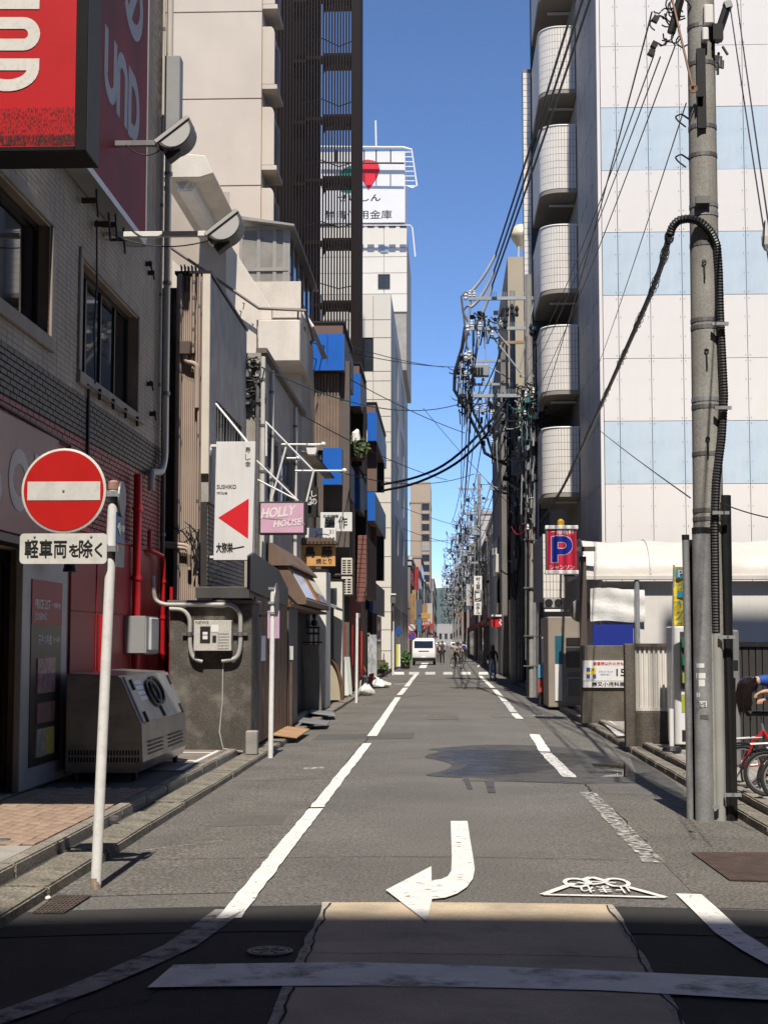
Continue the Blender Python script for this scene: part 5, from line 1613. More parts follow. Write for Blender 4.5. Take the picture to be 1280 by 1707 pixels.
for k, ch in enumerate('しの'):
  ytext(ch, 519, 818 + 13 * k, 528, 828 + 13 * k, 43.5, M_letter, vs_, 0.01)
for k in range(2):
  q = at(516, 831 + 8 * k, 43.4)
  MB().box(q.x - .05, q.x + .05, 43.35, 43.5, q.z - .05, q.z + .05).build('small_lamp', M_letter, vs_)
# air conditioners
for k in range(2):
  q0, q1 = at(569, [958, 991][k], 46), at(587, [930, 961][k], 46)
  ac = thing('air_conditioner', ['upper cream air conditioner unit stacked above the white pier', 'lower cream air conditioner unit stacked above the white pier'][k], 'air conditioner', (q0.x, 46, q0.z), 'stacked outdoor units')
  MB().box(q0.x, q1.x, 46, 46.7, q0.z, q1.z).build('case', mat('unit cream', (0.68, 0.64, 0.55), 0.5, var=0.05), ac, 0.01)
  b = MB()
  for c2 in range(2):
    for r2 in range(6):
      xx = q0.x + (q1.x - q0.x) * (0.1 + 0.45 * c2)
      zz = q0.z + (q1.z - q0.z) * (0.1 + 0.14 * r2)
      b.box(xx, xx + (q1.x - q0.x) * 0.34, 45.993, 45.999, zz, zz + (q1.z - q0.z) * 0.07)
  g_ = b.build('grille', M_crack, ac); g_['kind'] = 'stuff'
  MB().box(q0.x - 0.35, q1.x, 46.0, 46.7, q0.z - 0.05, q0.z - 0.005).build('shelf_bracket', M_frame, ac)
# sheets, frames and clutter on the left kerb
M_lit = mat('litter bag white', (0.7, 0.7, 0.68), 0.5, var=0.08, vs=8, bump=0.6, bs=9)
for k, (px, py, rx, rz) in enumerate([(610, 1158, 0.27, 0.2), (632, 1146, 0.4, 0.18), (607, 1149, 0.15, 0.26), (626, 1141, 0.2, 0.2)]):
  g = gnd(px, py, -0.02)
  rr = random.Random(50 + k)
  b = MB().ball((0, 0, 0), 1, 1, 1, 12, 8)
  b.v = [(g.x + v[0] * rx * (1 + 0.25 * math.sin(5 * v[1] + k)) * rr.uniform(.85, 1.1), g.y + v[1] * rx * rr.uniform(.85, 1.1), max(-0.04, g.z + (v[2] + 0.7) * rz * rr.uniform(.75, 1.15) * (1 - .3 * abs(v[0])))) for v in b.v]
  tag(b.build('rubbish_bag', M_lit, smooth=True), ['white plastic rubbish bag nearest on the left kerb', 'flattened white rubbish bag lying out on the road edge', 'upright grey white bag behind the nearest rubbish bag', 'white rubbish bag furthest along the kerb'][k], 'rubbish bag', 'bags put out by the kerb')
for k, (px, py, ln_, ang, m_, lb) in enumerate([(545, 1190, 1.6, 0.3, M_alu, 'pale plank ramp lying across the kerb'), (533, 1205, 1.4, 0.1, mat('ramp plate', (0.24, 0.24, 0.24), 0.5, 0.3), 'grey metal ramp plate at the kerb'), (490, 1222, 2.4, 0.0, mat('ramp board', (0.4, 0.24, 0.12), 0.7, var=0.2), 'orange brown board laid over the gutter')]):
  g = gnd(px, py, 0.05)
  tag(MB().obox((g.x - 0.1, g.y, 0.075), 0.55, ln_, 0.03, rz=ang * 0.3, ry=0.12).build('kerb_ramp', m_, None, 0.005), lb, 'ramp')
# red shop front
rf = thing('red_shop', 'small shop front painted bright red under a tiled brown sign', 'shop front', at(590, 1150, 52))
MB().box(-6, px_x(572, 46), 46.75, 55.9, ZL, px_z(1000, 50, 575)).build('wall', mat('shop red dark', (0.2, 0.012, 0.014), 0.6, var=0.15), rf)
MB().box(px_x(590, 56) - 1.2, px_x(604, 56), 56, 56.3, ZL + .3, px_z(1052, 56, 598)).build('red_panel', mat('shop red', (0.62, 0.035, 0.028), 0.5, var=0.05), rf)
MB().box(px_x(590, 56) - 1.2, px_x(604, 56), 56.02, 56.3, ZL, ZL + .29).build('plinth', M_dark, rf)
for px in (574, 581, 587):
  X_ = px_x(572, 46) + 0.01
  ya = px_y(px, X_)
  MB().box(X_, X_ + 0.03, ya, ya + 0.5, 0.9, 2.2).build('door_panel', mat('shop red mid', (0.36, 0.02, 0.02), 0.5), rf)
for k, (px0, px1, yb0, yb1, m_) in enumerate([(570, 577, 1165, 1100, M_white_p), (575, 583, 1165, 1095, mat('frame green', (0.5, 0.55, 0.5), 0.5))]):
  q0, q1 = at(px0, yb0, 45.0 + k), at(px1, yb1, 45.0 + k)
  t2 = thing('stand_frame', ['white board frame leaning before the red shop', 'pale green edged frame leaning before the red shop'][k], 'sign board', (q0.x, 45 + k, ZL))
  MB().prism([(q0.x, ZL), (q1.x + .08, ZL), (q1.x, q1.z), (q0.x - .05, q1.z)], 'y', 45.0 + k, 45.05 + k).build('board', m_, t2)
  MB().box(q0.x, q1.x, 45.06 + k, 45.3 + k, ZL, ZL + 0.05).build('foot', M_frame, t2)
wp = gnd(594, 1172)
wpo = thing('guide_post', 'thin white post on the kerb before the red shop', 'post', (wp.x, wp.y, gz(wp.x)))
MB().cyl((wp.x, wp.y, gz(wp.x) - 0.02), (wp.x + 0.02, wp.y, px_z(1022, wp.y, 595)), 0.04, n=12).build('post', M_pole_w, wpo, smooth=True)
MB().box(wp.x - 0.02, wp.x + 0.1, wp.y - 0.03, wp.y + 0.03, px_z(1030, wp.y), px_z(1022, wp.y)).build('small_plate', M_steel_d, wpo)
bt = thing('tiled_pillar_sign', 'projecting brown tiled pillar sign above the red shop', 'sign', at(605, 1020, 50))
M_btl = mat('brown sign tile', (0.22, 0.09, 0.075), 0.55, var=0.15, vs=3)
q0, q1 = at(594, 1003, 50), at(606, 892, 50)
MB().box(q0.x + 0.08, q1.x + 0.1, 50.05, 57, q0.z + 0.2, q1.z).build('core', mat('sign core', (0.13, 0.085, 0.075), 0.7), bt)
n = 14
me_ = MB().box(0, q1.x - q0.x + 0.05, 0, 0.05, 0, (q1.z - q0.z) / n - 0.015).mesh('sign_tile', M_btl, 0.006)
for k in range(n):
  inst(me_, 'sign_tile', bt, (q0.x + 0.05 * (k / n), 50.0, q0.z + (q1.z - q0.z) * k / n))

# ------------------------------------------------------------------ white house with outside stair and glazed loft
M_wht = mat('white concrete', (0.66, 0.60, 0.52), 0.9, var=0.1, vs=1.2, grain=0.08, gs=25, bump=0.15, bs=30, streak=0.3, ss=(2.5, 2.5, 0.4), dirt=(0.42, 0.37, 0.31))
wh = thing('stair_house', 'white concrete house with diagonal stair parapet, balcony and glazed loft', 'building', (-7, 43, 0))
YL = 40.0
q0, q1 = at(430, 602, YL), at(500, 533, YL)
y2_ = px_y(521, q1.x)
MB().box(q0.x, q1.x, YL, y2_, q0.z, q1.z).build('balcony', M_wht, wh, 0.02)
MB().box(q0.x + 0.1, q1.x - 0.05, YL + 0.1, y2_, q1.z + 0.001, q1.z + 0.03).build('balcony_floor', M_conc, wh)
for k in range(3):
  yy = YL + 0.1 + (y2_ - YL - 0.2) * k / 2
  MB().cyl((q1.x - 0.06, yy, q1.z), (q1.x - 0.06, yy, q1.z + 0.24), 0.025, n=6).build('rail_post', M_frame, wh)
pipe('handrail', [at(275, 406, YL + 0.2), at(432, 514, YL + 0.2), at(508, 517, YL + 0.2), Vector((q1.x, y2_, px_z(517, YL, 505)))], 0.045, mat('rail brown', (0.09, 0.06, 0.05), 0.5), wh, 6)
MB().box(at(300, 0, 42).x - 2, at(502, 600, 42).x, 42, 52, 0, px_z(520, 42, 450)).build('wall', M_wht, wh)
pg = [at(x_, y_, 40.6) for x_, y_ in [(377, 396), (453, 515), (453, 534), (428, 534), (428, 640), (345, 640), (345, 480), (377, 500)]]
MB().prism([(p_.x, p_.z) for p_ in pg], 'y', 40.6, 40.85).build('stair_parapet', M_wht, wh, 0.015)
pg = [at(x_, y_, 29.0) for x_, y_ in [(274, 414), (318, 452), (318, 470), (274, 470)]]
MB().prism([(p_.x, p_.z) for p_ in pg], 'y', 29.9, 30.2).build('lower_parapet', M_wht, wh)
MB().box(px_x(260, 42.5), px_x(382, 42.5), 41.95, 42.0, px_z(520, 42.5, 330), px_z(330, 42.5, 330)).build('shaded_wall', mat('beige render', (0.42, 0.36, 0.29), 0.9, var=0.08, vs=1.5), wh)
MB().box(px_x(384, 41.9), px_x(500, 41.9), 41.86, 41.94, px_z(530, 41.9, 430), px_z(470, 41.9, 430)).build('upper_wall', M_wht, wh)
# canopy slab up to the left
cx0, cx1 = px_x(262, 36), px_x(336, 36)
cz0, cz1 = px_z(296, 36, 310), px_z(258, 36, 310)
b = MB().prism([(cx0, cz0), (cx1 - 0.12, cz0), (cx1 + 0.2, cz0 + 0.1), (cx1, cz1 - 0.02), (cx0, cz1 + 0.1)], 'y', 36, 41.9)
b.build('canopy_slab', M_wht, wh, 0.02)
MB().box(px_x(288, 36.4), px_x(318, 36.4), 36.4, 41.8, px_z(318, 36.4, 300), px_z(297, 36.4, 300)).build('ceiling_unit', M_white_p, wh, 0.05, seg=3)
pipe('refrigerant_pipe', round_path([at(285, 292, 36.3), at(292, 296, 36.3), at(297, 312, 36.3), at(306, 318, 36.3), at(317, 300, 36.3)], 0.1), 0.03, M_white_p, wh, 6)
# glazed loft
YG = 44.0
g0, g1 = at(398, 480, YG), at(478, 380, YG)
gy1 = px_y(516, g1.x)
M_gl2 = mat('frosted loft glass', (0.30, 0.285, 0.255), 0.12, var=0.3, vs=1.2)
M_lf = mat('loft frame', (0.36, 0.34, 0.31), 0.45, 0.2, var=0.08)
b = MB()
n = 4
for k in range(5):
  px = [398, 428, 455, 472, 478][k]
  xx = px_x(px, YG)
  b = MB().box(xx - 0.05, xx + 0.05, YG, YG + 0.08, g0.z, g1.z)
  b.build('loft_post', M_lf, wh)
for py in (380, 449, 478):
  zz = px_z(py, YG, 440)
  MB().box(g0.x, g1.x + 0.05, YG - 0.02, YG + 0.1, zz - 0.05, zz + 0.05).build('loft_rail', M_lf, wh)
for (pa, pb2) in [(398, 428), (428, 455), (455, 472)]:
  for (ya_, yb_) in [(382, 447), (451, 477)]:
    MB().box(px_x(pa, YG) + .05, px_x(pb2, YG) - .05, YG + 0.03, YG + 0.05, px_z(yb_, YG), px_z(ya_, YG)).build('loft_pane', M_gl2, wh)
n = 5
zlow = px_z(520, YG, 478)
for k in range(n):
  ya_, yb_ = YG + 0.12 + (gy1 - YG) * k / n, YG + (gy1 - YG) * (k + 1) / n
  for (za, zb) in [(zlow - 0.6, g0.z + 0.6), (g0.z + 0.68, g1.z)]:
    MB().box(g1.x - 0.02, g1.x + 0.01, ya_, yb_ - 0.08, za, zb).build('loft_pane', glass_mat('loft glass dark', (0.05, 0.06, 0.05), 0.05), wh)
  MB().box(g1.x - 0.04, g1.x + 0.05, yb_ - 0.08, yb_ + 0.1, zlow - 0.8, g1.z).build('loft_post', M_lf, wh)
MB().box(g0.x, g1.x - 0.1, YG + 1.5, gy1, zlow - 1, g1.z).build('loft_room', mat('loft inner', (0.12, 0.11, 0.1), 0.9), wh)
b = MB().prism([(g0.x - 0.2, px_z(362, YG, 400)), (g1.x + 0.25, px_z(378, YG, 478)), (g1.x + 0.25, px_z(381, YG, 478)), (g0.x - 0.2, px_z(368, YG, 400))], 'y', YG - 0.3, gy1 + 0.2)
b.build('loft_roof', M_lf, wh)
# slanted lean-to roof slab above the blue balconies
sl2 = thing('tilted_shutter', 'narrow tilted awning board in front of the top blue balcony', 'awning', at(530, 580, 44.5))
pgs = [at(508, 522, 43.8), at(513, 522, 43.8), at(546, 597, 44.6), at(537, 598, 44.6)]
MB().add(pgs + [p_ + Vector((0, 0.12, 0)) for p_ in pgs], [(0, 1, 2, 3), (7, 6, 5, 4), (0, 4, 5, 1), (1, 5, 6, 2), (2, 6, 7, 3), (3, 7, 4, 0)]).build('board', mat('awning board', (0.4, 0.36, 0.31), 0.6, var=0.1), sl2)
pipe('stay', [at(505, 520, 43.7), at(522, 545, 43.7)], 0.05, M_white_p, sl2, 6)
# ------------------------------------------------------------------ beige tower with bay windows
M_tow = mat('tower beige', (0.60, 0.52, 0.43), 0.85, var=0.06, vs=0.6, grain=0.04, gs=20, streak=0.1, ss=(2, 2, .2), dirt=(.45, .39, .32))
tw = thing('beige_tower', 'tall beige apartment tower with rounded bay windows', 'building', (-9, 58, 0))
YT = 54.0
xr = px_x(431, YT)
xl = -13.5
MB().box(xl + .1, xr - .1, YT + 0.1, YT + 2.4, 0, 34).build('core', mat('tower joint', (0.3, 0.26, 0.21), 0.9), tw)
zs = [px_z(y_, YT, 370) for y_ in (453, 310, 165, 20)]
dzz = zs[1] - zs[0]
zz = [zs[0] - dzz * k for k in range(4, 0, -1)] + zs + [zs[-1] + dzz * k for k in range(1, 4)]
zz = [z_ for z_ in zz if z_ > 0]
for a_, b_ in zip(zz[:-1], zz[1:]):
  MB().box(xl, xr, YT, YT + 0.12, a_ + 0.02, b_ - 0.02).build('wall_panel', M_tow, tw, 0.01)
  MB().box(xr - 0.1, xr, YT + 0.125, YT + 2.4, a_ + 0.02, b_ - 0.02).build('side_panel', M_tow, tw)
# bays: one per storey on the street side
bay_y0, bay_y1 = YT + 0.15, YT + 2.1
xb = xr + 0.45
dzb = px_z(180, YT) - px_z(316, YT)
z_b = px_z(290, YT + 1.2, 450)
for k in range(-2, 5):
  z0_ = z_b + dzb * k
  hh = dzb * 0.72
  b = MB()
  # end cheek with a rounded top, seen from the camera
  pts = [(xr, z0_), (xb, z0_), (xb, z0_ + hh * 0.86)] + [(xb - 0.16 + 0.16 * math.cos(R(a)), z0_ + hh * 0.86 + 0.14 * hh * math.sin(R(a))) for a in range(15, 91, 15)] + [(xr, z0_ + hh)]
  b.prism(pts, 'y', bay_y0, bay_y0 + 0.2)
  b.prism(pts, 'y', bay_y1 - 0.2, bay_y1)
  b.box(xr, xb + 0.1, bay_y0, bay_y1, z0_ - 0.18, z0_ - 0.002)
  b.box(xr, xb - 0.1, bay_y0 + 0.2, bay_y1 - 0.2, z0_ + hh * 0.9, z0_ + hh)
  bay = b.build('bay_window', M_tow, tw, 0.015)
  MB().box(xr + 0.02, xb - 0.12, bay_y0 + 0.2, bay_y1 - 0.2, z0_, z0_ + hh * 0.9).build('pane', M_glass, bay)
# ------------------------------------------------------------------ brown louvre screen round a spiral stair
M_lou = mat('louvre brown', (0.0115, 0.0058, 0.0052), 0.6, 0.0, var=0.12, vs=2, spec=0.2)
lv = thing('louvre_stair_tower', 'dark brown vertical louvre screen round a spiral stair', 'tower', (-6, 73, 0))
YV = 71.0
x0, x1 = px_x(457, YV), px_x(590, YV)
ztop = 42.0
zbot = px_z(640, YV, 560)
npan = 27
me_ = MB().box(-0.04, 0.04, -0.05, 0.05, zbot, ztop).mesh('louvre', M_lou)
for k in range(npan):
  xx = x0 + (x1 - x0) * (k / (npan - 1)) ** 0.94
  inst(me_, 'louvre', lv, (xx, YV, 0))
xe = px_x(597, YV)
for k in range(10):
  inst(me_, 'louvre', lv, (xe - 0.02, YV + 0.35 + k * 0.3, 0), (0, 0, R(90)))
MB().box(x1 + 0.02, xe + 0.03, YV - 0.03, YV + 0.13, zbot - 0.2, ztop).build('corner_post', M_lou, lv)
MB().box(x1 - 0.16, x1 - 0.04, YV - 0.03, YV + 0.13, zbot - 0.2, ztop).build('corner_post', M_lou, lv)
MB().box(x0 - 2.5, px_x(508, YV + 2), YV + 2.2, YV + 8, 0, ztop).build('tower_core', mat('core brown', (0.010, 0.006, 0.0055), 0.8, spec=0.2), lv)
step = px_z(192, YV, 560) - px_z(295, YV, 560)
zlan = px_z(295, YV, 560)
sx = px_x(552, YV + 1.4)
sy = YV + 1.6
for k in range(-2, 6):
  zl_ = zlan + step * k
  b = MB()
  # landing with a scooped underside, then treads turning up round the newel
  b.box(px_x(506, YV + .4), px_x(536, YV + .4), YV + 0.2, YV + 0.9, zl_ - 0.16, zl_ + 0.0)
  b.box(px_x(536, YV + .4), px_x(584, YV + .4), YV + 0.2, YV + 2.2, zl_ - 0.0, zl_ + 0.12)
  b.box(px_x(484, YV + .4), px_x(506, YV + .4), YV + 0.2, YV + 0.9, zl_ - 0.32, zl_ - 0.17)
  lnd = b.build('landing', M_lou, lv)
  xa, xb_ = px_x(535, YV + 1), px_x(588, YV + 1)
  cxx, ww = (xa + xb_) / 2, (xb_ - xa) / 2
  outl = [(cxx + ww * math.cos(R(a)), 0.62 * math.sin(R(a))) for a in range(180, -1, -12)]
  pts = [(xa, zl_)] + [(xx, zl_ + 0.5 - (0.5 * math.sqrt(max(0, 1 - ((xx - cxx) / ww) ** 2)))) for xx in [cxx - ww + 2 * ww * i / 12 for i in range(13)]] + [(xb_, zl_)]
  MB().prism(pts[1:-1] + [(xb_, zl_ - 0.02), (xa, zl_ - 0.02)], 'y', YV + 1.0, YV + 1.15).build('stair_string', M_lou, lv)
  pts = [(xx, zl_ - 0.6 + (0.6 * math.sqrt(max(0, 1 - ((xx - cxx) / ww) ** 2)))) for xx in [cxx - ww + 2 * ww * i / 12 for i in range(13)]]
  MB().prism(pts + [(xb_, zl_ + 0.02), (xa, zl_ + 0.02)], 'y', YV + 1.2, YV + 1.35).build('stair_string', M_lou, lv)
  MB().tube([(px_x(500, YV + .5), YV + 0.5, zl_ + 0.75), (xa, YV + 0.7, zl_ + 1.05), (cxx, YV + 1.6, zl_ + 1.0), (xb_, YV + 0.8, zl_ + 0.95)], 0.025, 6).build('handrail', M_lou, lv)
MB().cyl((px_x(520, sy), sy, zbot - 3), (px_x(520, sy), sy, ztop), 0.35, n=12).build('newel', M_lou, lv)
# ------------------------------------------------------------------ brown building with blue balconies
M_brn = mat('brown render', (0.165, 0.105, 0.085), 0.8, var=0.08, vs=1, streak=0.15, dirt=(.1, .065, .055))
M_bal = mat('balcony blue', (0.012, 0.125, 0.52), 0.4, var=0.06, vs=1.5)
M_balg = mat('balcony grey blue', (0.20, 0.22, 0.245), 0.45, 0.1, var=0.1, vs=1.5, streak=0.3, ss=(3, 3, .3), dirt=(.13, .14, .16))
bl = thing('blue_balcony_building', 'brown building with bright blue balcony fronts stepping up the street', 'building', (-5, 60, 0))
Yb0, Yb1 = 46.4, 80.0
MB().box(-10, -3.75, Yb0 + 0.6, Yb1, 0, px_z(540, 46, 545)).build('wall', M_brn, bl)
# rusty corrugated front under the top balcony
b = MB()
xa, xb_ = px_x(519, 46.3), px_x(566, 46.3)
pr_ = []
n = 9
for i in range(n):
  u0, u1 = xa + (xb_ - xa) * i / n, xa + (xb_ - xa) * (i + 1) / n
  pr_ += [(u0, 0), (u0 + (u1 - u0) * 0.6, 0), (u0 + (u1 - u0) * 0.7, 0.06), (u0 + (u1 - u0) * 0.92, 0.06)]
pr_.append((xb_, 0))
za, zb = px_z(750, 46.3, 540), px_z(622, 46.3, 540)
b.add([(x_, 46.35 + d_, za) for x_, d_ in pr_] + [(x_, 46.35 + d_, zb) for x_, d_ in pr_], [(i, i + 1, len(pr_) + i + 1, len(pr_) + i) for i in range(len(pr_) - 1)])
b.build('corrugated_panel', mat('rusty corrugated', (0.22, 0.16, 0.125), 0.65, var=0.2, vs=2, streak=0.4, ss=(3, 3, .4), dirt=(0.12, 0.06, 0.04)), bl)
MB().box(px_x(500, 46.4), px_x(518, 46.4), 46.36, 46.9, za, zb).build('pier', M_brn, bl)
MB().box(px_x(500, 47), px_x(584, 47), 46.5, 47.0, 0, px_z(600, 46.3, 540)).build('front_wall', mat('grey brown wall', (0.12, 0.1, 0.09), 0.8, var=0.1), bl)
def balcony(px0, px1, px2, py0, py1, Y, pyb=None, m1=None):
  """blue front px0..px1 facing us, grey ribbed side running to px2; pyb: top of the brown band above"""
  m1 = m1 or M_bal
  q0, q1 = at(px0, py1, Y), at(px1, py0, Y)
  Ye = px_y(px2, q1.x)
  t_ = MB().box(q0.x, q1.x - 0.06, Y + 0.002, Ye, q0.z + 0.02, q0.z + 0.2).build('balcony', M_brn, bl)
  n_ = max(1, round((q1.x - q0.x) / 0.55))
  for i in range(n_):
    MB().box(q0.x + (q1.x - q0.x) * i / n_ + .006, q0.x + (q1.x - q0.x) * (i + 1) / n_ - .006, Y - 0.05, Y, q0.z, q1.z).build('front_panel', m1, t_)
  n_ = max(3, round((Ye - Y) / 0.9))
  for i in range(n_):
    MB().box(q1.x - 0.055, q1.x, Y + 0.003 + (Ye - Y) * i / n_, Y - 0.03 + (Ye - Y) * (i + 1) / n_, q0.z, q1.z).build('side_panel', M_balg, t_)
  if pyb:
    zz_ = px_z(pyb, Y, px0)
    MB().box(q0.x - 0.3, q1.x - 0.05, Y + 0.1, Ye, q1.z + 0.002, zz_).build('upstand', M_brn, t_)
    MB().box(q0.x - 0.35, q1.x, Y + 0.05, Ye, zz_ + 0.001, zz_ + 0.06).build('capping', M_frame, t_)
  return q0, q1, Ye
balcony(518, 574, 589, 557, 618, 46.0, 538)
balcony(583, 601, 611, 623, 677, 54.5, 606)
balcony(612, 628, 644, 688, 735, 67.5, 672)
balcony(538, 570, 591, 747, 808, 46.0)
balcony(591, 600, 611, 789, 849, 54.5, 778)
balcony(612, 625, 643, 820, 868, 67.5)
balcony(616, 622, 641, 968, 1021, 72.0)
# recessed wall faces, piers and darkness between the balconies
XE = -3.7
for (px0, px1, py0, py1, Y, m_) in [(612, 628, 736, 819, 68.2, M_brn), (617, 627, 869, 967, 71.5, M_brn), (619, 624, 1022, 1110, 73.5, M_brn), (566, 582, 622, 745, 47.4, mat('side grey', (0.10, 0.10, 0.105), 0.7))]:
  q0, q1 = at(px0, py1, Y), at(px1, py0, Y)
  MB().box(q0.x, q1.x, Y, Y + 0.5, max(0, q0.z), q1.z).build('pier', m_, bl)
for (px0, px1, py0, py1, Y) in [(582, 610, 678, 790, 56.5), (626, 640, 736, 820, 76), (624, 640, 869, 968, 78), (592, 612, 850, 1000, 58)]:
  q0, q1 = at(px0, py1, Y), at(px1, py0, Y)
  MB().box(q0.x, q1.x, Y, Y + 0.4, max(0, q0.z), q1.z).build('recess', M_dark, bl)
MB().box(px_x(608, 60), px_x(610.5, 60), 60, 60.2, px_z(1000, 60, 609), px_z(640, 60, 609)).build('drain_pipe', mat('pipe brown', (0.12, 0.07, 0.06), 0.6), bl)
MB().box(-8, px_x(620, 73), 73.2, 79, 0, 3.2).build('shop_recess', M_dark, bl)
window_x(bl, px_x(624, 73) + 0.12, 74, 78.6, 0.3, 2.9, 3, 1, 0.05, fm=M_alu)
# balcony greenery
gp = thing('balcony_plants', 'potted plants and a folded white parasol on the blue building balcony', 'plants', at(596, 745, 54.3))
rr = random.Random(31)
def leaves(n_, fn, size, m_, par, name='foliage'):
  b_ = MB()
  for _ in range(n_):
    c0 = Vector(fn())
    s_ = size * rr.uniform(0.6, 1.4)
    a_ = Vector((rr.gauss(0, 1), rr.gauss(0, 1), rr.gauss(0, 1))).normalized()
    d_ = a_.orthogonal().normalized()
    b_.add([c0 - a_ * s_, c0 + d_ * s_ * 0.45, c0 + a_ * s_, c0 - d_ * s_ * 0.45], [(0, 1, 2, 3)])
  o_ = b_.build(name, m_, par, fix=False)
  o_['kind'] = 'stuff'
  return o_
M_leaf = mat('leaf green', (0.055, 0.085, 0.022), 0.6, var=0.4, vs=5)
def fb_():
  q = at(rr.gauss(591, 9), rr.gauss(748, 6), rr.uniform(52.5, 54.3))
  return q
leaves(420, fb_, 0.13, M_leaf, gp)
MB().box(px_x(576, 53.5), px_x(607, 53.5), 52.6, 53.6, px_z(768, 53.5), px_z(756, 53.5)).build('planter', mat('planter brown', (0.1, 0.07, 0.05), 0.8), gp)
MB().tube([at(594, 735, 53.8), at(593, 722, 53.8), at(597, 716, 53.8)], [0.16, 0.14, 0.05], 8).build('folded_parasol', M_letter, gp)
# clear sheeting and stacked things under the low blue balcony
cs = thing('plastic_screen', 'hanging clear plastic sheeting before the last shop of the blue building', 'screen', at(620, 1130, 62))
M_film = mat('clear sheeting', (0.42, 0.44, 0.45), 0.2, var=0.4, vs=4, bump=0.6, bs=5)
for k in range(5):
  q0, q1 = at(613 + 3 * k, 1137, 62 + k * 1.2), at(616 + 3 * k, 1058, 62 + k * 1.2)
  MB().box(q0.x, q1.x, 62 + k * 1.2, 62.02 + k * 1.2, max(ZL, q0.z), q1.z).build('strip', M_film, cs)
MB().box(px_x(612, 62), px_x(628, 68), 61.95, 62.0, px_z(1058, 62), px_z(1055, 62)).build('rail', M_alu, cs)
bm_ = thing('broom', 'long handled broom with red dustpan leaning at the kerb', 'broom', at(616, 1150, 57))
pipe('handle', [at(604, 1104, 57.4), at(617, 1140, 57)], 0.02, mat('handle red', (0.35, 0.1, 0.07), 0.5), bm_, 6)
q = at(619, 1143, 57)
MB().prism([(q.x - 0.14, 0.09), (q.x + 0.16, 0.09), (q.x + 0.08, 0.5), (q.x - 0.08, 0.45)], 'y', 56.9, 57.05).build('dustpan', mat('pan red', (0.36, 0.09, 0.08), 0.5), bm_)
pbx = thing('planter_box', 'dark brown planter box with low plants at the corner of the blue building', 'planter', at(640, 1120, 76))
MB().box(px_x(632, 76), px_x(641, 76), 76, 77, ZL, px_z(1100, 76)).build('box', M_wood, pbx, 0.01)
leaves(160, lambda: at(rr.uniform(633, 646), rr.uniform(1106, 1118), rr.uniform(75.4, 77)), 0.12, M_leaf, pbx)

# ------------------------------------------------------------------ white bank building with the rooftop sign
M_bank = mat('bank tile', (0.70, 0.66, 0.58), 0.6, var=0.04, vs=0.4, streak=0.08, ss=(.8, .8, .1), dirt=(.5, .46, .4))
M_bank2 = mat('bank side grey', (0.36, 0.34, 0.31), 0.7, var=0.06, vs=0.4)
bk = thing('bank_building', 'white tiled bank building with a red drop sign on its roof', 'building', (-8, 100, 0))
YK = 88.0
xc = px_x(652, YK)                             # near corner of the lower block
zl0 = px_z(490, YK, 640)
xu = px_x(676, 104)
M_joint = mat('bank joint', (0.34, 0.32, 0.28), 0.9)
MB().box(-20, xc - 0.05, YK + 0.1, 128, 0, zl0 - 0.1).build('core', M_joint, bk)
ys_ = [490, 533, 563, 619, 635, 666, 694, 720, 737, 768, 797, 838, 880, 928, 979, 1020, 1050, 1085, 1115]
wnd_z = (px_z(612, YK, 600), px_z(565, YK, 600))
xcols = [-20, px_x(594, YK), px_x(600.5, YK), px_x(622, YK), xc]
for ya_, yb_ in zip(ys_[:-1], ys_[1:]):
  z1_, z0_ = px_z(ya_, YK, 630), max(0.0, px_z(yb_, YK, 630))
  for xa_, xb2 in zip(xcols[:-1], xcols[1:]):
    if ya_ in (563,) and xb2 <= xcols[3] + .01 and xa_ > -20 + .01:
      continue
    MB().box(xa_ + 0.02, xb2 - 0.02, YK, YK + 0.11, z0_ + 0.02, z1_ - 0.02).build('wall_panel', M_bank, bk)
window_y(bk, YK, xcols[1], xcols[3], px_z(619, YK, 600), px_z(563, YK, 600), 2, 1, 0.06)
# street side of the lower block: sloping back in perspective, with tall window strips
hs = []
for (pa, pb2, pya, pyb_) in [(664, 669, 520, 640), (673, 678, 570, 650), (664, 669, 700, 800), (672, 678, 720, 810), (664, 669, 860, 960), (672, 678, 880, 970)]:
  hs.append((px_y(pa, xc), px_y(pb2, xc)))
M_bw = glass_mat('bank window', (0.05, 0.06, 0.08), 0.08)
side_holes = []
yc_ = [px_y(p_, xc) for p_ in (659, 664, 670, 675)]
for (py0, py1) in [(530, 610), (640, 715), (740, 800), (840, 905)]:
  za, zb = px_z(py1, YK, 655), px_z(py0, YK, 655)
  side_holes += [(yc_[0], yc_[1], za, zb), (yc_[2] - 3, yc_[3] - 3, za, zb)]
side_holes = [h for h in side_holes if h[1] < 128]
b = MB()
wall_x(b, xc, 0.15, YK + 0.12, 128, 3.8, zl0, side_holes)
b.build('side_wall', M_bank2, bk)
for h in side_holes:
  window_x(bk, xc, h[0], h[1], h[2], h[3], 2, 1, 0.1, gm=M_bw, fm=M_alu)
for k in range(9):
  ya_ = YK + 2 + k * 4.2
  MB().box(xc - 0.16, xc - 0.02, ya_, ya_ + 0.5, 0, 3.8).build('pillar', M_alu, bk)
  MB().box(xc - 0.12, xc - 0.08, ya_ + 0.51, ya_ + 4.19, 0.1, 3.7).build('shop_pane', M_glass, bk)
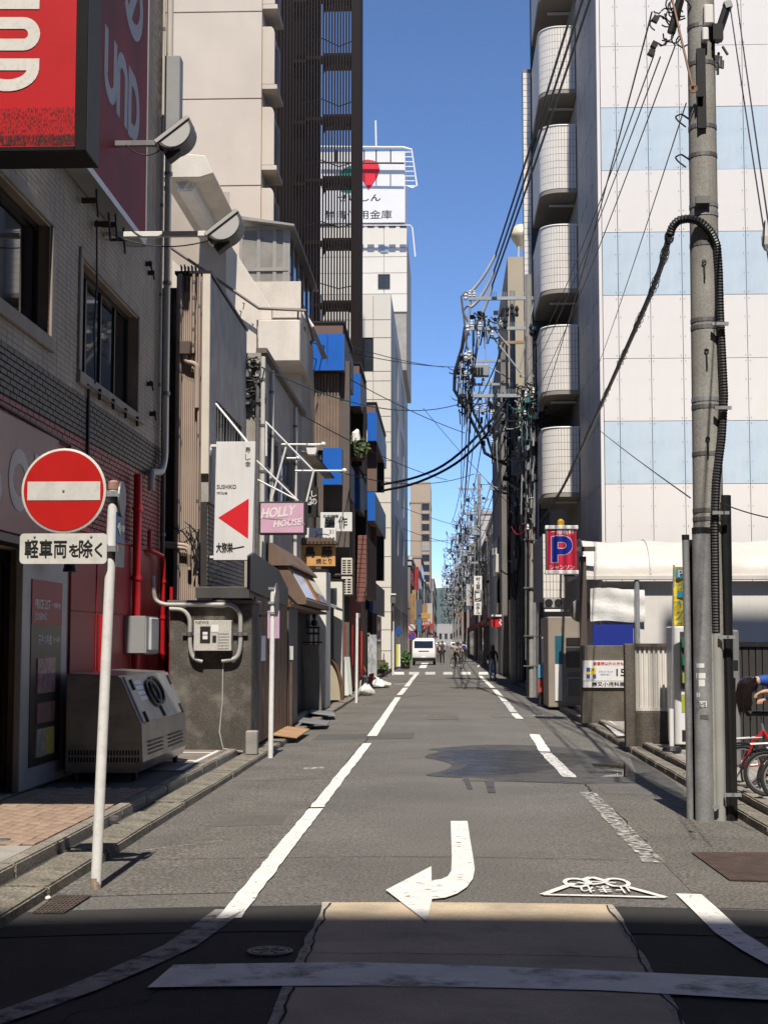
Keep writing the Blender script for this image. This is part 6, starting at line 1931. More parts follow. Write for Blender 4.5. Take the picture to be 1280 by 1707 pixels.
# setback upper block and the sign
YU = 112.0
xun = px_x(679, YU) - 1.1
zu0, zu1 = zl0, px_z(376, YU, 640)
MB().box(-16, xun + 1.1 - 0.05, YU + 0.1, 128, zl0 - 0.2, zu1 - 0.05).build('upper_core', M_joint, bk)
xcol = [-16, px_x(640, YU), xun + 1.1]
for ya_, yb_ in zip([376, 413, 428, 455, 490], [413, 428, 455, 490, 520]):
  for xa_, xb2 in zip(xcol[:-1], xcol[1:]):
    MB().box(xa_ + .02, xb2 - .02, YU, YU + 0.11, px_z(yb_, YU) + 0.02, px_z(ya_, YU) - 0.02).build('wall_panel', M_bank, bk)
for (p_, q_) in [((630, 457), (650, 481))]:
  a_, c_ = at(p_[0], q_[1], YU - 0.05), at(q_[0], p_[1], YU - 0.05)
  window_y(bk, YU - 0.06, a_.x, c_.x, a_.z, c_.z, 2, 1, 0.03, gm=M_bw)
a_, c_ = at(634, 421, YU - 0.05), at(647, 410, YU - 0.05)
MB().box(a_.x, c_.x, YU - 0.06, YU - 0.001, a_.z, c_.z).build('vent', M_alu, bk)
sgn = thing('rooftop_sign', 'white rooftop sign with red and green drops and black characters', 'sign', at(620, 376, YU))
a_, c_ = at(530, 372, YU - 0.2), at(675, 252, YU - 0.2)
sf = MB().box(a_.x - 1.5, c_.x, YU - 0.2, YU + 8, a_.z, c_.z).build('panel', mat('sign board white', (0.74, 0.73, 0.72), 0.5, var=0.02), sgn)
YF = YU - 0.2
def blob(pts, m_, par):
  P_ = [at(x_, y_, YF) for x_, y_ in pts]
  n_ = len(P_)
  MB().add([(p_.x, YF - 0.03, p_.z) for p_ in P_] + [(p_.x, YF - 0.001, p_.z) for p_ in P_], [tuple(range(n_)), tuple(range(n_, 2 * n_))[::-1]] + [(i, n_ + i, n_ + (i + 1) % n_, (i + 1) % n_) for i in range(n_)]).build('drop_mark', m_, par)
drop = [(614, 317), (608, 306), (600, 294), (596, 283), (597, 274), (603, 268), (613, 266), (624, 268), (631, 274), (633, 283), (629, 295), (622, 306), (617, 313)]
blob(drop, mat('drop red', (0.70, 0.02, 0.035), 0.4, var=0), sf)
gd = [(x_ - 36 + (0), y_ + 26) for x_, y_ in []]
blob([(596, 282), (586, 276), (575, 280), (565, 290), (562, 305), (567, 318), (580, 322), (592, 319), (599, 308), (599, 296), (597, 288)][::-1], mat('drop green', (0.0, 0.25, 0.17), 0.4, var=0), sf)
ytext('せいしん', 562, 324, 634, 336, YF, M_ink, sf, 0.03)
ytext('静清信用金庫', 541, 350, 653, 366, YF, M_ink, sf, 0.012)
# rail round the sign head, masts and ladder cage
for (pts, r_) in [([(535, 245), (640, 246), (672, 246), (686, 250)], 0.10), ([(535, 271), (674, 272)], 0.07)]:
  pipe('rail', [at(x_, y_, YU - 1.2) for x_, y_ in pts], r_, M_white_p if r_ > .08 else M_frame, sgn, 6)
for px in (560, 587, 607, 627, 651):
  pipe('rail_post', [at(px, 250, YU - 1.2), at(px, 272, YU - 1.2)], 0.05, M_frame, sgn, 5)
pipe('mast', [at(627, 246, YU), at(626, 201, YU)], 0.07, M_white_p, sgn, 6)
pipe('mast', [at(598, 246, YU), at(597, 137, YU)], 0.07, M_white_p, sgn, 6)
for k in range(8):
  y_ = 254 + k * 8
  pipe('cage_bar', [at(675, y_, YU + 1), at(686 + k * 0.9, y_, YU + 1)], 0.05, M_white_p, sgn, 5)
pipe('cage_upright', [at(686, 249, YU + 1), at(695, 310, YU + 1), at(688, 313, YU + 1), at(680, 311, YU + 1)], 0.06, M_white_p, sgn, 5)
pipe('rail', [at(560, 376, YU - 1), at(684, 376, YU - 1), at(687, 380, YU - 1), at(692, 428, YU - 1)], 0.06, M_white_p, sgn, 5)
for k in range(5):
  MB().obox(at(600 + 18 * k, 378, YU - 0.9), 0.5, 0.3, 0.14).build('sign_lamp', M_frame, sgn)
# ------------------------------------------------------------------ panelled white building on the right
M_pan = mat('cladding white', (0.75, 0.72, 0.69), 0.55, var=0.03, vs=0.8, streak=0.12, ss=(4, 4, .4), dirt=(.62, .585, .55))
M_panb = mat('cladding pale blue', (0.50, 0.60, 0.68), 0.55, var=0.07, vs=1.6, streak=0.35, ss=(3, 3, .5), dirt=(.62, .68, .72))
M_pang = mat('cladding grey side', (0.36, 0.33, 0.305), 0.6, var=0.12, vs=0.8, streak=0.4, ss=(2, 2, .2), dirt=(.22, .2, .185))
M_bolt = mat('bolt', (0.30, 0.29, 0.28), 0.5, 0.4)
wr = thing('panel_building', 'tall building clad in white panels with pale blue bands', 'building', (8, 45, 0))
YR = 39.0
XR = px_x(1003, YR)
vx = [px_x(p_, YR) for p_ in (1009, 1035.5, 1089.7, 1143.8, 1198)]
pw = vx[3] - vx[2]
cols = vx[:2] + [vx[1] + pw * k for k in range(1, 10)]
hy = [px_z(y_, YR, 1080) for y_ in (807, 702, 597.5, 492, 387, 284, 179, 77)]
ph = (hy[7] - hy[0]) / 7
rows = [hy[0] - ph * k for k in (2, 1)] + hy + [hy[7] + ph * k for k in range(1, 6)]
blue = {3 - 0, }
MB().box(XR + 0.1, 16, YR + 0.12, 60, 0, rows[-1]).build('core', mat('cladding joint', (0.46, 0.43, 0.41), 0.9), wr)
MB().box(XR, vx[0] - 0.012, YR - 0.02, YR + 0.1, rows[0], rows[-1]).build('corner_strip', M_pan, wr)
meshes = {}
for j in range(len(rows) - 1):
  bluerow = any(abs(rows[j] - z_) < 0.05 for z_ in (hy[0], hy[3], hy[5]))
  for i in range(len(cols) - 1):
    wd, ht = cols[i + 1] - cols[i], rows[j + 1] - rows[j]
    key = (round(wd, 2), round(ht, 2), bluerow)
    if key not in meshes:
      meshes[key] = MB().box(0.006, wd - 0.006, 0, 0.1, 0.006, ht - 0.006).mesh('wall_panel', M_panb if bluerow else M_pan, 0.006)
    inst(meshes[key], 'wall_panel', wr, (cols[i], YR + random.uniform(0, .006), rows[j]))
b = MB()
for j in range(len(rows) - 1):
  for i in range(1, len(cols)):
    for f_ in (0.05, 0.35, 0.66, 0.95):
      for dx in (-0.055, 0.055):
        z_ = rows[j] + ph * f_
        b.lathe([(0.011, 0), (0.01, -0.01), (0.002, -0.012)], (cols[i] + dx, YR - 0.001, z_), 6, 'y')
bo = b.build('bolts', M_bolt, wr); bo['kind'] = 'stuff'
YR2 = px_y(968, XR)
for j in range(len(rows) - 1):
  for k in range(4):
    ya_, yb_ = YR + 0.12 + (YR2 - YR - .12) * k / 4, YR + 0.12 + (YR2 - YR - .12) * (k + 1) / 4
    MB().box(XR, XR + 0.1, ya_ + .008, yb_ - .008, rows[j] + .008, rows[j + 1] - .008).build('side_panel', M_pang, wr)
b = MB()
for j in range(len(rows) - 1):
  for k in range(1, 4):
    for f_ in (0.05, 0.5, 0.95):
      yy = YR + 0.12 + (YR2 - YR - .12) * k / 4
      for d_ in (-.06, .06):
        b.lathe([(0.014, 0), (0.012, -0.014), (0.002, -0.016)], (XR - 0.001, yy + d_, rows[j] + ph * f_), 6, 'x')
bo = b.build('bolts', M_bolt, wr); bo['kind'] = 'stuff'
# ------------------------------------------------------------------ balconies with rounded tiled fronts
M_bt = mat('balcony tile', (0.76, 0.72, 0.66), 0.4, var=0.05, vs=2, streak=0.08, dirt=(.45, .41, .36))
M_grt = mat('tile grout', (0.24, 0.22, 0.195), 0.9)
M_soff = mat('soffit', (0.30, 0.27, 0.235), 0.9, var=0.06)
ap = thing('balcony_apartment_block', 'apartment block with rounded white tiled balconies beside the panelled building', 'building', (5, 52, 0))
YB0 = YR2 + 0.05
xL = px_x(903, YB0 + 1.0)
prof = [(XR - 0.005, YB0)]
rc = 0.62
for a in range(270, 179, -9):
  prof.append((xL + rc + rc * math.cos(R(a)), YB0 + rc + rc * math.sin(R(a))))
prof.append((xL, YB0 + 4.6))
def along(prof):
  out = [0.0]
  for i in range(1, len(prof)):
    out.append(out[-1] + math.hypot(prof[i][0] - prof[i - 1][0], prof[i][1] - prof[i - 1][1]))
  return out
S_ = along(prof)
hb_ = px_z(210, YB0, 935) - px_z(314, YB0, 935)
# wall ring, soffit and coping share one mesh for all storeys
b = MB()
n = len(prof)
inner = [(max(x_ + 0.14, xL + 0.14), y_ + (0.14 if y_ < YB0 + rc else 0)) for x_, y_ in prof]
vs = [(x_, y_, 0.0) for x_, y_ in prof] + [(x_, y_, hb_) for x_, y_ in prof] + [(x_, y_, 0.0) for x_, y_ in inner] + [(x_, y_, hb_) for x_, y_ in inner]
fs = []
for i in range(n - 1):
  fs += [(i, i + 1, n + i + 1, n + i), (2 * n + i + 1, 2 * n + i, 3 * n + i, 3 * n + i + 1), (n + i, n + i + 1, 3 * n + i + 1, 3 * n + i)]
b.add(vs, fs)
me_wall = b.mesh('balcony_wall', M_grt, fix=True)
b = MB()
fl = prof + [(XR, YB0 + 4.6)]
b.prism([(x_, y_) for x_, y_ in fl], 'z', 0.0, 0.16)
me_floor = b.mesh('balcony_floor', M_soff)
b = MB()
vs = [(x_ - 0.0, y_, hb_) for x_, y_ in prof]
b.tube([(x_, y_, hb_ + 0.02) for x_, y_ in prof], 0.035, 6)
me_cope = b.mesh('balcony_coping', M_bt)
# tiles standing a little proud of the grout
b = MB()
tw_, th_, gp_ = 0.085, hb_ / 9, 0.011
s_ = 0.02
def nrm(s_):
  a_, c_ = P0(s_ - 0.03), P0(s_ + 0.03)
  dx, dy = c_[0] - a_[0], c_[1] - a_[1]
  l_ = math.hypot(dx, dy) or 1
  return (dy / l_, -dx / l_)
def P0(s_):
  s_ = max(0, min(S_[-1] - 1e-6, s_))
  i = min(max(k for k in range(len(S_)) if S_[k] <= s_), len(prof) - 2)
  t_ = (s_ - S_[i]) / (S_[i + 1] - S_[i])
  return (prof[i][0] + (prof[i + 1][0] - prof[i][0]) * t_, prof[i][1] + (prof[i + 1][1] - prof[i][1]) * t_)
while s_ < S_[-1] - tw_:
  a_, c_ = P0(s_ + gp_ / 2), P0(s_ + tw_ - gp_ / 2)
  nx, ny = nrm(s_ + tw_ / 2)
  # outward is away from the building: towards -x / -y
  if nx > 0 or (abs(nx) < 1e-3 and ny > 0):
    nx, ny = -nx, -ny
  if ny > 0 and abs(ny) > abs(nx):
    nx, ny = -nx, -ny
  for r_ in range(9):
    z0_, z1_ = r_ * th_ + gp_ / 2, (r_ + 1) * th_ - gp_ / 2
    o_ = 0.012
    b.add([(a_[0] + nx * o_, a_[1] + ny * o_, z0_), (c_[0] + nx * o_, c_[1] + ny * o_, z0_), (c_[0] + nx * o_, c_[1] + ny * o_, z1_), (a_[0] + nx * o_, a_[1] + ny * o_, z1_),
               (a_[0], a_[1], z0_), (c_[0], c_[1], z0_), (c_[0], c_[1], z1_), (a_[0], a_[1], z1_)], [(0, 1, 2, 3), (0, 4, 5, 1), (1, 5, 6, 2), (2, 6, 7, 3), (3, 7, 4, 0)])
  s_ += tw_
me_tile = b.mesh('tile_facing', M_bt)
zb2 = px_z(314, YB0, 935)
stp = px_z(210, YB0, 935) - px_z(376, YB0, 935)
me_lamp = MB().box(0, 1.0, 0, 0.12, 0, 0.05).mesh('ceiling_lamp', M_letter)
for k in range(-3, 6):
  z_ = zb2 + stp * k
  wl = inst(me_wall, 'balcony', ap, (0, 0, z_))
  LOCAL.add(wl.name)
  inst(me_tile, 'tile_facing', wl)['kind'] = 'stuff'
  inst(me_cope, 'coping', wl)
  inst(me_floor, 'slab', wl, (0, 0, -0.12))
  inst(me_lamp, 'ceiling_lamp', wl, (XR - 0.75, YB0 + 1.2, -0.2))
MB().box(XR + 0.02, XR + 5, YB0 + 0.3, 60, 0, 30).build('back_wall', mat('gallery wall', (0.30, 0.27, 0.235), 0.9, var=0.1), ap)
for k in range(-3, 6):
  z_ = zb2 + stp * k
  MB().box(XR - 0.02, XR + 0.019, YB0 + 1.6, YB0 + 2.6, z_, z_ + 2.1).build('gallery_door', mat('door dark', (0.05, 0.045, 0.04), 0.5), ap)
  MB().box(XR - 1.0, XR + 0.0, YB0 + 4.7, YB0 + 4.9, z_ + 0.1, z_ + stp - .1).build('divider', M_soff, ap)
YQ = 49.0
x0, x1 = px_x(877, YQ), px_x(890, YQ)
zt = px_z(115, YQ, 884)
MB().box(x0, x1, YQ + 0.02, YQ + 0.5, 0, zt).build('end_wall', M_grt, ap)
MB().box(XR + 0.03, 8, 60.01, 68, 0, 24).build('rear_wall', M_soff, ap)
tiles_y('tile_facing', YQ + 0.02, x0, x1, 3, zt, 0.13, 0.2, 0.012, M_bt, ap, bond=False)
MB().box(x1 + .005, px_x(903, YQ) + .25, YQ + 0.1, YQ + 0.2, 4, zt + 6).build('glass_strip', glass_mat('stair glass', (0.10, 0.13, 0.17), 0.08), ap)
# lowest balcony edge (nearer the lamps of the car park)
t_ = thing('tiled_sign_box', 'white tiled box at first floor level behind the red parking sign', 'wall', at(922, 1000, 40))
q0, q1 = at(905, 997, 40.0), at(940, 890, 40.0)
MB().box(q0.x, q1.x, 40.0, 44.5, q0.z, q1.z).build('core', M_grt, t_)
tiles_y('tile_facing', 40.0, q0.x, q1.x, q0.z, q1.z, 0.088, (q1.z - q0.z) / 8, 0.012, M_bt, t_, bond=False)
# ------------------------------------------------------------------ car park entrance: canopy, walls, signs
M_vin = mat('canopy vinyl', (0.58, 0.545, 0.49), 0.5, var=0.07, vs=0.9, bump=0.5, bs=3.0, streak=0.12, dirt=(.52, .48, .42))
M_tarp = mat('white tarp', (0.74, 0.73, 0.70), 0.55, var=0.05, vs=2, bump=0.8, bs=4)
M_post = mat('post brown', (0.085, 0.065, 0.055), 0.6, var=0.15, vs=4)
cp_ = thing('vinyl_canopy', 'white arched vinyl canopy over the car park entrance', 'canopy', (6, 33, 0))
YC = 32.5
zc0 = px_z(962, YC, 1050)
zc1 = px_z(899, YC, 1050)
xc0 = px_x(974, YC)
b = MB()
n = 10
depth = 5.2
sect = [(YC + 1.15 * (1 - math.cos(R(a))), zc0 + 0.05 + (zc1 - zc0) * math.sin(R(a))) for a in range(0, 91, 10)] + [(YC + 4.5, zc1 + 0.02)]
vs, fs = [], []
m_ = 26
for i in range(m_ + 1):
  xx = xc0 - 0.02 + (12 - xc0) * i / m_
  # the cloth sags a little between the hoops
  sag = 0.05 * math.sin(math.pi * (i % 4) / 4) ** 2
  for j, (y_, z_) in enumerate(sect):
    vs.append((xx - (0.28 * (1 - j / len(sect)) if i == 0 else 0) * 0, y_ + sag, z_ - sag))
k = len(sect)
for i in range(m_):
  for j in range(k - 1):
    fs.append((i * k + j, (i + 1) * k + j, (i + 1) * k + j + 1, i * k + j + 1))
b.add(vs, fs)
sh = b.build('vinyl_sheet', M_vin, cp_, smooth=True)
b = MB()
b.add([(xc0 - 0.02, y_, z_) for y_, z_ in sect] + [(xc0 - 0.02, YC + 4.5, zc0 + 0.05)], [tuple(range(len(sect) + 1))])
b.build('end_cloth', mat('canopy end', (0.3, 0.28, 0.26), 0.7), cp_)
for i in range(0, m_ + 1, 4):
  xx = xc0 - 0.02 + (12 - xc0) * i / m_
  MB().tube([(xx, y_ - 0.01, z_ + 0.012) for y_, z_ in sect], 0.02, 6).build('hoop', M_vin if i else M_steel, cp_)
MB().box(xc0 - 0.05, 12, YC - 0.06, YC + 0.06, zc0 - 0.06, zc0 + 0.04).build('gutter', mat('gutter cream', (0.62, 0.58, 0.53), 0.5), cp_, 0.01)
for px in (1060,):
  xx = px_x(px, YC)
  MB().cyl((xx, YC + 0.02, 0.05), (xx, YC + 0.02, zc0 - 0.06), 0.055, n=10).build('post', M_steel, cp_)
MB().box(xc0 - 0.12, xc0 + 0.02, YC - 0.1, YC + 0.06, 0.05, px_z(928, YC, 965)).build('post', M_post, cp_)
MB().box(xc0 - 0.4, xc0 - 0.14, YC + 0.3, YC + 0.6, px_z(960, YC), px_z(925, YC)).build('end_plate', M_post, cp_)
# tarp hung behind the posts and the blue sheet
YTp = 32.56
q0, q1 = at(984, 1036, YTp), at(1062, 981, YTp)
vs, fs = [], []
for i in range(15):
  for j in range(9):
    u, v = i / 14, j / 8
    vs.append((q0.x + (q1.x + 0.15 - q0.x) * u, YTp + 0.018 * math.sin(11 * v + 3 * u) + 0.012 * math.sin(17 * u + 4 * v), q0.z + (q1.z - q0.z) * v + 0.02 * math.sin(6 * u)))
fs = [(i * 9 + j, (i + 1) * 9 + j, (i + 1) * 9 + j + 1, i * 9 + j + 1) for i in range(14) for j in range(8)]
tp = MB().add(vs, fs).build('hung_tarp', M_tarp, cp_, smooth=True)
bs2 = thing('blue_signboard', 'plain blue board standing behind the stained block wall', 'signboard', at(1020, 1075, 33))
q0, q1 = at(988, 1090, 32.46), at(1055, 1041, 32.46)
MB().box(q0.x, q1.x, 32.46, 32.49, q0.z, q1.z).build('sheet', mat('panel royal blue', (0.012, 0.03, 0.26), 0.5, var=0.05), bs2)
for px in (990, 1050):
  MB().cyl((px_x(px, 32.52), 32.52, 0.05), (px_x(px, 32.52), 32.52, q1.z), 0.03, n=8).build('post', M_steel, bs2)
bw = thing('white_back_wall', 'white rendered wall under the vinyl canopy', 'wall', (7, 36, 0))
MB().box(px_x(1000, 32.66), 14, 32.66, 32.9, 0, zc0 - 0.08).build('wall', mat('wall white', (0.70, 0.67, 0.62), 0.85, var=0.05, streak=0.12, dirt=(.5, .47, .42)), bw)
# block wall with the clinic sign
M_blk = mat('mossy concrete', (0.115, 0.10, 0.082), 0.95, var=0.3, vs=1.8, grain=0.4, gs=40, bump=0.5, bs=40, spot=0.6, spots=2.5, dirt=(0.055, 0.047, 0.035))
blk = thing('block_wall', 'stained concrete wall end carrying a white clinic sign', 'wall', at(1010, 1200, 31))
q0, q1 = at(970, 1200, 31), at(1062, 1076, 31)
MB().box(q0.x, q1.x + 1.2, 31, 31.25, 0.02, q1.z).build('wall', M_blk, blk, 0.015)
cs_ = thing('clinic_sign', 'white sign with blue and yellow squares and black characters on the block wall', 'sign', at(1010, 1146, 30.95))
s0, s1 = at(971, 1146, 30.95), at(1075, 1101, 30.95)
cf = MB().box(s0.x, s1.x, 30.95, 30.998, s0.z, s1.z).build('panel', mat('clinic white', (0.74, 0.73, 0.71), 0.4, var=0.03), cs_)
Ysg = 30.95
M_cblue = mat('clinic blue', (0.02, 0.09, 0.42), 0.4, var=0)
M_cyel = mat('clinic yellow', (0.72, 0.56, 0.02), 0.4, var=0)
M_cred = mat('clinic red', (0.55, 0.02, 0.03), 0.4, var=0)
def flat(px0, py0, px1, py1, Y, m_, par, name='mark', d=0.004):
  a_, c_ = at(px0, py1, Y), at(px1, py0, Y)
  return MB().box(a_.x, c_.x, Y - d, Y - 0.0005, a_.z, c_.z).build(name, m_, par)
for (a_, b_, c_, d_, m2) in [(977, 1113, 983, 1119.5, M_cblue), (983.5, 1113, 993, 1119.5, M_cyel), (977, 1120.2, 983, 1124, M_cyel), (983.5, 1120.2, 993, 1124, M_cyel), (977, 1124.6, 983, 1131, M_cblue), (984, 1124.6, 987, 1131, M_cyel), (987.5, 1124.6, 993, 1131, M_cblue)]:
  flat(a_, b_, c_, d_, Ysg, m2, cf)
flat(986, 1115, 989, 1118, Ysg - 0.004, M_cblue, cf)
ytext('歯医院以外の方も御利用', 988, 1103.5, 1058, 1109, Ysg, M_cred, cf, 0.02)
ytext('プラスパーキング', 997, 1118, 1021, 1121.5, Ysg, M_cblue, cf, 0.0)
ytext('城東町第１', 1000, 1123, 1017, 1126, Ysg, M_cblue, cf, 0.0)
ytext('1500', 1027, 1115, 1062, 1127, Ysg, M_ink, cf, 0.02)
ytext('小児科医院', 977, 1132, 992, 1134, Ysg, M_cblue, cf, 0.0)
ytext('勝又小児科医院', 986, 1137, 1050, 1144, Ysg, M_ink, cf, 0.03)
flat(971, 1134.5, 1075, 1135.3, Ysg, mat('rule grey', (.4, .4, .4)), cf)
# gate post and corrugated fence on its concrete base
YF_ = 24.2
fc_ = thing('corrugated_fence', 'white corrugated fence on a stained concrete base beside the vending machine', 'fence', at(1085, 1240, YF_))
q0, q1 = at(1043, 1242, YF_ - .1), at(1058, 1073, YF_ - .1)
MB().box(q0.x, q1.x, YF_ - 0.1, YF_ + 0.12, 0.02, q1.z).build('gate_post', M_blk, fc_, 0.012)
f0, f1 = at(1058.5, 1186, YF_), at(1210, 1078, YF_)
MB().box(f0.x, 6.5, YF_ - 0.03, YF_ + 0.15, 0.02, f0.z).build('base', M_blk, fc_, 0.012)
pr_ = []
xx = f0.x
while xx < 6.5:
  pr_ += [(xx, 0), (xx + 0.028, 0), (xx + 0.04, 0.03), (xx + 0.06, 0.03)]
  xx += 0.072
M_fen = mat('fence white', (0.68, 0.65, 0.60), 0.5, var=0.08, vs=2, streak=0.4, ss=(6, 6, .5), dirt=(.42, .38, .33))
MB().add([(x_, YF_ + .02 + d_, f0.z + .003) for x_, d_ in pr_] + [(x_, YF_ + .02 + d_, f1.z) for x_, d_ in pr_], [(i, i + 1, len(pr_) + i + 1, len(pr_) + i) for i in range(len(pr_) - 1)]).build('corrugated_sheet', M_fen, fc_)
MB().box(f0.x - .01, 6.5, YF_ - 0.02, YF_ + 0.08, f1.z + 0.001, f1.z + 0.05).build('top_rail', M_post, fc_)
for z_ in (f0.z + 0.04,):
  MB().box(f0.x, 6.5, YF_ - 0.02, YF_ + 0.015, z_ - .03, z_ + .02).build('bottom_rail', M_fen, fc_)
# dark panelled fence further right
df = thing('ribbed_fence', 'dark ribbed fence panel behind the bicycles', 'fence', at(1260, 1180, 21))
for k in range(16):
  xx = px_x(1222, 21) + k * 0.09
  MB().box(xx, xx + 0.075, 21, 21.04, 0.05, px_z(1078, 21, 1250)).build('slat', mat('slat dark', (0.04, 0.038, 0.036), 0.6, var=0.1), df)
MB().box(px_x(1218, 21), px_x(1222, 21) + 1.44, 21.045, 21.07, 0.05, px_z(1078, 21, 1250)).build('backing', M_dark, df)
MB().box(px_x(1215, 21), px_x(1300, 21), 20.97, 21.06, px_z(1078, 21, 1250) + .002, px_z(1070, 21, 1250)).build('top_rail', M_black, df)
# vending machine by the fence
vm = thing('vending_machine', 'white drinks vending machine behind the big utility pole', 'vending machine', at(1160, 1240, 22.8))
YM = 22.9
q0, q1 = at(1125, 1243, YM), at(1205, 1044, YM)
MB().box(q0.x, q1.x, YM, YM + 0.75, ZL + 0.06, q1.z).build('case', mat('vending white', (0.74, 0.74, 0.73), 0.35, var=0.03), vm, 0.015)
MB().box(q0.x + 0.09, q1.x - .09, YM - 0.02, YM - 0.001, 0.95, q1.z - 0.08).build('window', glass_mat('vending glass', (0.06, 0.07, 0.07), 0.05), vm)
rr = random.Random(4)
cans = [mat('can %d' % i, c, 0.35, 0.2, var=0.1) for i, c in enumerate([(0.02, 0.25, 0.08), (0.45, 0.5, 0.08), (0.03, 0.12, 0.28), (0.5, 0.42, 0.3), (0.2, 0.4, 0.05)])]
for r_ in range(3):
  for c__ in range(6):
    MB().cyl((q0.x + .14 + c__ * .1, YM - 0.05, 1.05 + .26 * r_), (q0.x + .14 + c__ * .1, YM - 0.05, 1.2 + .26 * r_), 0.034, n=8).build('drink_can', rr.choice(cans), vm)
MB().box(q0.x + .1, q0.x + .3, YM - .006, YM - .001, .62, .88).build('price_strip', cans[1], vm)
MB().box(q0.x + 0.1, q1.x - .1, YM - .01, YM - .001, .2, .36).build('hatch', M_frame, vm)
MB().box(q0.x + .05, q1.x - .05, YM + .03, YM + .7, 0.02, ZL + .06).build('plinth', M_black, vm)
# second dark machine right of the pole
tk = thing('parking_ticket_machine', 'grey parking ticket machine in the shade behind the bending person', 'ticket machine', at(1225, 1240, 19.5))
q0, q1 = at(1203, 1246, 19.8), at(1231, 1050, 19.8)
MB().box(q0.x, q1.x, 19.8, 20.3, ZL, q1.z).build('case', mat('ticket grey', (0.2, 0.2, 0.2), 0.4), tk, 0.02)
MB().lathe([(0.1, 0), (0.1, .03), (.06, .05)], ((q0.x + q1.x) / 2, 20.05, q1.z), 16).build('beacon', M_steel_d, tk)
MB().box(q0.x + .12, q1.x - .02, 19.79, 19.8, 1.3, 1.42).build('slot', M_black, tk)
# banner and its stand
bn = thing('yellow_banner', 'yellow vertical parking banner with blue characters', 'banner', at(1118, 1245, 22.2))
YN2 = 22.2
g = at(1119, 1247, YN2)
MB().lathe([(0.02, 0.0), (0.13, 0.0), (0.14, 0.03), (0.12, 0.08), (0.03, 0.09)], (g.x, YN2, ZL), 20).build('stand_base', M_black, bn)
MB().cyl((g.x, YN2, ZL + .05), (g.x, YN2, 0.7), 0.035, n=10).build('stand_tube', M_white_p, bn)
MB().cyl((g.x, YN2, 0.7), (px_x(1122, YN2), YN2, px_z(942, YN2, 1122)), 0.014, n=8).build('pole', M_steel, bn)
q0, q1 = at(1123, 1043, YN2), at(1148, 945, YN2)
vs = []
for i in range(5):
  for j in range(13):
    vs.append((q0.x + (q1.x - q0.x) * i / 4, YN2 - 0.01 + 0.02 * math.sin(j * 0.8 + i), q0.z + (q1.z - q0.z) * j / 12))
MB().add(vs, [(i * 13 + j, (i + 1) * 13 + j, (i + 1) * 13 + j + 1, i * 13 + j + 1) for i in range(4) for j in range(12)]).build('cloth', mat('banner yellow', (0.72, 0.55, 0.03), 0.7, var=0.04), bn)
M_bb = mat('banner blue', (0.04, 0.35, 0.55), 0.6, var=0)
for k, ch in enumerate('パーキング'):
  ytext(ch, 1128, 971 + k * 14.5, 1138, 981 + k * 14.5, YN2 - 0.035, M_bb, bn, 0.01)
flat(1126, 948, 1142, 964, YN2 - 0.03, M_bb, bn, 'p_mark')
ytext('P', 1130, 950, 1138, 962, YN2 - 0.042, M_letter, bn, 0.03)
# red parking sign
pk2 = thing('parking_sign', 'red hanging parking sign with a large blue P', 'sign', at(935, 955, 32.2))
YPk = 32.2
q0, q1 = at(912, 954, YPk), at(960, 879, YPk)
pc = MB().box(q0.x, q1.x, YPk, YPk + 0.16, q0.z, q1.z).build('panel', mat('parking red', (0.62, 0.022, 0.06), 0.4, var=0.04), pk2)
for zz_ in (q0.z, q1.z):
  MB().box(q0.x - .04, q1.x + .04, YPk - 0.03, YPk + .2, zz_ - 0.04, zz_ + 0.04).build('rim', M_letter, pk2, 0.01)
MB().box(q0.x - .03, q0.x - .001, YPk - 0.02, YPk + .18, q0.z + .041, q1.z - .041).build('side_rim', M_post, pk2)
MB().box(q1.x - .001 + .002, q1.x + .4, YPk + .06, YPk + .1, q1.z - .5, q1.z - .4).build('bracket', M_post, pk2)
MB().lathe([(0.02, 0), (0.07, 0.0), (0.07, 0.1), (0.03, 0.14)], (px_x(935, YPk), YPk + 0.08, q1.z + 0.04), 12).build('beacon', mat('beacon amber', (0.6, 0.35, 0.02), 0.25), pk2)
ytext('一般有料', 918, 882, 956, 891, YPk, M_letter, pc, 0.02)
ytext('シャンソン', 916, 942, 957, 950, YPk, M_letter, pc, 0.02)
def Pp(x_, y_):
  q_ = at(x_, y_, YPk)
  return (q_.x, q_.z)
stem = [Pp(924, 938.5), Pp(924, 893.5)]
bowl = [Pp(924, 898.5), Pp(938, 898.5)] + [Pp(938 + 10.5 * math.sin(R(a)), 909 - 10.5 * math.cos(R(a))) for a in range(15, 180, 15)] + [Pp(938, 919.5), Pp(924, 919.5)]
strokes([stem, bowl], mat('P outline', (0.62, 0.5, 0.62), 0.4, var=0), pc, (0, YPk - .001, 0), (1, 0, 0), (0, 0, 1), 0.155)
stem = [Pp(924, 937), Pp(924, 895)]
strokes([stem, bowl], mat('P blue', (0.01, 0.02, 0.28), 0.4, var=0), pc, (0, YPk - .005, 0), (1, 0, 0), (0, 0, 1), 0.118)
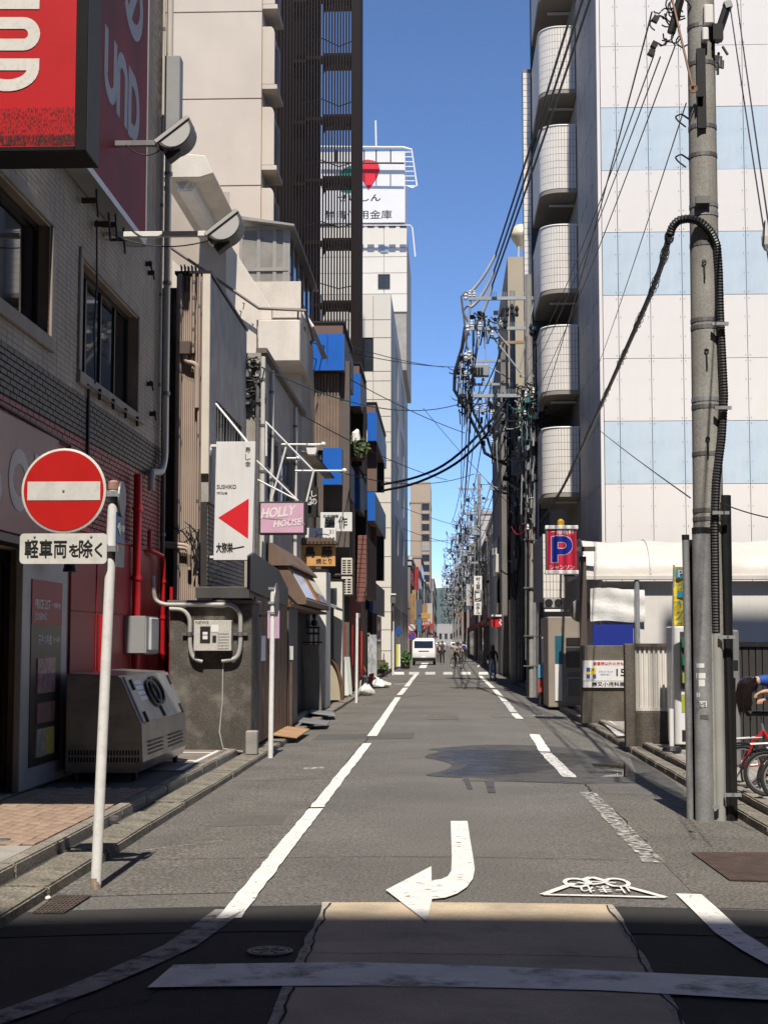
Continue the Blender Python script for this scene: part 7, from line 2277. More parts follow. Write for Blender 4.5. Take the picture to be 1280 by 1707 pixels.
# loudspeaker/lamp box and cabinet fronts in the shadow beyond the sign
lb = thing('signal_lamp_box', 'grey twin lens warning lamp box under the white tiled box', 'lamp', at(922, 1012, 39.5))
q0, q1 = at(907, 1013, 39.4), at(938, 997.5, 39.4)
MB().box(q0.x, q1.x, 39.4, 39.8, q0.z, q1.z).build('case', mat('lamp case', (0.32, 0.32, 0.3), 0.4), lb, 0.015)
for px in (914, 930):
  c_ = at(px, 1005, 39.38)
  MB().lathe([(0.1, -0.1), (0.085, -0.1), (0.085, -0.01), (0.005, -0.005)], (c_.x, 39.4, c_.z), 16, 'y').build('lens', M_black, lb)
MB().box(q0.x, q1.x, 39.3, 39.7, q0.z - .1, q0.z - .04).build('tube_lamp', M_letter, lb)
mr = thing('traffic_mirror', 'round convex mirror seen from behind by the brown canopy post', 'mirror', at(966, 1018, 33.5))
c_ = at(968, 1018, 33.6)
MB().lathe([(0.24, 0.0), (0.23, -0.03), (0.1, -0.06), (0.01, -0.07)], (c_.x, 33.6, c_.z), 24, 'y').build('bowl', mat('mirror back', (0.2, 0.19, 0.18), 0.5), mr)
MB().torus((c_.x, 33.6, c_.z), 0.24, 0.018, 'y', 24, 6).build('rim', M_steel, mr)
MB().box(c_.x - .3, c_.x + .3, 33.62, 33.66, c_.z - .02, c_.z + .02).build('bracket', M_white_p, mr)
vb = thing('booth', 'beige attendant booth with dark vending fronts beside the kerb', 'booth', at(935, 1170, 38.5))
q0, q1 = at(914, 1172, 38.6), at(969, 1028, 38.6)
MB().box(q0.x, q1.x, 38.6, 41.5, 0.02, q1.z).build('case', mat('booth beige', (0.3, 0.25, 0.2), 0.6, var=0.1), vb, 0.02)
for (a_, b_, c_, d_, m2) in [(925, 1060, 938, 1107, mat('teal panel', (0.02, 0.12, 0.17), 0.4)), (943, 1063, 968, 1075, M_dark), (943, 1079, 968, 1113, M_glass), (945, 1120, 968, 1160, mat('cabinet grey', (0.16, 0.15, 0.14), 0.5)), (925, 1107, 936, 1168, M_white_p)]:
  flat(a_, b_, c_, d_, 38.6, m2, vb, 'front_panel', 0.03)
for (px_, py0, py1) in [(947, 1133, 1170)]:
  pts = [at(944, 1172, 38.2), at(944, 1135, 38.2), at(948, 1131, 38.2), at(968, 1131, 38.2)]
  MB().tube(pts, 0.03, 6).build('guard_rail', M_steel_d, vb)
cov = thing('post_boxes', 'row of narrow white notice plates and bright stickers on the booth end', 'notice', at(908, 1140, 40.2))
flat(903, 1062, 909, 1105, 40.5, M_letter, cov, 'plate', .05)
for k in range(4):
  flat(897 + (k % 2) * 10, 1108 + (k // 2) * 24, 905 + (k % 2) * 10, 1130 + (k // 2) * 24, 40.6, [mat('sticker sky', (.12, .4, .6), .4), mat('sticker yellow', (.6, .5, .05), .4), mat('sticker red', (.5, .08, .05), .4), mat('sticker white', (.6, .6, .6), .4)][k], cov, 'sticker', .03)
MB().box(px_x(896, 41), px_x(917, 41), 40.62, 40.9, 0.02, px_z(1108, 41)).build('cabinet', M_frame, cov)
MB().add([(x_, y_, ZL - 0.006) for x_, y_ in [(g_[0], g_[1]) for g_ in [tuple(gnd(p_[0], p_[1], ZL)[:2]) for p_ in [(975, 1176), (986, 1176), (1050, 1226), (1028, 1226)]]]], [(0, 1, 2, 3)]).build('parking_line', M_worn, pr)
# ------------------------------------------------------------------ the big utility pole in front, right
M_cablk = mat('cable black', (0.012, 0.012, 0.013), 0.5, var=0.15, vs=20)
M_blkpipe = mat('pipe black', (0.013, 0.013, 0.014), 0.42, var=0.2, vs=5)
YP1 = 14.6
gp1 = gnd(1187, 1366)
YP1 = gp1.y
P1x = gp1.x
up = thing('utility_pole', 'big concrete utility pole with black conduits in the right foreground', 'utility pole', (P1x, YP1, gz(P1x)))
xt = at(1167, 0, YP1).x
zt = at(1167, 0, YP1).z
slope_x = (xt - P1x) / zt
def ppx(z_):
  return P1x + slope_x * z_
MB().tube([(ppx(z_), YP1, z_) for z_ in (-0.1, 3, 6, 9, 13.5)], [0.152, 0.146, 0.139, 0.132, 0.12], 24).build('shaft', M_pole_c, up, smooth=True)
def pz1(py):
  return at(1175, py, YP1).z
for py in (48, 110, 215, 262, 345, 360, 410, 536, 548, 668, 680, 758, 852, 866):
  z_ = pz1(py)
  r_ = 0.152 - 0.0023 * z_
  MB().lathe([(r_ + 0.004, -0.02), (r_ + 0.006, -0.02), (r_ + 0.006, 0.02), (r_ + 0.004, 0.02)], (ppx(z_), YP1, z_), 20).build('band', M_steel_d if py not in (345, 360, 668) else M_steel, up)
for py in (440, 588, 735):
  q = at({440: 1173, 588: 1177, 735: 1179}[py], py, YP1 - 0.15)
  t_ = MB().torus((q.x, q.y, q.z + 0.02), 0.018, 0.006, 'y', 12, 5)
  t_.tube([(q.x, q.y, q.z), (q.x + 0.002, q.y - 0.01, q.z - 0.15)], 0.008, 6)
  t_.build('step_hook', M_black, up)
def ladder_hook(py, px):
  q = at(px, py, YP1)
  MB().tube(round_path([q + Vector((0.12, -0.03, -0.02)), q + Vector((0.03, -0.06, 0.03)), q + Vector((-0.03, -0.06, 0.0)), q + Vector((0.0, -0.05, -0.04)), q + Vector((0.08, -0.04, -0.1))], 0.02), 0.009, 6).build('step_iron', M_black, up)
ladder_hook(198, 1128)
ladder_hook(265, 1128)
# lightning-black cover strip and equipment near the top of the picture
q0, q1 = at(1162, 215, YP1 - 0.14), at(1174, 82, YP1 - 0.14)
MB().box(q0.x, q1.x, YP1 - 0.17, YP1 - 0.13, q0.z, q1.z).build('cover_strip', M_black, up)
for (px0, py0, px1, py1, m_) in [(1173, 8, 1188, 40, M_letter), (1170, 46, 1180, 68, M_letter)]:
  q0, q1 = at(px0, py1, YP1 - 0.2), at(px1, py0, YP1 - 0.2)
  MB().box(q0.x, q1.x, YP1 - 0.22, YP1 - 0.12, q0.z, q1.z).build('terminal_box', m_, up, 0.01)
pipe('bracket_arm', [at(1192, 70, YP1 - .1), at(1212, 8, YP1 - .1)], 0.042, M_blkpipe, up, 8)
MB().obox(at(1212, 9, YP1 - 0.1), 0.07, 0.1, 0.07, ry=-0.3).build('arm_end', M_steel, up)
pipe('bracket_arm', [at(1118, 55, YP1 - .1), at(1133, 0, YP1 - .1)], 0.042, M_blkpipe, up, 8)
MB().obox(at(1195, 55, YP1 - 0.15), 0.1, 0.1, 0.16).build('clamp_block', M_black, up)
rr = random.Random(8)
b = MB()
for k in range(16):
  c0 = at(rr.uniform(1090, 1140), rr.uniform(0, 70), YP1 - 0.1)
  r_ = rr.uniform(0.04, 0.13)
  a0_ = rr.uniform(0, 6)
  b.tube([c0 + Vector((r_ * math.cos(a0_ + t_), rr.uniform(-.03, .03), r_ * math.sin(a0_ + t_))) for t_ in [i * 0.5 for i in range(rr.randint(5, 11))]], 0.008, 5)
for k in range(8):
  c0 = at(rr.uniform(1188, 1204), rr.uniform(60, 125), YP1 - 0.1)
  b.tube([c0, c0 + Vector((rr.uniform(-.03, .06), -.02, -rr.uniform(.05, .2)))], 0.014, 5)
for (px, py) in [(1092, 32), (1090, 75), (1121, 45), (1085, 88)]:
  b.obox(at(px, py, YP1 - .1), 0.06, 0.06, 0.06, ry=0.5)
lp_ = b.build('cable_loops', M_cablk, up); lp_['kind'] = 'stuff'
pipe('guy_strand', [at(1120, 0, YP1 - .16), at(1150, 130, YP1 - .18), at(1155, 150, YP1 - .18)], 0.012, mat('copper strand', (0.35, 0.22, 0.16), 0.5, 0.3), up, 6)
MB().torus(at(1155, 148, YP1 - .2), 0.035, 0.01, 'y', 14, 6).build('shackle', mat('shackle rusty', (0.3, 0.16, 0.1), 0.5, 0.4), up)
MB().obox(at(1166, 158, YP1 - .2), 0.07, 0.05, 0.05).build('clamp_block', M_black, up)
b = MB()
q = at(1170, 335, YP1 - .14)
b.obox((q.x, YP1 - 0.17, q.z), 0.14, 0.05, 0.07)
b.build('clamp_block', M_steel_d, up)
# conduits strapped to the pole
def vpipe(name, px, top, bot, r_, m_, dy, lean=0):
  a_, c_ = at(px, bot, YP1 + dy), at(px + lean, top, YP1 + dy)
  z0_ = gz(a_.x) - 0.03 if bot > 1340 else a_.z
  return MB().tube([(a_.x, YP1 + dy, z0_), (c_.x, YP1 + dy, c_.z)], r_, 14).build(name, m_, up, smooth=True)
vpipe('conduit', 1150, 895, 1352, 0.035, M_steel, -0.05, -8)
vpipe('conduit', 1158, 900, 1358, 0.033, M_blkpipe, 0.02, -8)
vpipe('conduit', 1174, 884, 1368, 0.088, M_steel, -0.17, -6)
MB().lathe([(0.09, 0), (0.09, .06)], (at(1168, 890, YP1 - .17).x, YP1 - 0.17, at(1168, 890, YP1 - .17).z), 16).build('conduit_cap', M_black, up)
MB().lathe([(0.037, 0), (0.037, .05)], (at(1142, 897, YP1 - .05).x, YP1 - 0.05, at(1142, 900, YP1 - .05).z), 12).build('conduit_cap', M_black, up)
vpipe('conduit', 1200, 1056, 1372, 0.053, mat('pipe grey pvc', (0.33, 0.335, 0.31), 0.45, var=0.08, vs=3), -0.12, -6)
vpipe('conduit', 1215, 826, 1374, 0.062, M_blkpipe, -0.05, -8)
vpipe('conduit', 1224, 1130, 1374, 0.03, M_blkpipe, -0.05, -4)
# corrugated hose: arch at the top, then down the pole
hp = [at(*p_, YP1 - d_) for *p_, d_ in [(1116, 392, .06), (1120, 378, .08), (1130, 367, .12), (1148, 364, .17), (1168, 370, .18), (1184, 386, .16), (1194, 408, .13), (1197, 450, .12), (1199, 520, .12), (1203, 600, .12), (1206, 660, .12), (1202, 730, .13), (1193, 800, .14), (1190, 870, .14), (1191, 960, .14), (1192, 1055, .13)]]
dense = []
for a_, c_ in zip(hp[:-1], hp[1:]):
  ln_ = (c_ - a_).length
  k_ = max(2, int(ln_ / 0.014))
  dense += [a_.lerp(c_, i / k_) for i in range(k_)]
dense.append(hp[-1])
for _ in range(6):
  dense = [dense[0]] + [(dense[i - 1] + dense[i] * 2 + dense[i + 1]) / 4 for i in range(1, len(dense) - 1)] + [dense[-1]]
MB().tube(dense, [0.046 if i % 2 else 0.038 for i in range(len(dense))], 10).build('corrugated_hose', M_blkpipe, up)
for (px, py) in [(1202, 855), (1201, 540), (1206, 680), (1212, 1062), (1222, 1325), (1186, 1345)]:
  q = at(px, py, YP1 - 0.2)
  MB().box(q.x - 0.09, q.x + 0.07, YP1 - 0.225, YP1 - 0.19, q.z - 0.016, q.z + 0.016).build('strap', M_steel, up)
# stickers on the steel conduit
qs = lambda px, py: at(px, py, YP1 - 0.26)
for (px0, py0, px1, py1, m_) in [(1160, 1106, 1173, 1113, M_letter), (1161, 1122, 1175, 1131, M_letter), (1161, 1133, 1174, 1144, M_letter), (1160, 1155, 1166, 1162, M_letter), (1160, 1169, 1177, 1178, M_letter), (1165, 1192, 1180, 1199, mat('sticker dark', (.1, .1, .09), .6))]:
  c_ = qs((px0 + px1) / 2, (py0 + py1) / 2)
  hw = (px1 - px0) / 2 * YP1 / F
  hh = (py1 - py0) / 2 * YP1 / F
  xc_ = at(1172, 1150, YP1 - .17).x
  vs = []
  for i in range(5):
    xx = c_.x - hw + 2 * hw * i / 4
    dx = max(-0.087, min(0.087, xx - xc_))
    yy = YP1 - 0.17 - math.sqrt(0.0885 ** 2 - dx * dx) - 0.002
    vs += [(xx, yy, c_.z - hh), (xx, yy, c_.z + hh)]
  st = MB().add(vs, [(2 * i, 2 * i + 2, 2 * i + 3, 2 * i + 1) for i in range(4)]).build('sticker', m_, up)
  if py0 == 1169:
    text('TAYE', M_ink, st, (c_.x, YP1 - 0.264, c_.z), (1, 0, 0), (0, 0, 1), hw * 1.6, hh * 1.3, 0.02)
# embossed lettering running down the conduit
text('NTTハンドホール', mat('emboss', (.27, .28, .28), .6), up, (at(1167, 1020, YP1 - .26).x, YP1 - 0.262, at(1167, 1020, YP1).z), (0, 0, -1), (1, 0, 0), 0.42, 0.03, 0.0)
# ------------------------------------------------------------------ poles up the street
M_ins = mat('insulator porcelain', (0.62, 0.62, 0.6), 0.3, var=0.05)
M_tr = mat('transformer grey', (0.36, 0.38, 0.39), 0.5, 0.2, var=0.1)
M_arm = mat('crossarm steel', (0.44, 0.46, 0.47), 0.45, 0.4, var=0.12)
def pole(name, label, px, pyb, pyt, r0, group=None):
  g = gnd(px, pyb)
  t_ = thing(name, label, 'utility pole', (g.x, g.y, gz(g.x)), group)
  q = at(px, pyt, g.y)
  MB().tube([(g.x, g.y, gz(g.x) - .05), (g.x, g.y, q.z)], [r0, r0 * 0.68], 12).build('shaft', M_pole_c, t_, smooth=True)
  return t_, g
def crossarm(t_, pxa, pxb, py, Y, r_=0.04, m_=None, ins=(), spikes=False):
  a_, c_ = at(pxa, py, Y), at(pxb, py, Y)
  o_ = MB().box(a_.x, c_.x, Y - r_, Y + r_, a_.z - r_, a_.z + r_).build('crossarm', m_ or M_arm, t_)
  for px in ins:
    q = at(px, py, Y)
    MB().lathe([(0.03, 0), (0.07, 0.03), (0.045, 0.07), (0.07, 0.1), (0.045, 0.15), (0.06, 0.18), (0.02, 0.22)], (q.x, Y, a_.z + r_), 8).build('insulator', M_ins, t_)
  if spikes:
    b_ = MB()
    n_ = int(abs(c_.x - a_.x) / 0.06)
    for i in range(n_):
      xx = a_.x + (c_.x - a_.x) * i / n_
      b_.box(xx - .006, xx + .006, Y - .006, Y + .006, a_.z + r_, a_.z + r_ + 0.16)
    s_ = b_.build('bird_spikes', M_arm, t_); s_['kind'] = 'stuff'
  return o_
def brace(t_, a_, c_, Y, r_=0.025, m_=None):
  pipe('brace', [at(a_[0], a_[1], Y), at(c_[0], c_[1], Y)], r_, m_ or M_arm, t_, 6)
def clutter(t_, px0, px1, py0, py1, Y, n_, seed, r_=0.012, big=0.25, m_=None, name='wiring'):
  r_ *= 1.7
  n_ = int(n_ * 1.25)
  rg = random.Random(seed)
  o_ = None
  for mm_, share in ((m_ or M_cablk, 1.0), (M_arm if m_ is None else m_, 0.45), (M_ins if m_ is None else m_, 0.2)):
    b_ = MB()
    for _ in range(max(2, int(n_ * share))):
      c0 = at(rg.uniform(px0, px1), rg.uniform(py0, py1), Y + rg.uniform(-.4, .4))
      k_ = rg.random()
      if mm_ is M_ins:
        b_.lathe([(.02, -.09), (.05, -.06), (.03, -.02), (.05, .02), (.03, .06), (.015, .1)], c0, 7)
      elif k_ < .16:
        rad = rg.uniform(.08, big)
        a0 = rg.uniform(0, 6)
        b_.tube([c0 + Vector((rad * math.cos(a0 + i * .6), rg.uniform(-.04, .04), rad * math.sin(a0 + i * .6))) for i in range(rg.randint(3, 6))], r_ * rg.uniform(.7, 1.2), 5)
      elif k_ < .5:
        c1 = c0 + Vector((rg.uniform(-.08, .08), rg.uniform(-.1, .1), -rg.uniform(.3, 1.3)))
        b_.tube([c0, c0.lerp(c1, .5) + Vector((rg.uniform(-.05, .05), 0, 0)), c1], r_ * rg.uniform(.7, 1.3), 5)
      elif k_ < .78:
        c1 = c0 + Vector((rg.uniform(-.7, .7), rg.uniform(-.3, .3), rg.uniform(-.25, .25)))
        b_.tube(catenary(c0, c1, rg.uniform(.05, .22), 6), r_ * rg.uniform(.7, 1.3), 5)
      else:
        b_.obox(c0, rg.uniform(.05, .16), rg.uniform(.05, .14), rg.uniform(.08, .26), rg.uniform(0, 3), rg.uniform(-.2, .2))
    o_ = b_.build(name, mm_, t_)
    o_['kind'] = 'stuff'
    if m_ is not None:
      break
  return o_
def far_fit(t_, px0, px1, py0, py1, Y, n_, seed, r_):
  """insulators, drop wires, fuse boxes and jumpers on a distant pole"""
  rg = random.Random(seed)
  for m_, k0 in ((M_cablk, 0), (M_arm, 1)):
    b_ = MB()
    for _ in range(n_ if k0 == 0 else n_ // 2):
      c0 = at(rg.uniform(px0, px1), rg.uniform(py0, py1), Y + rg.uniform(-.6, .6))
      k_ = rg.random()
      if k_ < .35:
        c1 = c0 + Vector((rg.uniform(-.15, .15), 0, -rg.uniform(.4, 1.6)))
        b_.tube([c0, c1], r_, 4)
      elif k_ < .6:
        c1 = c0 + Vector((rg.uniform(.6, 2.2), rg.uniform(-.5, .5), rg.uniform(-.5, .3)))
        b_.tube(catenary(c0, c1, rg.uniform(.1, .4), 5), r_, 4)
      elif k_ < .8:
        b_.tube(catenary(c0, c0 + Vector((rg.uniform(.3, .8), 0, rg.uniform(-.2, .2))), rg.uniform(.3, .6), 6), r_, 4)
      else:
        b_.obox(c0, rg.uniform(.12, .3), .2, rg.uniform(.15, .5))
    o_ = b_.build('wiring' if k0 == 0 else 'fittings', m_, t_)
    o_['kind'] = 'stuff'
# pole by the parking booth
p2, g2 = pole('utility_pole', 'crowded utility pole beside the balcony block with spiked crossarms', 886, 1162, 458, 0.16)
Y2p = g2.y
crossarm(p2, 781, 889, 498, Y2p, 0.05, ins=(783, 790), spikes=True)
crossarm(p2, 784, 893, 548, Y2p, 0.05, ins=(786, 800), spikes=True)
crossarm(p2, 840, 909, 571, Y2p, 0.045, mat('arm rusty', (0.36, 0.25, 0.15), 0.6, 0.2))
crossarm(p2, 788, 908, 660, Y2p, 0.05, spikes=True)
crossarm(p2, 866, 896, 627, Y2p, 0.035)
brace(p2, (803, 525), (850, 580), Y2p - .1)
brace(p2, (812, 550), (868, 622), Y2p - .1, 0.03)
brace(p2, (780, 545), (784, 500), Y2p, 0.03)
brace(p2, (866, 615), (890, 500), Y2p - .1)
for (px, py, sx) in [(845, 515, .1), (853, 512, .1), (861, 515, .1), (842, 535, .12), (884, 545, .14), (890, 555, .16)]:
  q = at(px, py, Y2p - .1)
  MB().lathe([(0.03, -.25), (0.06, -.2), (0.04, -.1), (0.07, 0), (0.03, .1)], q, 8).build('cutout_switch', M_black, p2)
for (px, py) in [(776, 495), (779, 548), (776, 594), (782, 590)]:
  q = at(px, py, Y2p)
  MB().lathe([(0.05, -.1), (0.07, -.05), (0.04, 0), (0.07, .05), (0.03, .12)], q, 8).build('insulator', M_ins, p2)
q = at(898, 748, Y2p - .3)
pg = [at(880, 735, Y2p - .3), at(895, 706, Y2p - .3), at(903, 738, Y2p - .3)]
MB().add([(p_.x, Y2p - .45, p_.z) for p_ in pg] + [(p_.x, Y2p - .1, p_.z) for p_ in pg], [(0, 1, 2), (5, 4, 3), (0, 3, 4, 1), (1, 4, 5, 2), (2, 5, 3, 0)]).build('street_lamp_hood', M_steel_d, p2)
clutter(p2, 868, 905, 640, 712, Y2p - .2, 70, 1, 0.012, .22)
clutter(p2, 868, 892, 700, 900, Y2p - .15, 26, 2, 0.014, .25)
clutter(p2, 868, 880, 662, 700, Y2p - .25, 22, 3, 0.01, .2, mat('cable teal', (0.03, 0.14, 0.14), .5))
clutter(p2, 780, 840, 520, 560, Y2p - .1, 16, 4, 0.012, .3)
clutter(p2, 866, 896, 872, 882, Y2p - .3, 4, 5, 0.006, .2, mat('cable red', (0.3, 0.03, 0.03), .5))
for (px, top, bot, r_, m_) in [(891, 790, 1162, .05, M_steel), (897, 790, 1162, .045, M_steel), (880, 700, 1160, .035, M_blkpipe), (893, 560, 790, .03, M_blkpipe), (899, 640, 1000, .03, M_blkpipe), (876, 560, 1100, .025, M_steel_d)]:
  a_, c_ = at(px, bot, Y2p - .15), at(px, top, Y2p - .15)
  MB().cyl((a_.x, Y2p - .15, max(a_.z, -.06)), (c_.x, Y2p - .15, c_.z), r_, n=8).build('conduit', m_, p2)
for py in (900, 980, 1060, 1110):
  q = at(888, py, Y2p)
  MB().box(q.x - .3, q.x + .3, Y2p - .2, Y2p - .12, q.z - .02, q.z + .02).build('strap', M_steel_d, p2)
# next pole with the transformer
p3, g3 = pole('utility_pole', 'utility pole carrying the grey ribbed transformer, next beyond the crowded pole', 858, 1141, 485, 0.16)
Y3p = g3.y
crossarm(p3, 771, 848, 602, Y3p, 0.05, ins=(775, 787))
crossarm(p3, 783, 848, 641, Y3p, 0.05, ins=(790, 805, 818))
crossarm(p3, 815, 862, 814, Y3p, 0.06)
crossarm(p3, 784, 850, 685, Y3p, 0.05)
brace(p3, (805, 605), (850, 632), Y3p)
brace(p3, (848, 680), (828, 740), Y3p, .05)
q0, q1 = at(788, 628, Y3p), at(815, 608, Y3p)
tr_ = MB().box(q0.x, q1.x, Y3p - .2, Y3p + .2, q0.z, q1.z).build('switch_box', M_tr, p3, 0.03)
for px in (793, 798, 803):
  q = at(px, 620, Y3p - .25)
  MB().cyl((q.x, Y3p - .25, q.z - .18), (q.x, Y3p - .25, q.z + .18), .05, n=8).build('bushing', M_black, p3)
q0, q1 = at(852, 792, Y3p - .5), at(871, 763, Y3p - .5)
MB().box(q0.x, q1.x, Y3p - .8, Y3p - .25, q0.z, q1.z).build('transformer', M_tr, p3, 0.03)
for k in range(7):
  xx = q0.x + (q1.x - q0.x) * (k + .5) / 7
  MB().box(xx - .012, xx + .012, Y3p - .86, Y3p - .8, q0.z + .05, q1.z - .05).build('cooling_fin', M_tr, p3)
clutter(p3, 762, 790, 590, 640, Y3p, 40, 6, .014, .25)
clutter(p3, 765, 850, 650, 690, Y3p, 46, 7, .014, .3)
clutter(p3, 840, 868, 640, 830, Y3p - .2, 50, 8, .015, .3)
clutter(p3, 848, 866, 830, 960, Y3p - .2, 12, 9, .015, .25)
clutter(p3, 800, 850, 700, 745, Y3p, 16, 10, .015, .3)
pipe('feeder_cable', [at(*p_, Y3p - .2) for p_ in [(775, 545), (770, 580), (758, 620), (757, 650), (775, 680), (785, 700), (800, 728), (808, 755), (830, 768), (845, 775)]], 0.07, M_cablk, p3, 8)
pipe('feeder_cable', [at(*p_, Y3p - .3) for p_ in [(780, 650), (790, 690), (812, 730), (822, 762), (840, 770), (848, 760)]], 0.055, M_cablk, p3, 8)
for (px, top, bot, r_) in [(865, 800, 1140, .06), (869, 900, 1140, .05), (849, 700, 1000, .04)]:
  a_, c_ = at(px, bot, Y3p - .2), at(px, top, Y3p - .2)
  MB().cyl((a_.x, Y3p - .2, max(a_.z, -.06)), (c_.x, Y3p - .2, c_.z), r_, n=8).build('conduit', M_steel_d if px > 860 else M_blkpipe, p3)
pipe('hanging_cable', [at(*p_, Y3p - .4) for p_ in [(853, 850), (846, 920), (850, 990), (858, 1000), (866, 920), (858, 845)]], 0.035, M_cablk, p3, 6)
# smaller poles marching up the street on the right
far_px = [(800, 1105, 790, .15), (793, 1100, 835, .14), (780, 1095, 850, .14), (771, 1092, 880, .13), (764, 1088, 905, .13), (759, 1085, 930, .12), (755, 1082, 950, .12)]
far_lab = ['utility pole with raised lamp frame rising highest down the street', 'utility pole just beyond the highest far one', 'third utility pole down the far street', 'fourth utility pole down the far street', 'fifth utility pole down the far street', 'sixth utility pole down the far street', 'last tiny utility pole at the end of the street']
for i, (px, pyb, pyt, r_) in enumerate(far_px):
  t_, g = pole('utility_pole', far_lab[i], px, pyb, pyt, r_ * 1.25, 'poles along the far street')
  Yq = g.y
  sp = (1105 - 790) / max(1, 0) if False else (pyb - pyt)
  for k in range(4):
    py = pyt + sp * (0.08 + 0.13 * k)
    L_ = px - (36 if i == 0 else 28) * (1 - .06 * i) * (1 - .1 * k)
    crossarm(t_, L_, px + 5, py, Yq, 0.08, ins=(L_ + 1, L_ + 6))
  far_fit(t_, px - 34 + 2 * i, px + 7, pyt + sp * .04, pyt + sp * .66, Yq, 80, 40 + i, .022 + .004 * i)
  q = at(px - 8, pyt + sp * .3, Yq)
  MB().box(q.x - .35, q.x + .35, Yq - .3, Yq + .3, q.z - .4, q.z + .4).build('transformer', M_tr, t_, .04)
t_ = bpy.data.objects['utility_pole.003'] if 'utility_pole.003' in bpy.data.objects else p3

# ------------------------------------------------------------------ cables
def cable(label, p0, p1, sag, r_, m_=None, group=None, n=16, name='cable'):
  o_ = MB().tube(catenary(p0, p1, sag, n), r_, 6).build(name, m_ or M_cablk)
  return tag(o_, label, 'cable', group)
def ext(a_, b_, k_):
  return b_ + (b_ - a_) * k_
# three feeders coming from overhead down to the spiked crossarms, with grey sleeves
for k, (f_, nr, lab) in enumerate([((826, 424), (952, 0), 'left'), ((823, 452), (964, 0), 'middle'), ((820, 476), (976, 0), 'right')]):
  a_ = at(f_[0], f_[1], Y2p)
  n_ = at(nr[0], nr[1], 29.0)
  cable('heavy overhead cable, %s of the three sweeping down from the top right' % lab, ext(a_, n_, 0.9), a_, 0.25, 0.028)
  e_ = at(782 + 3 * k, [489, 512, 546][k], Y2p)
  sl_ = MB().tube(catenary(a_ + (n_ - a_) * 0.0, e_, 0.12 + .04 * k, 10), 0.05, 8).build('cable_sleeve', M_arm, smooth=True)
  tag(sl_, 'grey cable sleeve at the crossarm, %s of three' % ['upper', 'middle', 'lower'][k], 'cable sleeve')
  MB().tube([e_, e_ + Vector((-.12, 0, .05)), e_ + Vector((-.25, 0, -.1)), e_ + Vector((-.2, 0, -.6)), e_ + Vector((-.05, 0, -.9))], 0.04, 6).build('sleeve_tail', M_steel_d, sl_)
# bundle lashed with spiral wire from the corrugated hose to the crowded pole
bp_ = [at(1116, 390, YP1 - .06), at(1099, 455, 17.5), at(1060, 545, 21), at(1017, 640, 26), at(975, 735, 33), at(935, 820, 41), at(900, 872, Y2p - .3)]
for _ in range(2):
  bp_ = [bp_[0]] + sum([[bp_[i] * .75 + bp_[i + 1] * .25, bp_[i] * .25 + bp_[i + 1] * .75] for i in range(len(bp_) - 1)], []) + [bp_[-1]]
bd = tag(MB().tube(bp_, 0.034, 8).build('cable_bundle', M_cablk), 'thick black lashed cable bundle dropping from the hose on the near pole', 'cable')
sp_ = []
tot = len(bp_) - 1
N = 900
for i in range(N):
  s_ = i / N * tot
  k_ = int(s_)
  c0 = bp_[k_].lerp(bp_[min(k_ + 1, tot)], s_ - k_)
  a0 = i * 0.5
  rad = 0.045 + 0.02 * math.sin(i * .07)
  sp_.append(c0 + Vector((rad * .7 * math.cos(a0), 0.02, rad * math.sin(a0) - .01)))
MB().tube(sp_, 0.005, 4).build('lashing_wire', M_cablk, bd)
# thin wires from the near pole
far_ends = [((1090, 90), (880, 600), 'left'), ((1100, 95), (872, 640), 'middle'), ((1125, 75), (868, 700), 'right')]
for f_, e_, lab in far_ends:
  cable('thin service wire, %s of three running from the near pole to the far one' % lab, at(f_[0], f_[1], YP1), at(e_[0], e_[1], Y2p - .2), 0.35, 0.0075)
cable('single thin wire slanting across the panelled building', at(1143, 172, YP1), at(985, 640, 44), 0.1, 0.007)
cable('thin wire slanting down the grey side wall', at(1086, 20, YP1), at(893, 700, 47), 0.3, 0.009)
cable('thin drop wire across the lower blue band to the pole', at(968, 690, 44), at(1150, 830, YP1 - .1), 0.05, 0.007)
cable('thin wire leaving the pole to the right edge', at(1200, 838, YP1 - .1), at(1330, 870, 12.5), 0.03, 0.006)
for k, (a_, c_, l_) in enumerate([((1216, 10), (1300, 560), 'inner'), ((1226, -10), (1284, 400), 'outer')]):
  cable('overhead wire near the right picture edge, the %s one' % l_, at(a_[0], a_[1], YP1), at(c_[0], c_[1], 10.5), 0.03, 0.006)
tag(MB().lathe([(0.01, -.1), (0.028, -.06), (0.03, 0), (0.018, .06), (0.006, .12)], at(1275, 395, 11.0), 10).build('wire_insulator', M_ins), 'white egg insulator on the wire at the right picture edge', 'insulator')
# wires over the street to the houses on the left
M_grn = mat('cable green', (0.02, 0.07, 0.055), .5)
for (a_, Ya, c_, Yc, sg, m_, lab) in [
  ((436, 612), 29.5, (770, 672), Y2p, .5, M_grn, 'green wire crossing the street from the cable terminal'),
  ((420, 540), 40.5, (772, 612), Y3p, .3, M_cablk, 'upper dark wire crossing the street past the white balcony'),
  ((400, 518), 40.5, (775, 722), Y3p, .3, M_cablk, 'long dark wire falling across the blue balconies'),
  ((500, 690), 38.0, (745, 800), 75.0, .2, M_cablk, 'dark wire from the weathered house falling past the bank'),
  ((405, 505), 40.5, (740, 612), Y3p, .3, M_grn, 'second green wire crossing high over the street'),
  ((560, 785), 45.0, (790, 790), Y3p, .4, M_cablk, 'low dark wire from the eateries to the transformer pole')]:
  cable(lab, at(a_[0], a_[1], Ya), at(c_[0], c_[1], Yc), sg, 0.014, m_)
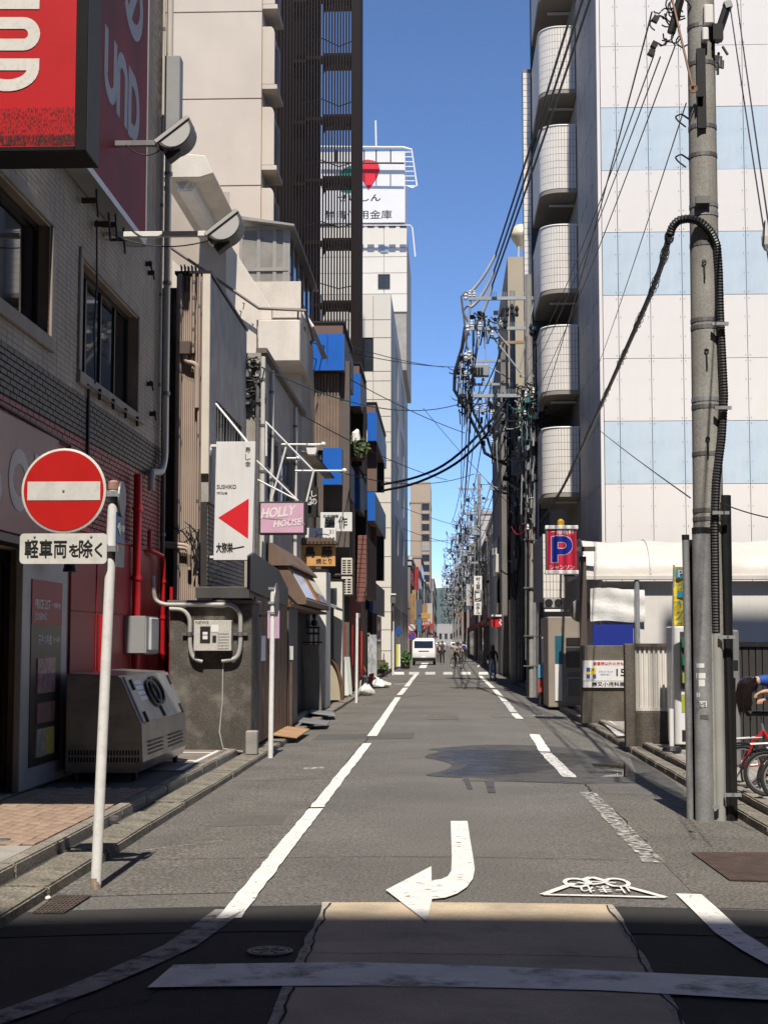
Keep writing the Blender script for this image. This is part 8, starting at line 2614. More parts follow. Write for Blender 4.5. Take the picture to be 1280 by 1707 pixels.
for k, (a_, mid, c_) in enumerate([((636, 808), (745, 775), (856, 655)), ((637, 818), (755, 778), (838, 690))]):
  P_ = [at(*a_, 62), at(690, a_[1] - 10, 60), at(*mid, 57), at((mid[0] + c_[0]) / 2, (mid[1] + c_[1]) / 2 + 8, 56), at(*c_, Y3p - 2)]
  for _ in range(2):
    P_ = [P_[0]] + sum([[P_[i] * .75 + P_[i + 1] * .25, P_[i] * .25 + P_[i + 1] * .75] for i in range(len(P_) - 1)], []) + [P_[-1]]
  tag(MB().tube(P_, 0.05, 6).build('cable', M_cablk), '%s of two heavy black cables looping over the street to the transformer pole' % ['upper', 'lower'][k], 'cable')
# spans between the poles up the street
tops = [(886, 498, Y2p), (858, 602, Y3p)]
prev = [at(x_, y_, Y3p) for x_, y_ in [(772, 600), (788, 600), (783, 640), (800, 640), (818, 640), (785, 684), (850, 690), (850, 760), (852, 720)]]
Yf = gnd(800, 1105).y
nxt = [at(x_, y_, Yf) for x_, y_ in [(768, 812), (775, 812), (768, 830), (776, 835), (785, 835), (772, 860), (800, 860), (801, 900), (800, 880)]]
for a_, c_ in zip(prev, nxt):
  cable('overhead line strung between the transformer pole and the far poles', a_, c_, 0.35, .026, None, 'lines to the far poles')
pv = [at(x_, y_, Y2p) for x_, y_ in [(785, 498), (788, 548), (800, 548), (790, 660), (815, 660), (840, 571), (868, 660), (880, 700), (884, 760), (884, 820)]]
for k, a_ in enumerate(pv):
  cable('overhead line strung between the crowded pole and the transformer pole', a_, prev[min(k, len(prev) - 1)], .25, .024, None, 'lines between the two crowded poles')
Yg = gnd(780, 1095).y
for (x_, y_, x2, y2) in [(768, 812, 752, 872), (776, 835, 758, 885), (785, 850, 760, 892), (800, 880, 779, 915)]:
  cable('overhead line strung between far poles', at(x_, y_, Yf), at(x2, y2, Yg), .4, .03, None, 'lines along the far street')
for (x_, y_, x2, y2) in [(660, 900, 790, 895), (662, 842, 800, 884), (668, 880, 790, 912)]:
  cable('faint far wire crossing the street beyond the bank', at(x_, y_, 110), at(x2, y2, Yf), .2, .02, None, 'far wires over the street')
cable('thin wire dropping steeply from the high wires through the sky', at(705, 680, 60), at(858, 850, Y3p), .1, .01)
# ------------------------------------------------------------------ buildings further up on the right
M_dkg = mat('building charcoal', (0.2, 0.185, 0.17), 0.8, var=0.15, vs=.5, streak=.3, ss=(1, 1, .1), dirt=(.1, .095, .09))
M_tan = mat('building tan', (0.42, 0.36, 0.27), 0.85, var=.06, vs=.4)
M_fwh = mat('far white', (0.62, 0.58, 0.52), .85, var=.06, vs=.4)
tt = thing('tan_tower', 'tan tower block with a round cream water tank on top', 'building', (5, 80, 0))
Yt = 76.0
x0, x1 = px_x(849, Yt), px_x(884, Yt)
MB().box(x0, 9, Yt, 90, 0, px_z(428, Yt, 860)).build('wall', M_tan, tt)
MB().box(px_x(838, Yt), x0 - .01, Yt + 1.5, 92, 0, px_z(560, Yt, 845)).build('side_wing', M_dkg, tt)
c_ = at(869, 393, Yt + 3)
MB().lathe([(.25, -.62), (.3, -.5), (.55, -.15), (.62, 0), (.62, .06), (.52, .35), (.3, .55), (.05, .62)], c_, 20).build('water_tank', mat('tank cream', (.66, .6, .44), .4, var=.04), tt, smooth=True)
for dx in (-.2, .2):
  MB().cyl((c_.x + dx, c_.y - .2, px_z(428, Yt)), (c_.x + dx * .8, c_.y - .2, c_.z - .5), .04, n=6).build('tank_leg', M_fwh, tt)
pipe('drain_pipe', [at(881, 470, Yt - .2), at(881, 100 + 400, Yt - .2), at(878, 900, Yt - .2)], .06, M_letter, tt, 6)
dk = thing('charcoal_house', 'dark charcoal building behind the crowded poles', 'building', (5, 66, 0))
MB().box(px_x(869, 63), 8, 63, 73, 0, px_z(735, 63, 870)).build('wall', M_dkg, dk)
for k in range(3):
  MB().box(px_x(869, 63) - .03, px_x(869, 63) - .005, 64 + 3 * k, 65.8 + 3 * k, 3.2, 5).build('window', M_glass, dk)
bg_ = MB().box(px_x(871, 62.8), px_x(876, 62.8), 62.8, 62.95, 0.1, px_z(1070, 63)).build('blue_banner', mat('banner navy', (.015, .02, .13), .6), dk)
# house with the arched loggia and red sign
hl = thing('arched_house', 'grey house with a dark arched balcony opening and pale parapet', 'building', (5, 84, 0))
Yh = 80.0
xa, xb = px_x(829, Yh), px_x(866, Yh)
zt = px_z(858, Yh, 850)
MB().box(xa, xb + 3, Yh + .6, 95, 0, px_z(893, Yh, 840)).build('wall', mat('house grey', (.32, .30, .28), .85, var=.1), hl)
q0, q1 = at(825, 955, Yh), at(858, 924, Yh)
MB().box(q0.x, q1.x + .4, Yh - .4, Yh + 4, q0.z, q1.z).build('parapet', M_fwh, hl, .03)
pts = [at(x_, y_, Yh + .55) for x_, y_ in [(828, 1012), (828, 972), (831, 962), (838, 958), (852, 958), (852, 1012)]]
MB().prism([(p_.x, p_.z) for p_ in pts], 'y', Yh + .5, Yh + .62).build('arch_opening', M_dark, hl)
MB().box(px_x(828, Yh), px_x(852, Yh), Yh + .2, Yh + .5, px_z(1022, Yh), px_z(1005, Yh)).build('balustrade', mat('balustrade tan', (.25, .2, .16), .8), hl)
for k in range(4):
  MB().cyl((px_x(829 + 3 * k, Yh), Yh + 1, px_z(924, Yh)), (px_x(829 + 3 * k, Yh), Yh + 1, px_z(912, Yh)), .25, n=8).build('roof_bag', M_letter, hl)
t_ = thing('red_shop_sign', 'red shop sign with a white swirl beyond the crowded pole', 'sign', at(835, 1045, 78))
q0, q1 = at(819, 1045, 78), at(852, 1028, 78)
pn = MB().box(q0.x, q1.x, 78, 78.3, q0.z, q1.z).build('panel', mat('shop sign red', (.58, .03, .035), .4), t_)
MB().box(q0.x, q1.x, 77.9, 78.4, q1.z + .01, q1.z + .1).build('rim', M_letter, t_)
strokes([[(at(x_, y_, 78).x, at(x_, y_, 78).z) for x_, y_ in pth] for pth in [[(832, 1031), (836, 1034), (832, 1038), (836, 1042)]]], M_letter, pn, (0, 77.995, 0), (1, 0, 0), (0, 0, 1), .07)
MB().box(q0.x, q0.x + .1, 78.3, 80.5, q1.z - .2, q1.z - .1).build('bracket', M_frame, t_)
g = gnd(838, 1126)
t_ = thing('crossing_sign_post', 'slim white post with a grey back-facing sign at the far crossing', 'road sign', (g.x, g.y, 0))
MB().cyl((g.x, g.y, -.05), (g.x, g.y, px_z(1032, g.y)), .05, n=10).build('post', M_pole_w, t_)
q0, q1 = at(836, 1055, g.y - .1), at(849, 1032, g.y - .1)
MB().box(q0.x, q1.x, g.y - .1, g.y - .05, q0.z, q1.z).build('plate', M_steel_d, t_, .02)
sf_ = thing('grey_shutter_shop', 'low shop with a grey roller shutter behind the far crossing post', 'building', (4, 88, 0))
MB().box(px_x(830, 81), px_x(858, 81), 80.8, 88, 0, px_z(1048, 81)).build('wall', mat('shutter shop', (.3, .29, .27), .8), sf_)
MB().box(px_x(836, 81), px_x(852, 81), 80.75, 80.79, .5, px_z(1052, 81)).build('shutter', mat('shutter grey', (.2, .19, .19), .6, var=.1), sf_)
# vertical hotel sign
t_ = thing('hotel_sign', 'tall white vertical hotel sign between the far poles', 'sign', at(796, 1024, 108))
Yv = 108.0
q0, q1 = at(790, 1025, Yv), at(803, 960, Yv)
pn = MB().box(q0.x, q1.x, Yv, Yv + .3, q0.z, q1.z).build('panel', M_letter, t_)
flat(791, 984, 802, 1003, Yv, mat('sign slate', (.05, .07, .07), .5), pn, 'dark_field')
for k, ch in enumerate('村上屋'):
  ytext(ch, 793, 962 + 7 * k, 800, 968 + 7 * k, Yv - .02, M_ink, pn, .02)
for k, ch in enumerate('コーン'):
  ytext(ch, 793, 985 + 6 * k, 800, 990 + 6 * k, Yv - .03, M_letter, pn, .03)
for k, ch in enumerate('ホテル'):
  ytext(ch, 793, 1005 + 6.5 * k, 800, 1010.5 + 6.5 * k, Yv - .02, M_ink, pn, .02)
MB().box(q1.x, q1.x + 1.2, Yv + .1, Yv + .2, q1.z - .5, q1.z - .3).build('bracket', M_frame, t_)
# ------------------------------------------------------------------ both sides of the far street
rr = random.Random(77)
pal = [(.55, .5, .43), (.42, .34, .27), (.3, .25, .21), (.5, .48, .46), (.24, .2, .18), (.6, .56, .5), (.38, .36, .33), (.45, .33, .26)]
FM = [mat('far wall %d' % i, c, .85, var=.08, vs=.3, streak=.2, ss=(.5, .5, .1), dirt=(c[0] * .6, c[1] * .6, c[2] * .6)) for i, c in enumerate(pal)]
sgn_c = [mat('far sign %d' % i, c, .5, var=.1, vs=1) for i, c in enumerate([(.36, .06, .05), (.5, .48, .45), (.08, .11, .17), (.34, .27, .15), (.12, .2, .17), (.42, .3, .31), (.34, .2, .1)])]
def far_building(side, Y0, Y1, X, H, m_, label, nfl):
  t_ = thing('town_building', label, 'building', (X + side * 3, (Y0 + Y1) / 2, 0))
  MB().box(X, X + side * 9, Y0, Y1 - .3, 0, H).build('wall', m_, t_)
  fh = (H - 3.6) / max(1, nfl)
  for f_ in range(nfl):
    z0_ = 3.6 + f_ * fh + .7
    n_ = max(1, int((Y1 - Y0) / 4))
    for k in range(n_):
      ya_ = Y0 + (Y1 - Y0 - .3) * (k + .2) / n_
      MB().box(X - side * .04, X + side * .02, ya_, ya_ + (Y1 - Y0) / n_ * .55, z0_, z0_ + fh * .5).build('window', M_glass, t_)
    MB().box(X + side * .7, X + side * 2.6, Y0 - .05, Y0 - .001, z0_, z0_ + fh * .5).build('window', M_glass, t_)
  MB().box(X - side * .05, X + side * .1, Y0 + .4, Y1 - .7, .2, 2.8).build('shop_front', [M_dark, M_glass][int(Y0) % 2], t_)
  MB().box(X - side * .5, X + side * .05, Y0 + .3, Y1 - .6, 2.9, 3.1).build('awning', sgn_c[int(Y0 * 7) % 7], t_)
  MB().box(X - side * .1, X + side * 9.05, Y0 - .1, Y1 - .25, H + .001, H + .3).build('parapet', FM[(int(Y0) + 3) % 8], t_)
  return t_
lefts = [(128.5, 138, -2.85, 8, 'low town building with shops just past the bank', 4, 2), (138.5, 170, -3.0, 9, 'dark shop building, second past the bank', 4, 2),
         (171, 190, -2.9, 9.5, 'cream town building, third past the bank', 0, 2), (191, 215, -2.9, 12, 'rust coloured town building, fourth past the bank', 7, 3), (216, 250, -2.8, 10, 'tan town building, fifth past the bank', 1, 2), (251, 300, -2.8, 11, 'pale town building, sixth past the bank', 5, 3), (346, 380, -2.7, 13, 'grey town building far along the left side', 6, 3), (381, 520, -2.6, 17, 'last brown block on the left side', 4, 3)]
for (a_, b_, X, H, lab, mi, nf) in lefts:
  far_building(-1, a_, b_, X, H, FM[mi], lab, nf)
rights = [(96, 112, 3.1, px_z(868, 97, 815), 'white plastered building behind the far utility poles', 5, 4), (113, 130, 3.1, 9, 'brown shop building, first beyond the white plastered one', 4, 2), (131, 152, 3.1, 12.5, 'pale grey building, second beyond the white plastered one', 3, 3), (153, 180, 3.0, 10, 'dark tan building, third beyond the white plastered one', 2, 2), (181, 215, 3.0, 13, 'cream building, fourth beyond the white plastered one', 0, 3), (216, 260, 3.0, 12, 'grey building, fifth beyond the white plastered one', 6, 3), (261, 330, 2.9, 15, 'tan building far along the right side', 1, 3), (331, 520, 2.8, 18, 'last pale block on the right side', 5, 3)]
for (a_, b_, X, H, lab, mi, nf) in rights:
  far_building(1, a_, b_, X, H, FM[mi], lab, nf)
tt2 = thing('tan_office_tower', 'tall tan office tower with a dark column of windows far behind the bank', 'building', (-5, 330, 0))
Yz = 320.0
q0, q1 = at(684, 1069, Yz), at(717.5, 803, Yz)
MB().box(q0.x, q1.x, Yz, 340, 0, q1.z).build('wall', mat('office tan', (.40, .31, .22), .85, var=.05, vs=.2), tt2)
MB().box(q0.x - .2, q1.x + .1, Yz - .1, 340, px_z(838, Yz) - .15, px_z(838, Yz) + .15).build('ledge', mat('office ledge', (.3, .23, .16), .85), tt2)
for k in range(13):
  z1_, z0_ = px_z(838 + 17 * k, Yz), px_z(838 + 17 * k + 12, Yz)
  MB().box(px_x(703, Yz), px_x(715.5, Yz), Yz - .12, Yz - .001, z0_, z1_ - .2).build('window', mat('office glass', (.02, .022, .026), .3) if k not in (4, 8) else mat('office blind', (.32, .31, .29), .6), tt2)
MB().box(px_x(701.5, Yz), px_x(703, Yz), Yz - .3, Yz, 0, px_z(836, Yz)).build('fin', mat('office ledge', (.3, .23, .16)), tt2)
MB().box(px_x(715.7, Yz), px_x(717.4, Yz), Yz - .3, Yz, 0, px_z(836, Yz)).build('fin', mat('office ledge', (.3, .23, .16)), tt2)
end = thing('end_block', 'white block closing the end of the street below the hill', 'building', (0, 560, 0))
MB().box(-5, 6, 560, 580, 0, px_z(1040, 560, 750)).build('wall', FM[6], end)
for k in range(5):
  MB().box(-4 + 2 * k, -3 + 2 * k, 559.9, 559.99, 2.5, 4.5).build('window', M_glass, end)
# projecting signs of the far street
def far_sign(px, py0, py1, wpx, Y, m_, lab, ch=None, wall=1):
  q0, q1 = at(px, py1, Y), at(px + wpx, py0, Y)
  t2 = thing('street_sign', lab, 'sign', ((q0.x + q1.x) / 2, Y, q0.z))
  p_ = MB().box(q0.x, q1.x, Y, Y + .25, q0.z, q1.z).build('panel', m_, t2, .02)
  xx = q1.x if wall > 0 else q0.x
  MB().box(xx - .3, xx + .3, Y + .1, Y + .16, (q0.z + q1.z) / 2 - .05, (q0.z + q1.z) / 2 + .05).build('bracket', M_frame, t2)
  if ch:
    ytext(ch, px + wpx * .15, py0 + (py1 - py0) * .3, px + wpx * .85, py0 + (py1 - py0) * .7, Y - .01, M_letter, p_, .03)
  return t2
far_sign(685, 945, 984, 13, 150, mat('shop red b', (.30, .03, .028), .6, var=.3, vs=1.5), 'dark red panel sign beyond the bank corner', None, -1)
far_sign(684, 990, 1040, 7, 126, mat('orange panel', (.32, .17, .07), .6, var=.25, vs=2), 'orange vertical panel beside the bank corner', None, -1)
far_sign(695, 1033, 1054, 7, 120, mat('panel azure', (.05, .17, .30), .5), 'tilted light blue panel behind the van', None, -1)
far_sign(702, 1022, 1031, 15, 128, mat('panel amber', (.5, .3, .08), .5), 'small amber sign over the red triangular sign', None, -1)
t2 = thing('stop_sign', 'red inverted triangle stop sign above the van', 'road sign', at(710, 1046, 118))
pts = [at(x_, y_, 118) for x_, y_ in [(702, 1036), (718, 1036), (717, 1040), (711, 1047), (709, 1047), (702, 1040)]]
o_ = MB().prism([(p_.x, p_.z) for p_ in pts], 'y', 118, 118.05).build('plate', sgn_c[0], t2)
ytext('止まれ', 704, 1037, 716, 1041, 118, M_letter, o_, .03)
q = at(710, 1042, 118.1)
MB().cyl((q.x, 118.1, 0), (q.x, 118.1, q.z), .05, n=8).build('post', M_steel, t2)
for k in range(16):
  Y = rr.uniform(128, 330)
  side = 1 if k % 3 else -1
  X = side * rr.uniform(1.9, 2.6) - (.8 if side < 0 else 0)
  z_ = rr.uniform(2.8, 7)
  t2 = thing('street_sign', '%s %s projecting shop sign far along the %s side of the street' % (['lower', 'higher', 'farthest'][k // 7], ['red', 'white', 'navy', 'amber', 'green', 'pink', 'orange'][k % 7], 'right' if side > 0 else 'left'), 'sign', (X, Y, z_), 'far projecting signs')
  MB().box(X - .1, X + .9, Y, Y + .2, z_, z_ + rr.uniform(.8, 3)).build('panel', sgn_c[k % 7], t2)
  MB().box(X + (.9 if side > 0 else -.5), X + (1.4 if side > 0 else -.1), Y + .06, Y + .12, z_ + .3, z_ + .4).build('bracket', M_frame, t2)
# signs near the far crossing on the left
g = gnd(655, 1126)
t2 = thing('crossing_lamp_post', 'thin white and grey lamp post at the bank corner', 'lamp post', (g.x, g.y, 0))
MB().cyl((g.x, g.y, -.05), (g.x, g.y, px_z(1036, g.y)), .055, n=10).build('post', M_pole_w, t2)
MB().cyl((g.x, g.y, px_z(1036, g.y)), (g.x, g.y, px_z(1000, g.y)), .04, n=10).build('upper_post', M_steel_d, t2)
q0, q1 = at(651, 1006, g.y), at(660, 992, g.y)
MB().box(q0.x, q1.x, g.y - .15, g.y + .15, q0.z, q1.z).build('signal_head', M_steel_d, t2, .03)
MB().box(q0.x, q1.x, g.y - .2, g.y + .2, q1.z + .001, q1.z + .08).build('hood', M_letter, t2)
MB().box(px_x(652.5, g.y), px_x(655, g.y), g.y - .1, g.y + .1, px_z(1050, g.y), px_z(1018, g.y)).build('side_box', M_frame, t2)
t2 = thing('no_parking_signs', 'pair of round red rimmed road signs left of the van', 'road sign', at(686, 1100, 100))
for k, (py, fm_) in enumerate([(1046, mat('sign field white', (.6, .6, .6), .4)), (1060, mat('sign field blue', (.03, .06, .35), .4))]):
  c_ = at(686.5, py, 100)
  MB().lathe([(.29, .02), (.29, 0), (.005, 0)], (c_.x, 100, c_.z), 24, 'y').build('rim_disc', sgn_c[0], t2)
  MB().lathe([(.22, 0), (.22, -.01), (.005, -.01)], (c_.x, 100, c_.z), 24, 'y').build('field', fm_, t2)
  MB().obox((c_.x, 99.98, c_.z), .42, .01, .05, ry=R(45)).build('slash', sgn_c[0] if k else M_ink, t2)
c_ = at(686.5, 1046, 100.05)
MB().cyl((c_.x, 100.06, 0), (c_.x, 100.06, c_.z + .3), .04, n=8).build('post', M_steel, t2)
t2 = thing('blue_arrow_sign', 'small blue arrow road sign at the bank corner', 'road sign', at(664, 1058, 96))
pts = [at(x_, y_, 96) for x_, y_ in [(658, 1058), (670, 1058), (670, 1052), (667, 1048), (664, 1041), (661, 1048), (658, 1052)]]
MB().prism([(p_.x, p_.z) for p_ in pts], 'y', 96, 96.04).build('plate', mat('guide blue', (.03, .09, .3), .4), t2)
q = at(664, 1045, 96.1)
MB().cyl((q.x, 96.1, 0), (q.x, 96.1, q.z), .035, n=8).build('post', M_steel, t2)
t2 = thing('yellow_bollard_sign', 'yellow and white upright banner at the kerb by the bank', 'sign', at(663, 1110, 90))
flat(660.5, 1074, 664, 1111, 90, mat('bollard yellow', (.65, .6, .04), .5), t2, 'yellow_face', .2)
flat(664.1, 1074, 667.5, 1111, 90.05, M_letter, t2, 'white_face', .2)
flat(660, 1111, 668, 1114, 90.1, mat('bollard base', (.06, .05, .25), .5), t2, 'base', .3)
t2 = thing('corner_shrub', 'green potted shrub at the corner of the bank', 'shrub', at(676, 1108, 92))
leaves(500, lambda: at(rr.gauss(675, 3.2), rr.gauss(1098, 5), 92 + rr.uniform(-.5, .5)), .13, mat('shrub green', (.06, .12, .03), .6, var=.4, vs=4), t2)
q = at(675, 1110, 92)
MB().lathe([(.25, 0), (.32, .4), (.3, .42)], (q.x, 92, .02), 12).build('pot', mat('pot brown', (.2, .13, .09), .8), t2)
# ------------------------------------------------------------------ hills
M_hill = mat('hill forest', (0.060, 0.092, 0.066), .95, var=.3, vs=.006, grain=.15, gs=.05)
def ridge(Y, x0, x1, base, fn, name, n=120, depth=900):
  b_ = MB()
  vs, fs = [], []
  rows_ = 8
  for j in range(rows_ + 1):
    for i in range(n + 1):
      x_ = x0 + (x1 - x0) * i / n
      t_ = j / rows_
      h_ = fn(x_) * math.sin(t_ * math.pi / 2) * (1 + .05 * math.sin(i * 1.7 + j * 2.3))
      vs.append((x_, Y + depth * t_ + 40 * math.sin(i * .7 + j), base + h_))
  for j in range(rows_):
    for i in range(n):
      fs.append((j * (n + 1) + i, j * (n + 1) + i + 1, (j + 1) * (n + 1) + i + 1, (j + 1) * (n + 1) + i))
  o_ = b_.add(vs, fs).build(name, M_hill, smooth=True)
  return struct(o_)
def h1(x_):
  return 84 + 30 * math.sin(x_ * .0021 + 2.2) + 18 * math.sin(x_ * .009 + 1) + 7 * math.sin(x_ * .031) + (-.12 * x_ if -600 < x_ < 600 else 0) * .5
ridge(2600, -5200, 5200, -5, h1, 'hills')
# ------------------------------------------------------------------ white van
M_van = mat('van white', (.78, .78, .77), .25, var=.02, coat=.5)
gv = gnd(706, 1109)
Yv = gv.y
va = thing('van', 'white delivery van driving away up the street', 'van', (gv.x, Yv, 0), local=True)
W_ = .86
H_ = 1.88
L_ = 4.3
side = [(0.0, .42), (0.02, .9), (.06, 1.1), (.2, 1.72), (.35, 1.84), (1.2, 1.9), (2.6, 1.88), (3.0, 1.8), (3.7, 1.15), (4.2, .98), (4.3, .7), (4.28, .35), (3.0, .3), (.3, .3)]
# body: side outline swept across with rounded shoulders
vs, fs = [], []
lay = [(-1.0, 0.94), (-.93, .99), (-.8, 1.0), (.8, 1.0), (.93, .99), (1.0, .94)]
for (u, s_) in lay:
  for (y_, z_) in side:
    tum = 1 - .09 * max(0, (z_ - .95)) / .95
    vs.append((u * W_ * tum, 2.15 + (y_ - 2.15) * s_, .32 + (z_ - .32) * s_))
n = len(side)
for i in range(len(lay) - 1):
  for k in range(n):
    fs.append((i * n + k, i * n + (k + 1) % n, (i + 1) * n + (k + 1) % n, (i + 1) * n + k))
fs += [tuple(range(n))[::-1], tuple(range((len(lay) - 1) * n, len(lay) * n))]
MB().add(vs, fs).build('body', M_van, va, 0.02, smooth=True)
def rear(x_, z_, off=.0):
  """a point on the tailgate"""
  for (ya_, za_), (yb_, zb_) in zip(side[:4], side[1:5]):
    if za_ <= z_ <= zb_:
      y_ = ya_ + (yb_ - ya_) * (z_ - za_) / (zb_ - za_)
      break
  else:
    y_ = 0
  return Vector((x_, y_ - off, z_))
def rpanel(name, x0_, x1_, z0_, z1_, m_, off=.012, par=None):
  zs_ = [z0_, (z0_ + z1_) / 2, z1_]
  vs_ = []
  for z_ in zs_:
    vs_ += [rear(x0_, z_, off), rear(x1_, z_, off)]
  vs_ += [rear(x0_, z0_, -.03), rear(x1_, z0_, -.03), rear(x0_, z1_, -.03), rear(x1_, z1_, -.03)]
  return MB().add(vs_, [(0, 1, 3, 2), (2, 3, 5, 4), (6, 7, 1, 0), (4, 5, 9, 8)]).build(name, m_, par or va)
M_cargl = glass_mat('car glass', (.012, .013, .014), .04)
rpanel('rear_window', -.66, .66, 1.18, 1.68, M_cargl)
rpanel('handle_trim', -.36, .36, .93, 1.0, M_black)
rpanel('plate', -.17, .17, .46, .58, M_letter, .02)
rpanel('bumper', -.82, .82, .42, .52, M_black, .03)
MB().box(-.84, .84, .02, .3, .26, .42).build('bumper_skirt', M_black, va)
for s_ in (-1, 1):
  rpanel('tail_light', s_ * .84 - .02, s_ * .80 + .02, .62, 1.1, mat('tail red', (.4, .02, .02), .25), .02)
  MB().box(s_ * .83, s_ * .85, .5, 2.8, 1.18, 1.62).build('side_window', M_cargl, va)
  MB().obox((s_ * .98, 3.2, 1.12), .16, .1, .22).build('door_mirror', M_black, va, .02)
  for y_ in (.85, 3.45):
    w_ = MB().lathe([(.22, -.09), (.3, -.09), (.31, -.05), (.31, .05), (.3, .09), (.22, .09)], (s_ * .74, y_, .31), 20, 'x').build('wheel', M_rubber, va)
    MB().lathe([(.21, -.1), (.18, -.1), (.05, -.08), (.01, -.08)], (s_ * .74, y_, .31), 14, 'x').build('rim', M_steel, w_)
LOCALFIX = [o_ for o_ in va.children]
for o_ in LOCALFIX:
  for c2 in o_.children:
    c2.matrix_parent_inverse = Matrix.Identity(4)
# a few distant vehicles near the end of the street
for k, (px, Y, m_, lab) in enumerate([(757, 330, mat('car silver', (.5, .5, .5), .3, .3), 'silver car far down the street'), (770, 300, M_van, 'white car far down the street beside the poles'), (733, 230, mat('car grey', (.3, .3, .32), .3, .3), 'grey car beyond the van')]):
  x_ = px_x(px, Y)
  t2 = thing('far_car', lab, 'car', (x_, Y, 0))
  MB().prism([(Y, .35), (Y + .1, .9), (Y + .5, 1.4), (Y + 2.4, 1.45), (Y + 3.2, .95), (Y + 4, .85), (Y + 4.1, .35)], 'x', x_ - .8, x_ + .8).build('body', m_, t2, .08, seg=2)
  MB().box(x_ - .6, x_ + .6, Y + .02, Y + .5, .95, 1.3).build('rear_window', M_cargl, t2)
  for s_ in (-1, 1):
    for y_ in (.8, 3.3):
      MB().lathe([(.3, -.1), (.3, .1)], (x_ + s_ * .7, Y + y_, .3), 12, 'x').build('wheel', M_rubber, t2)
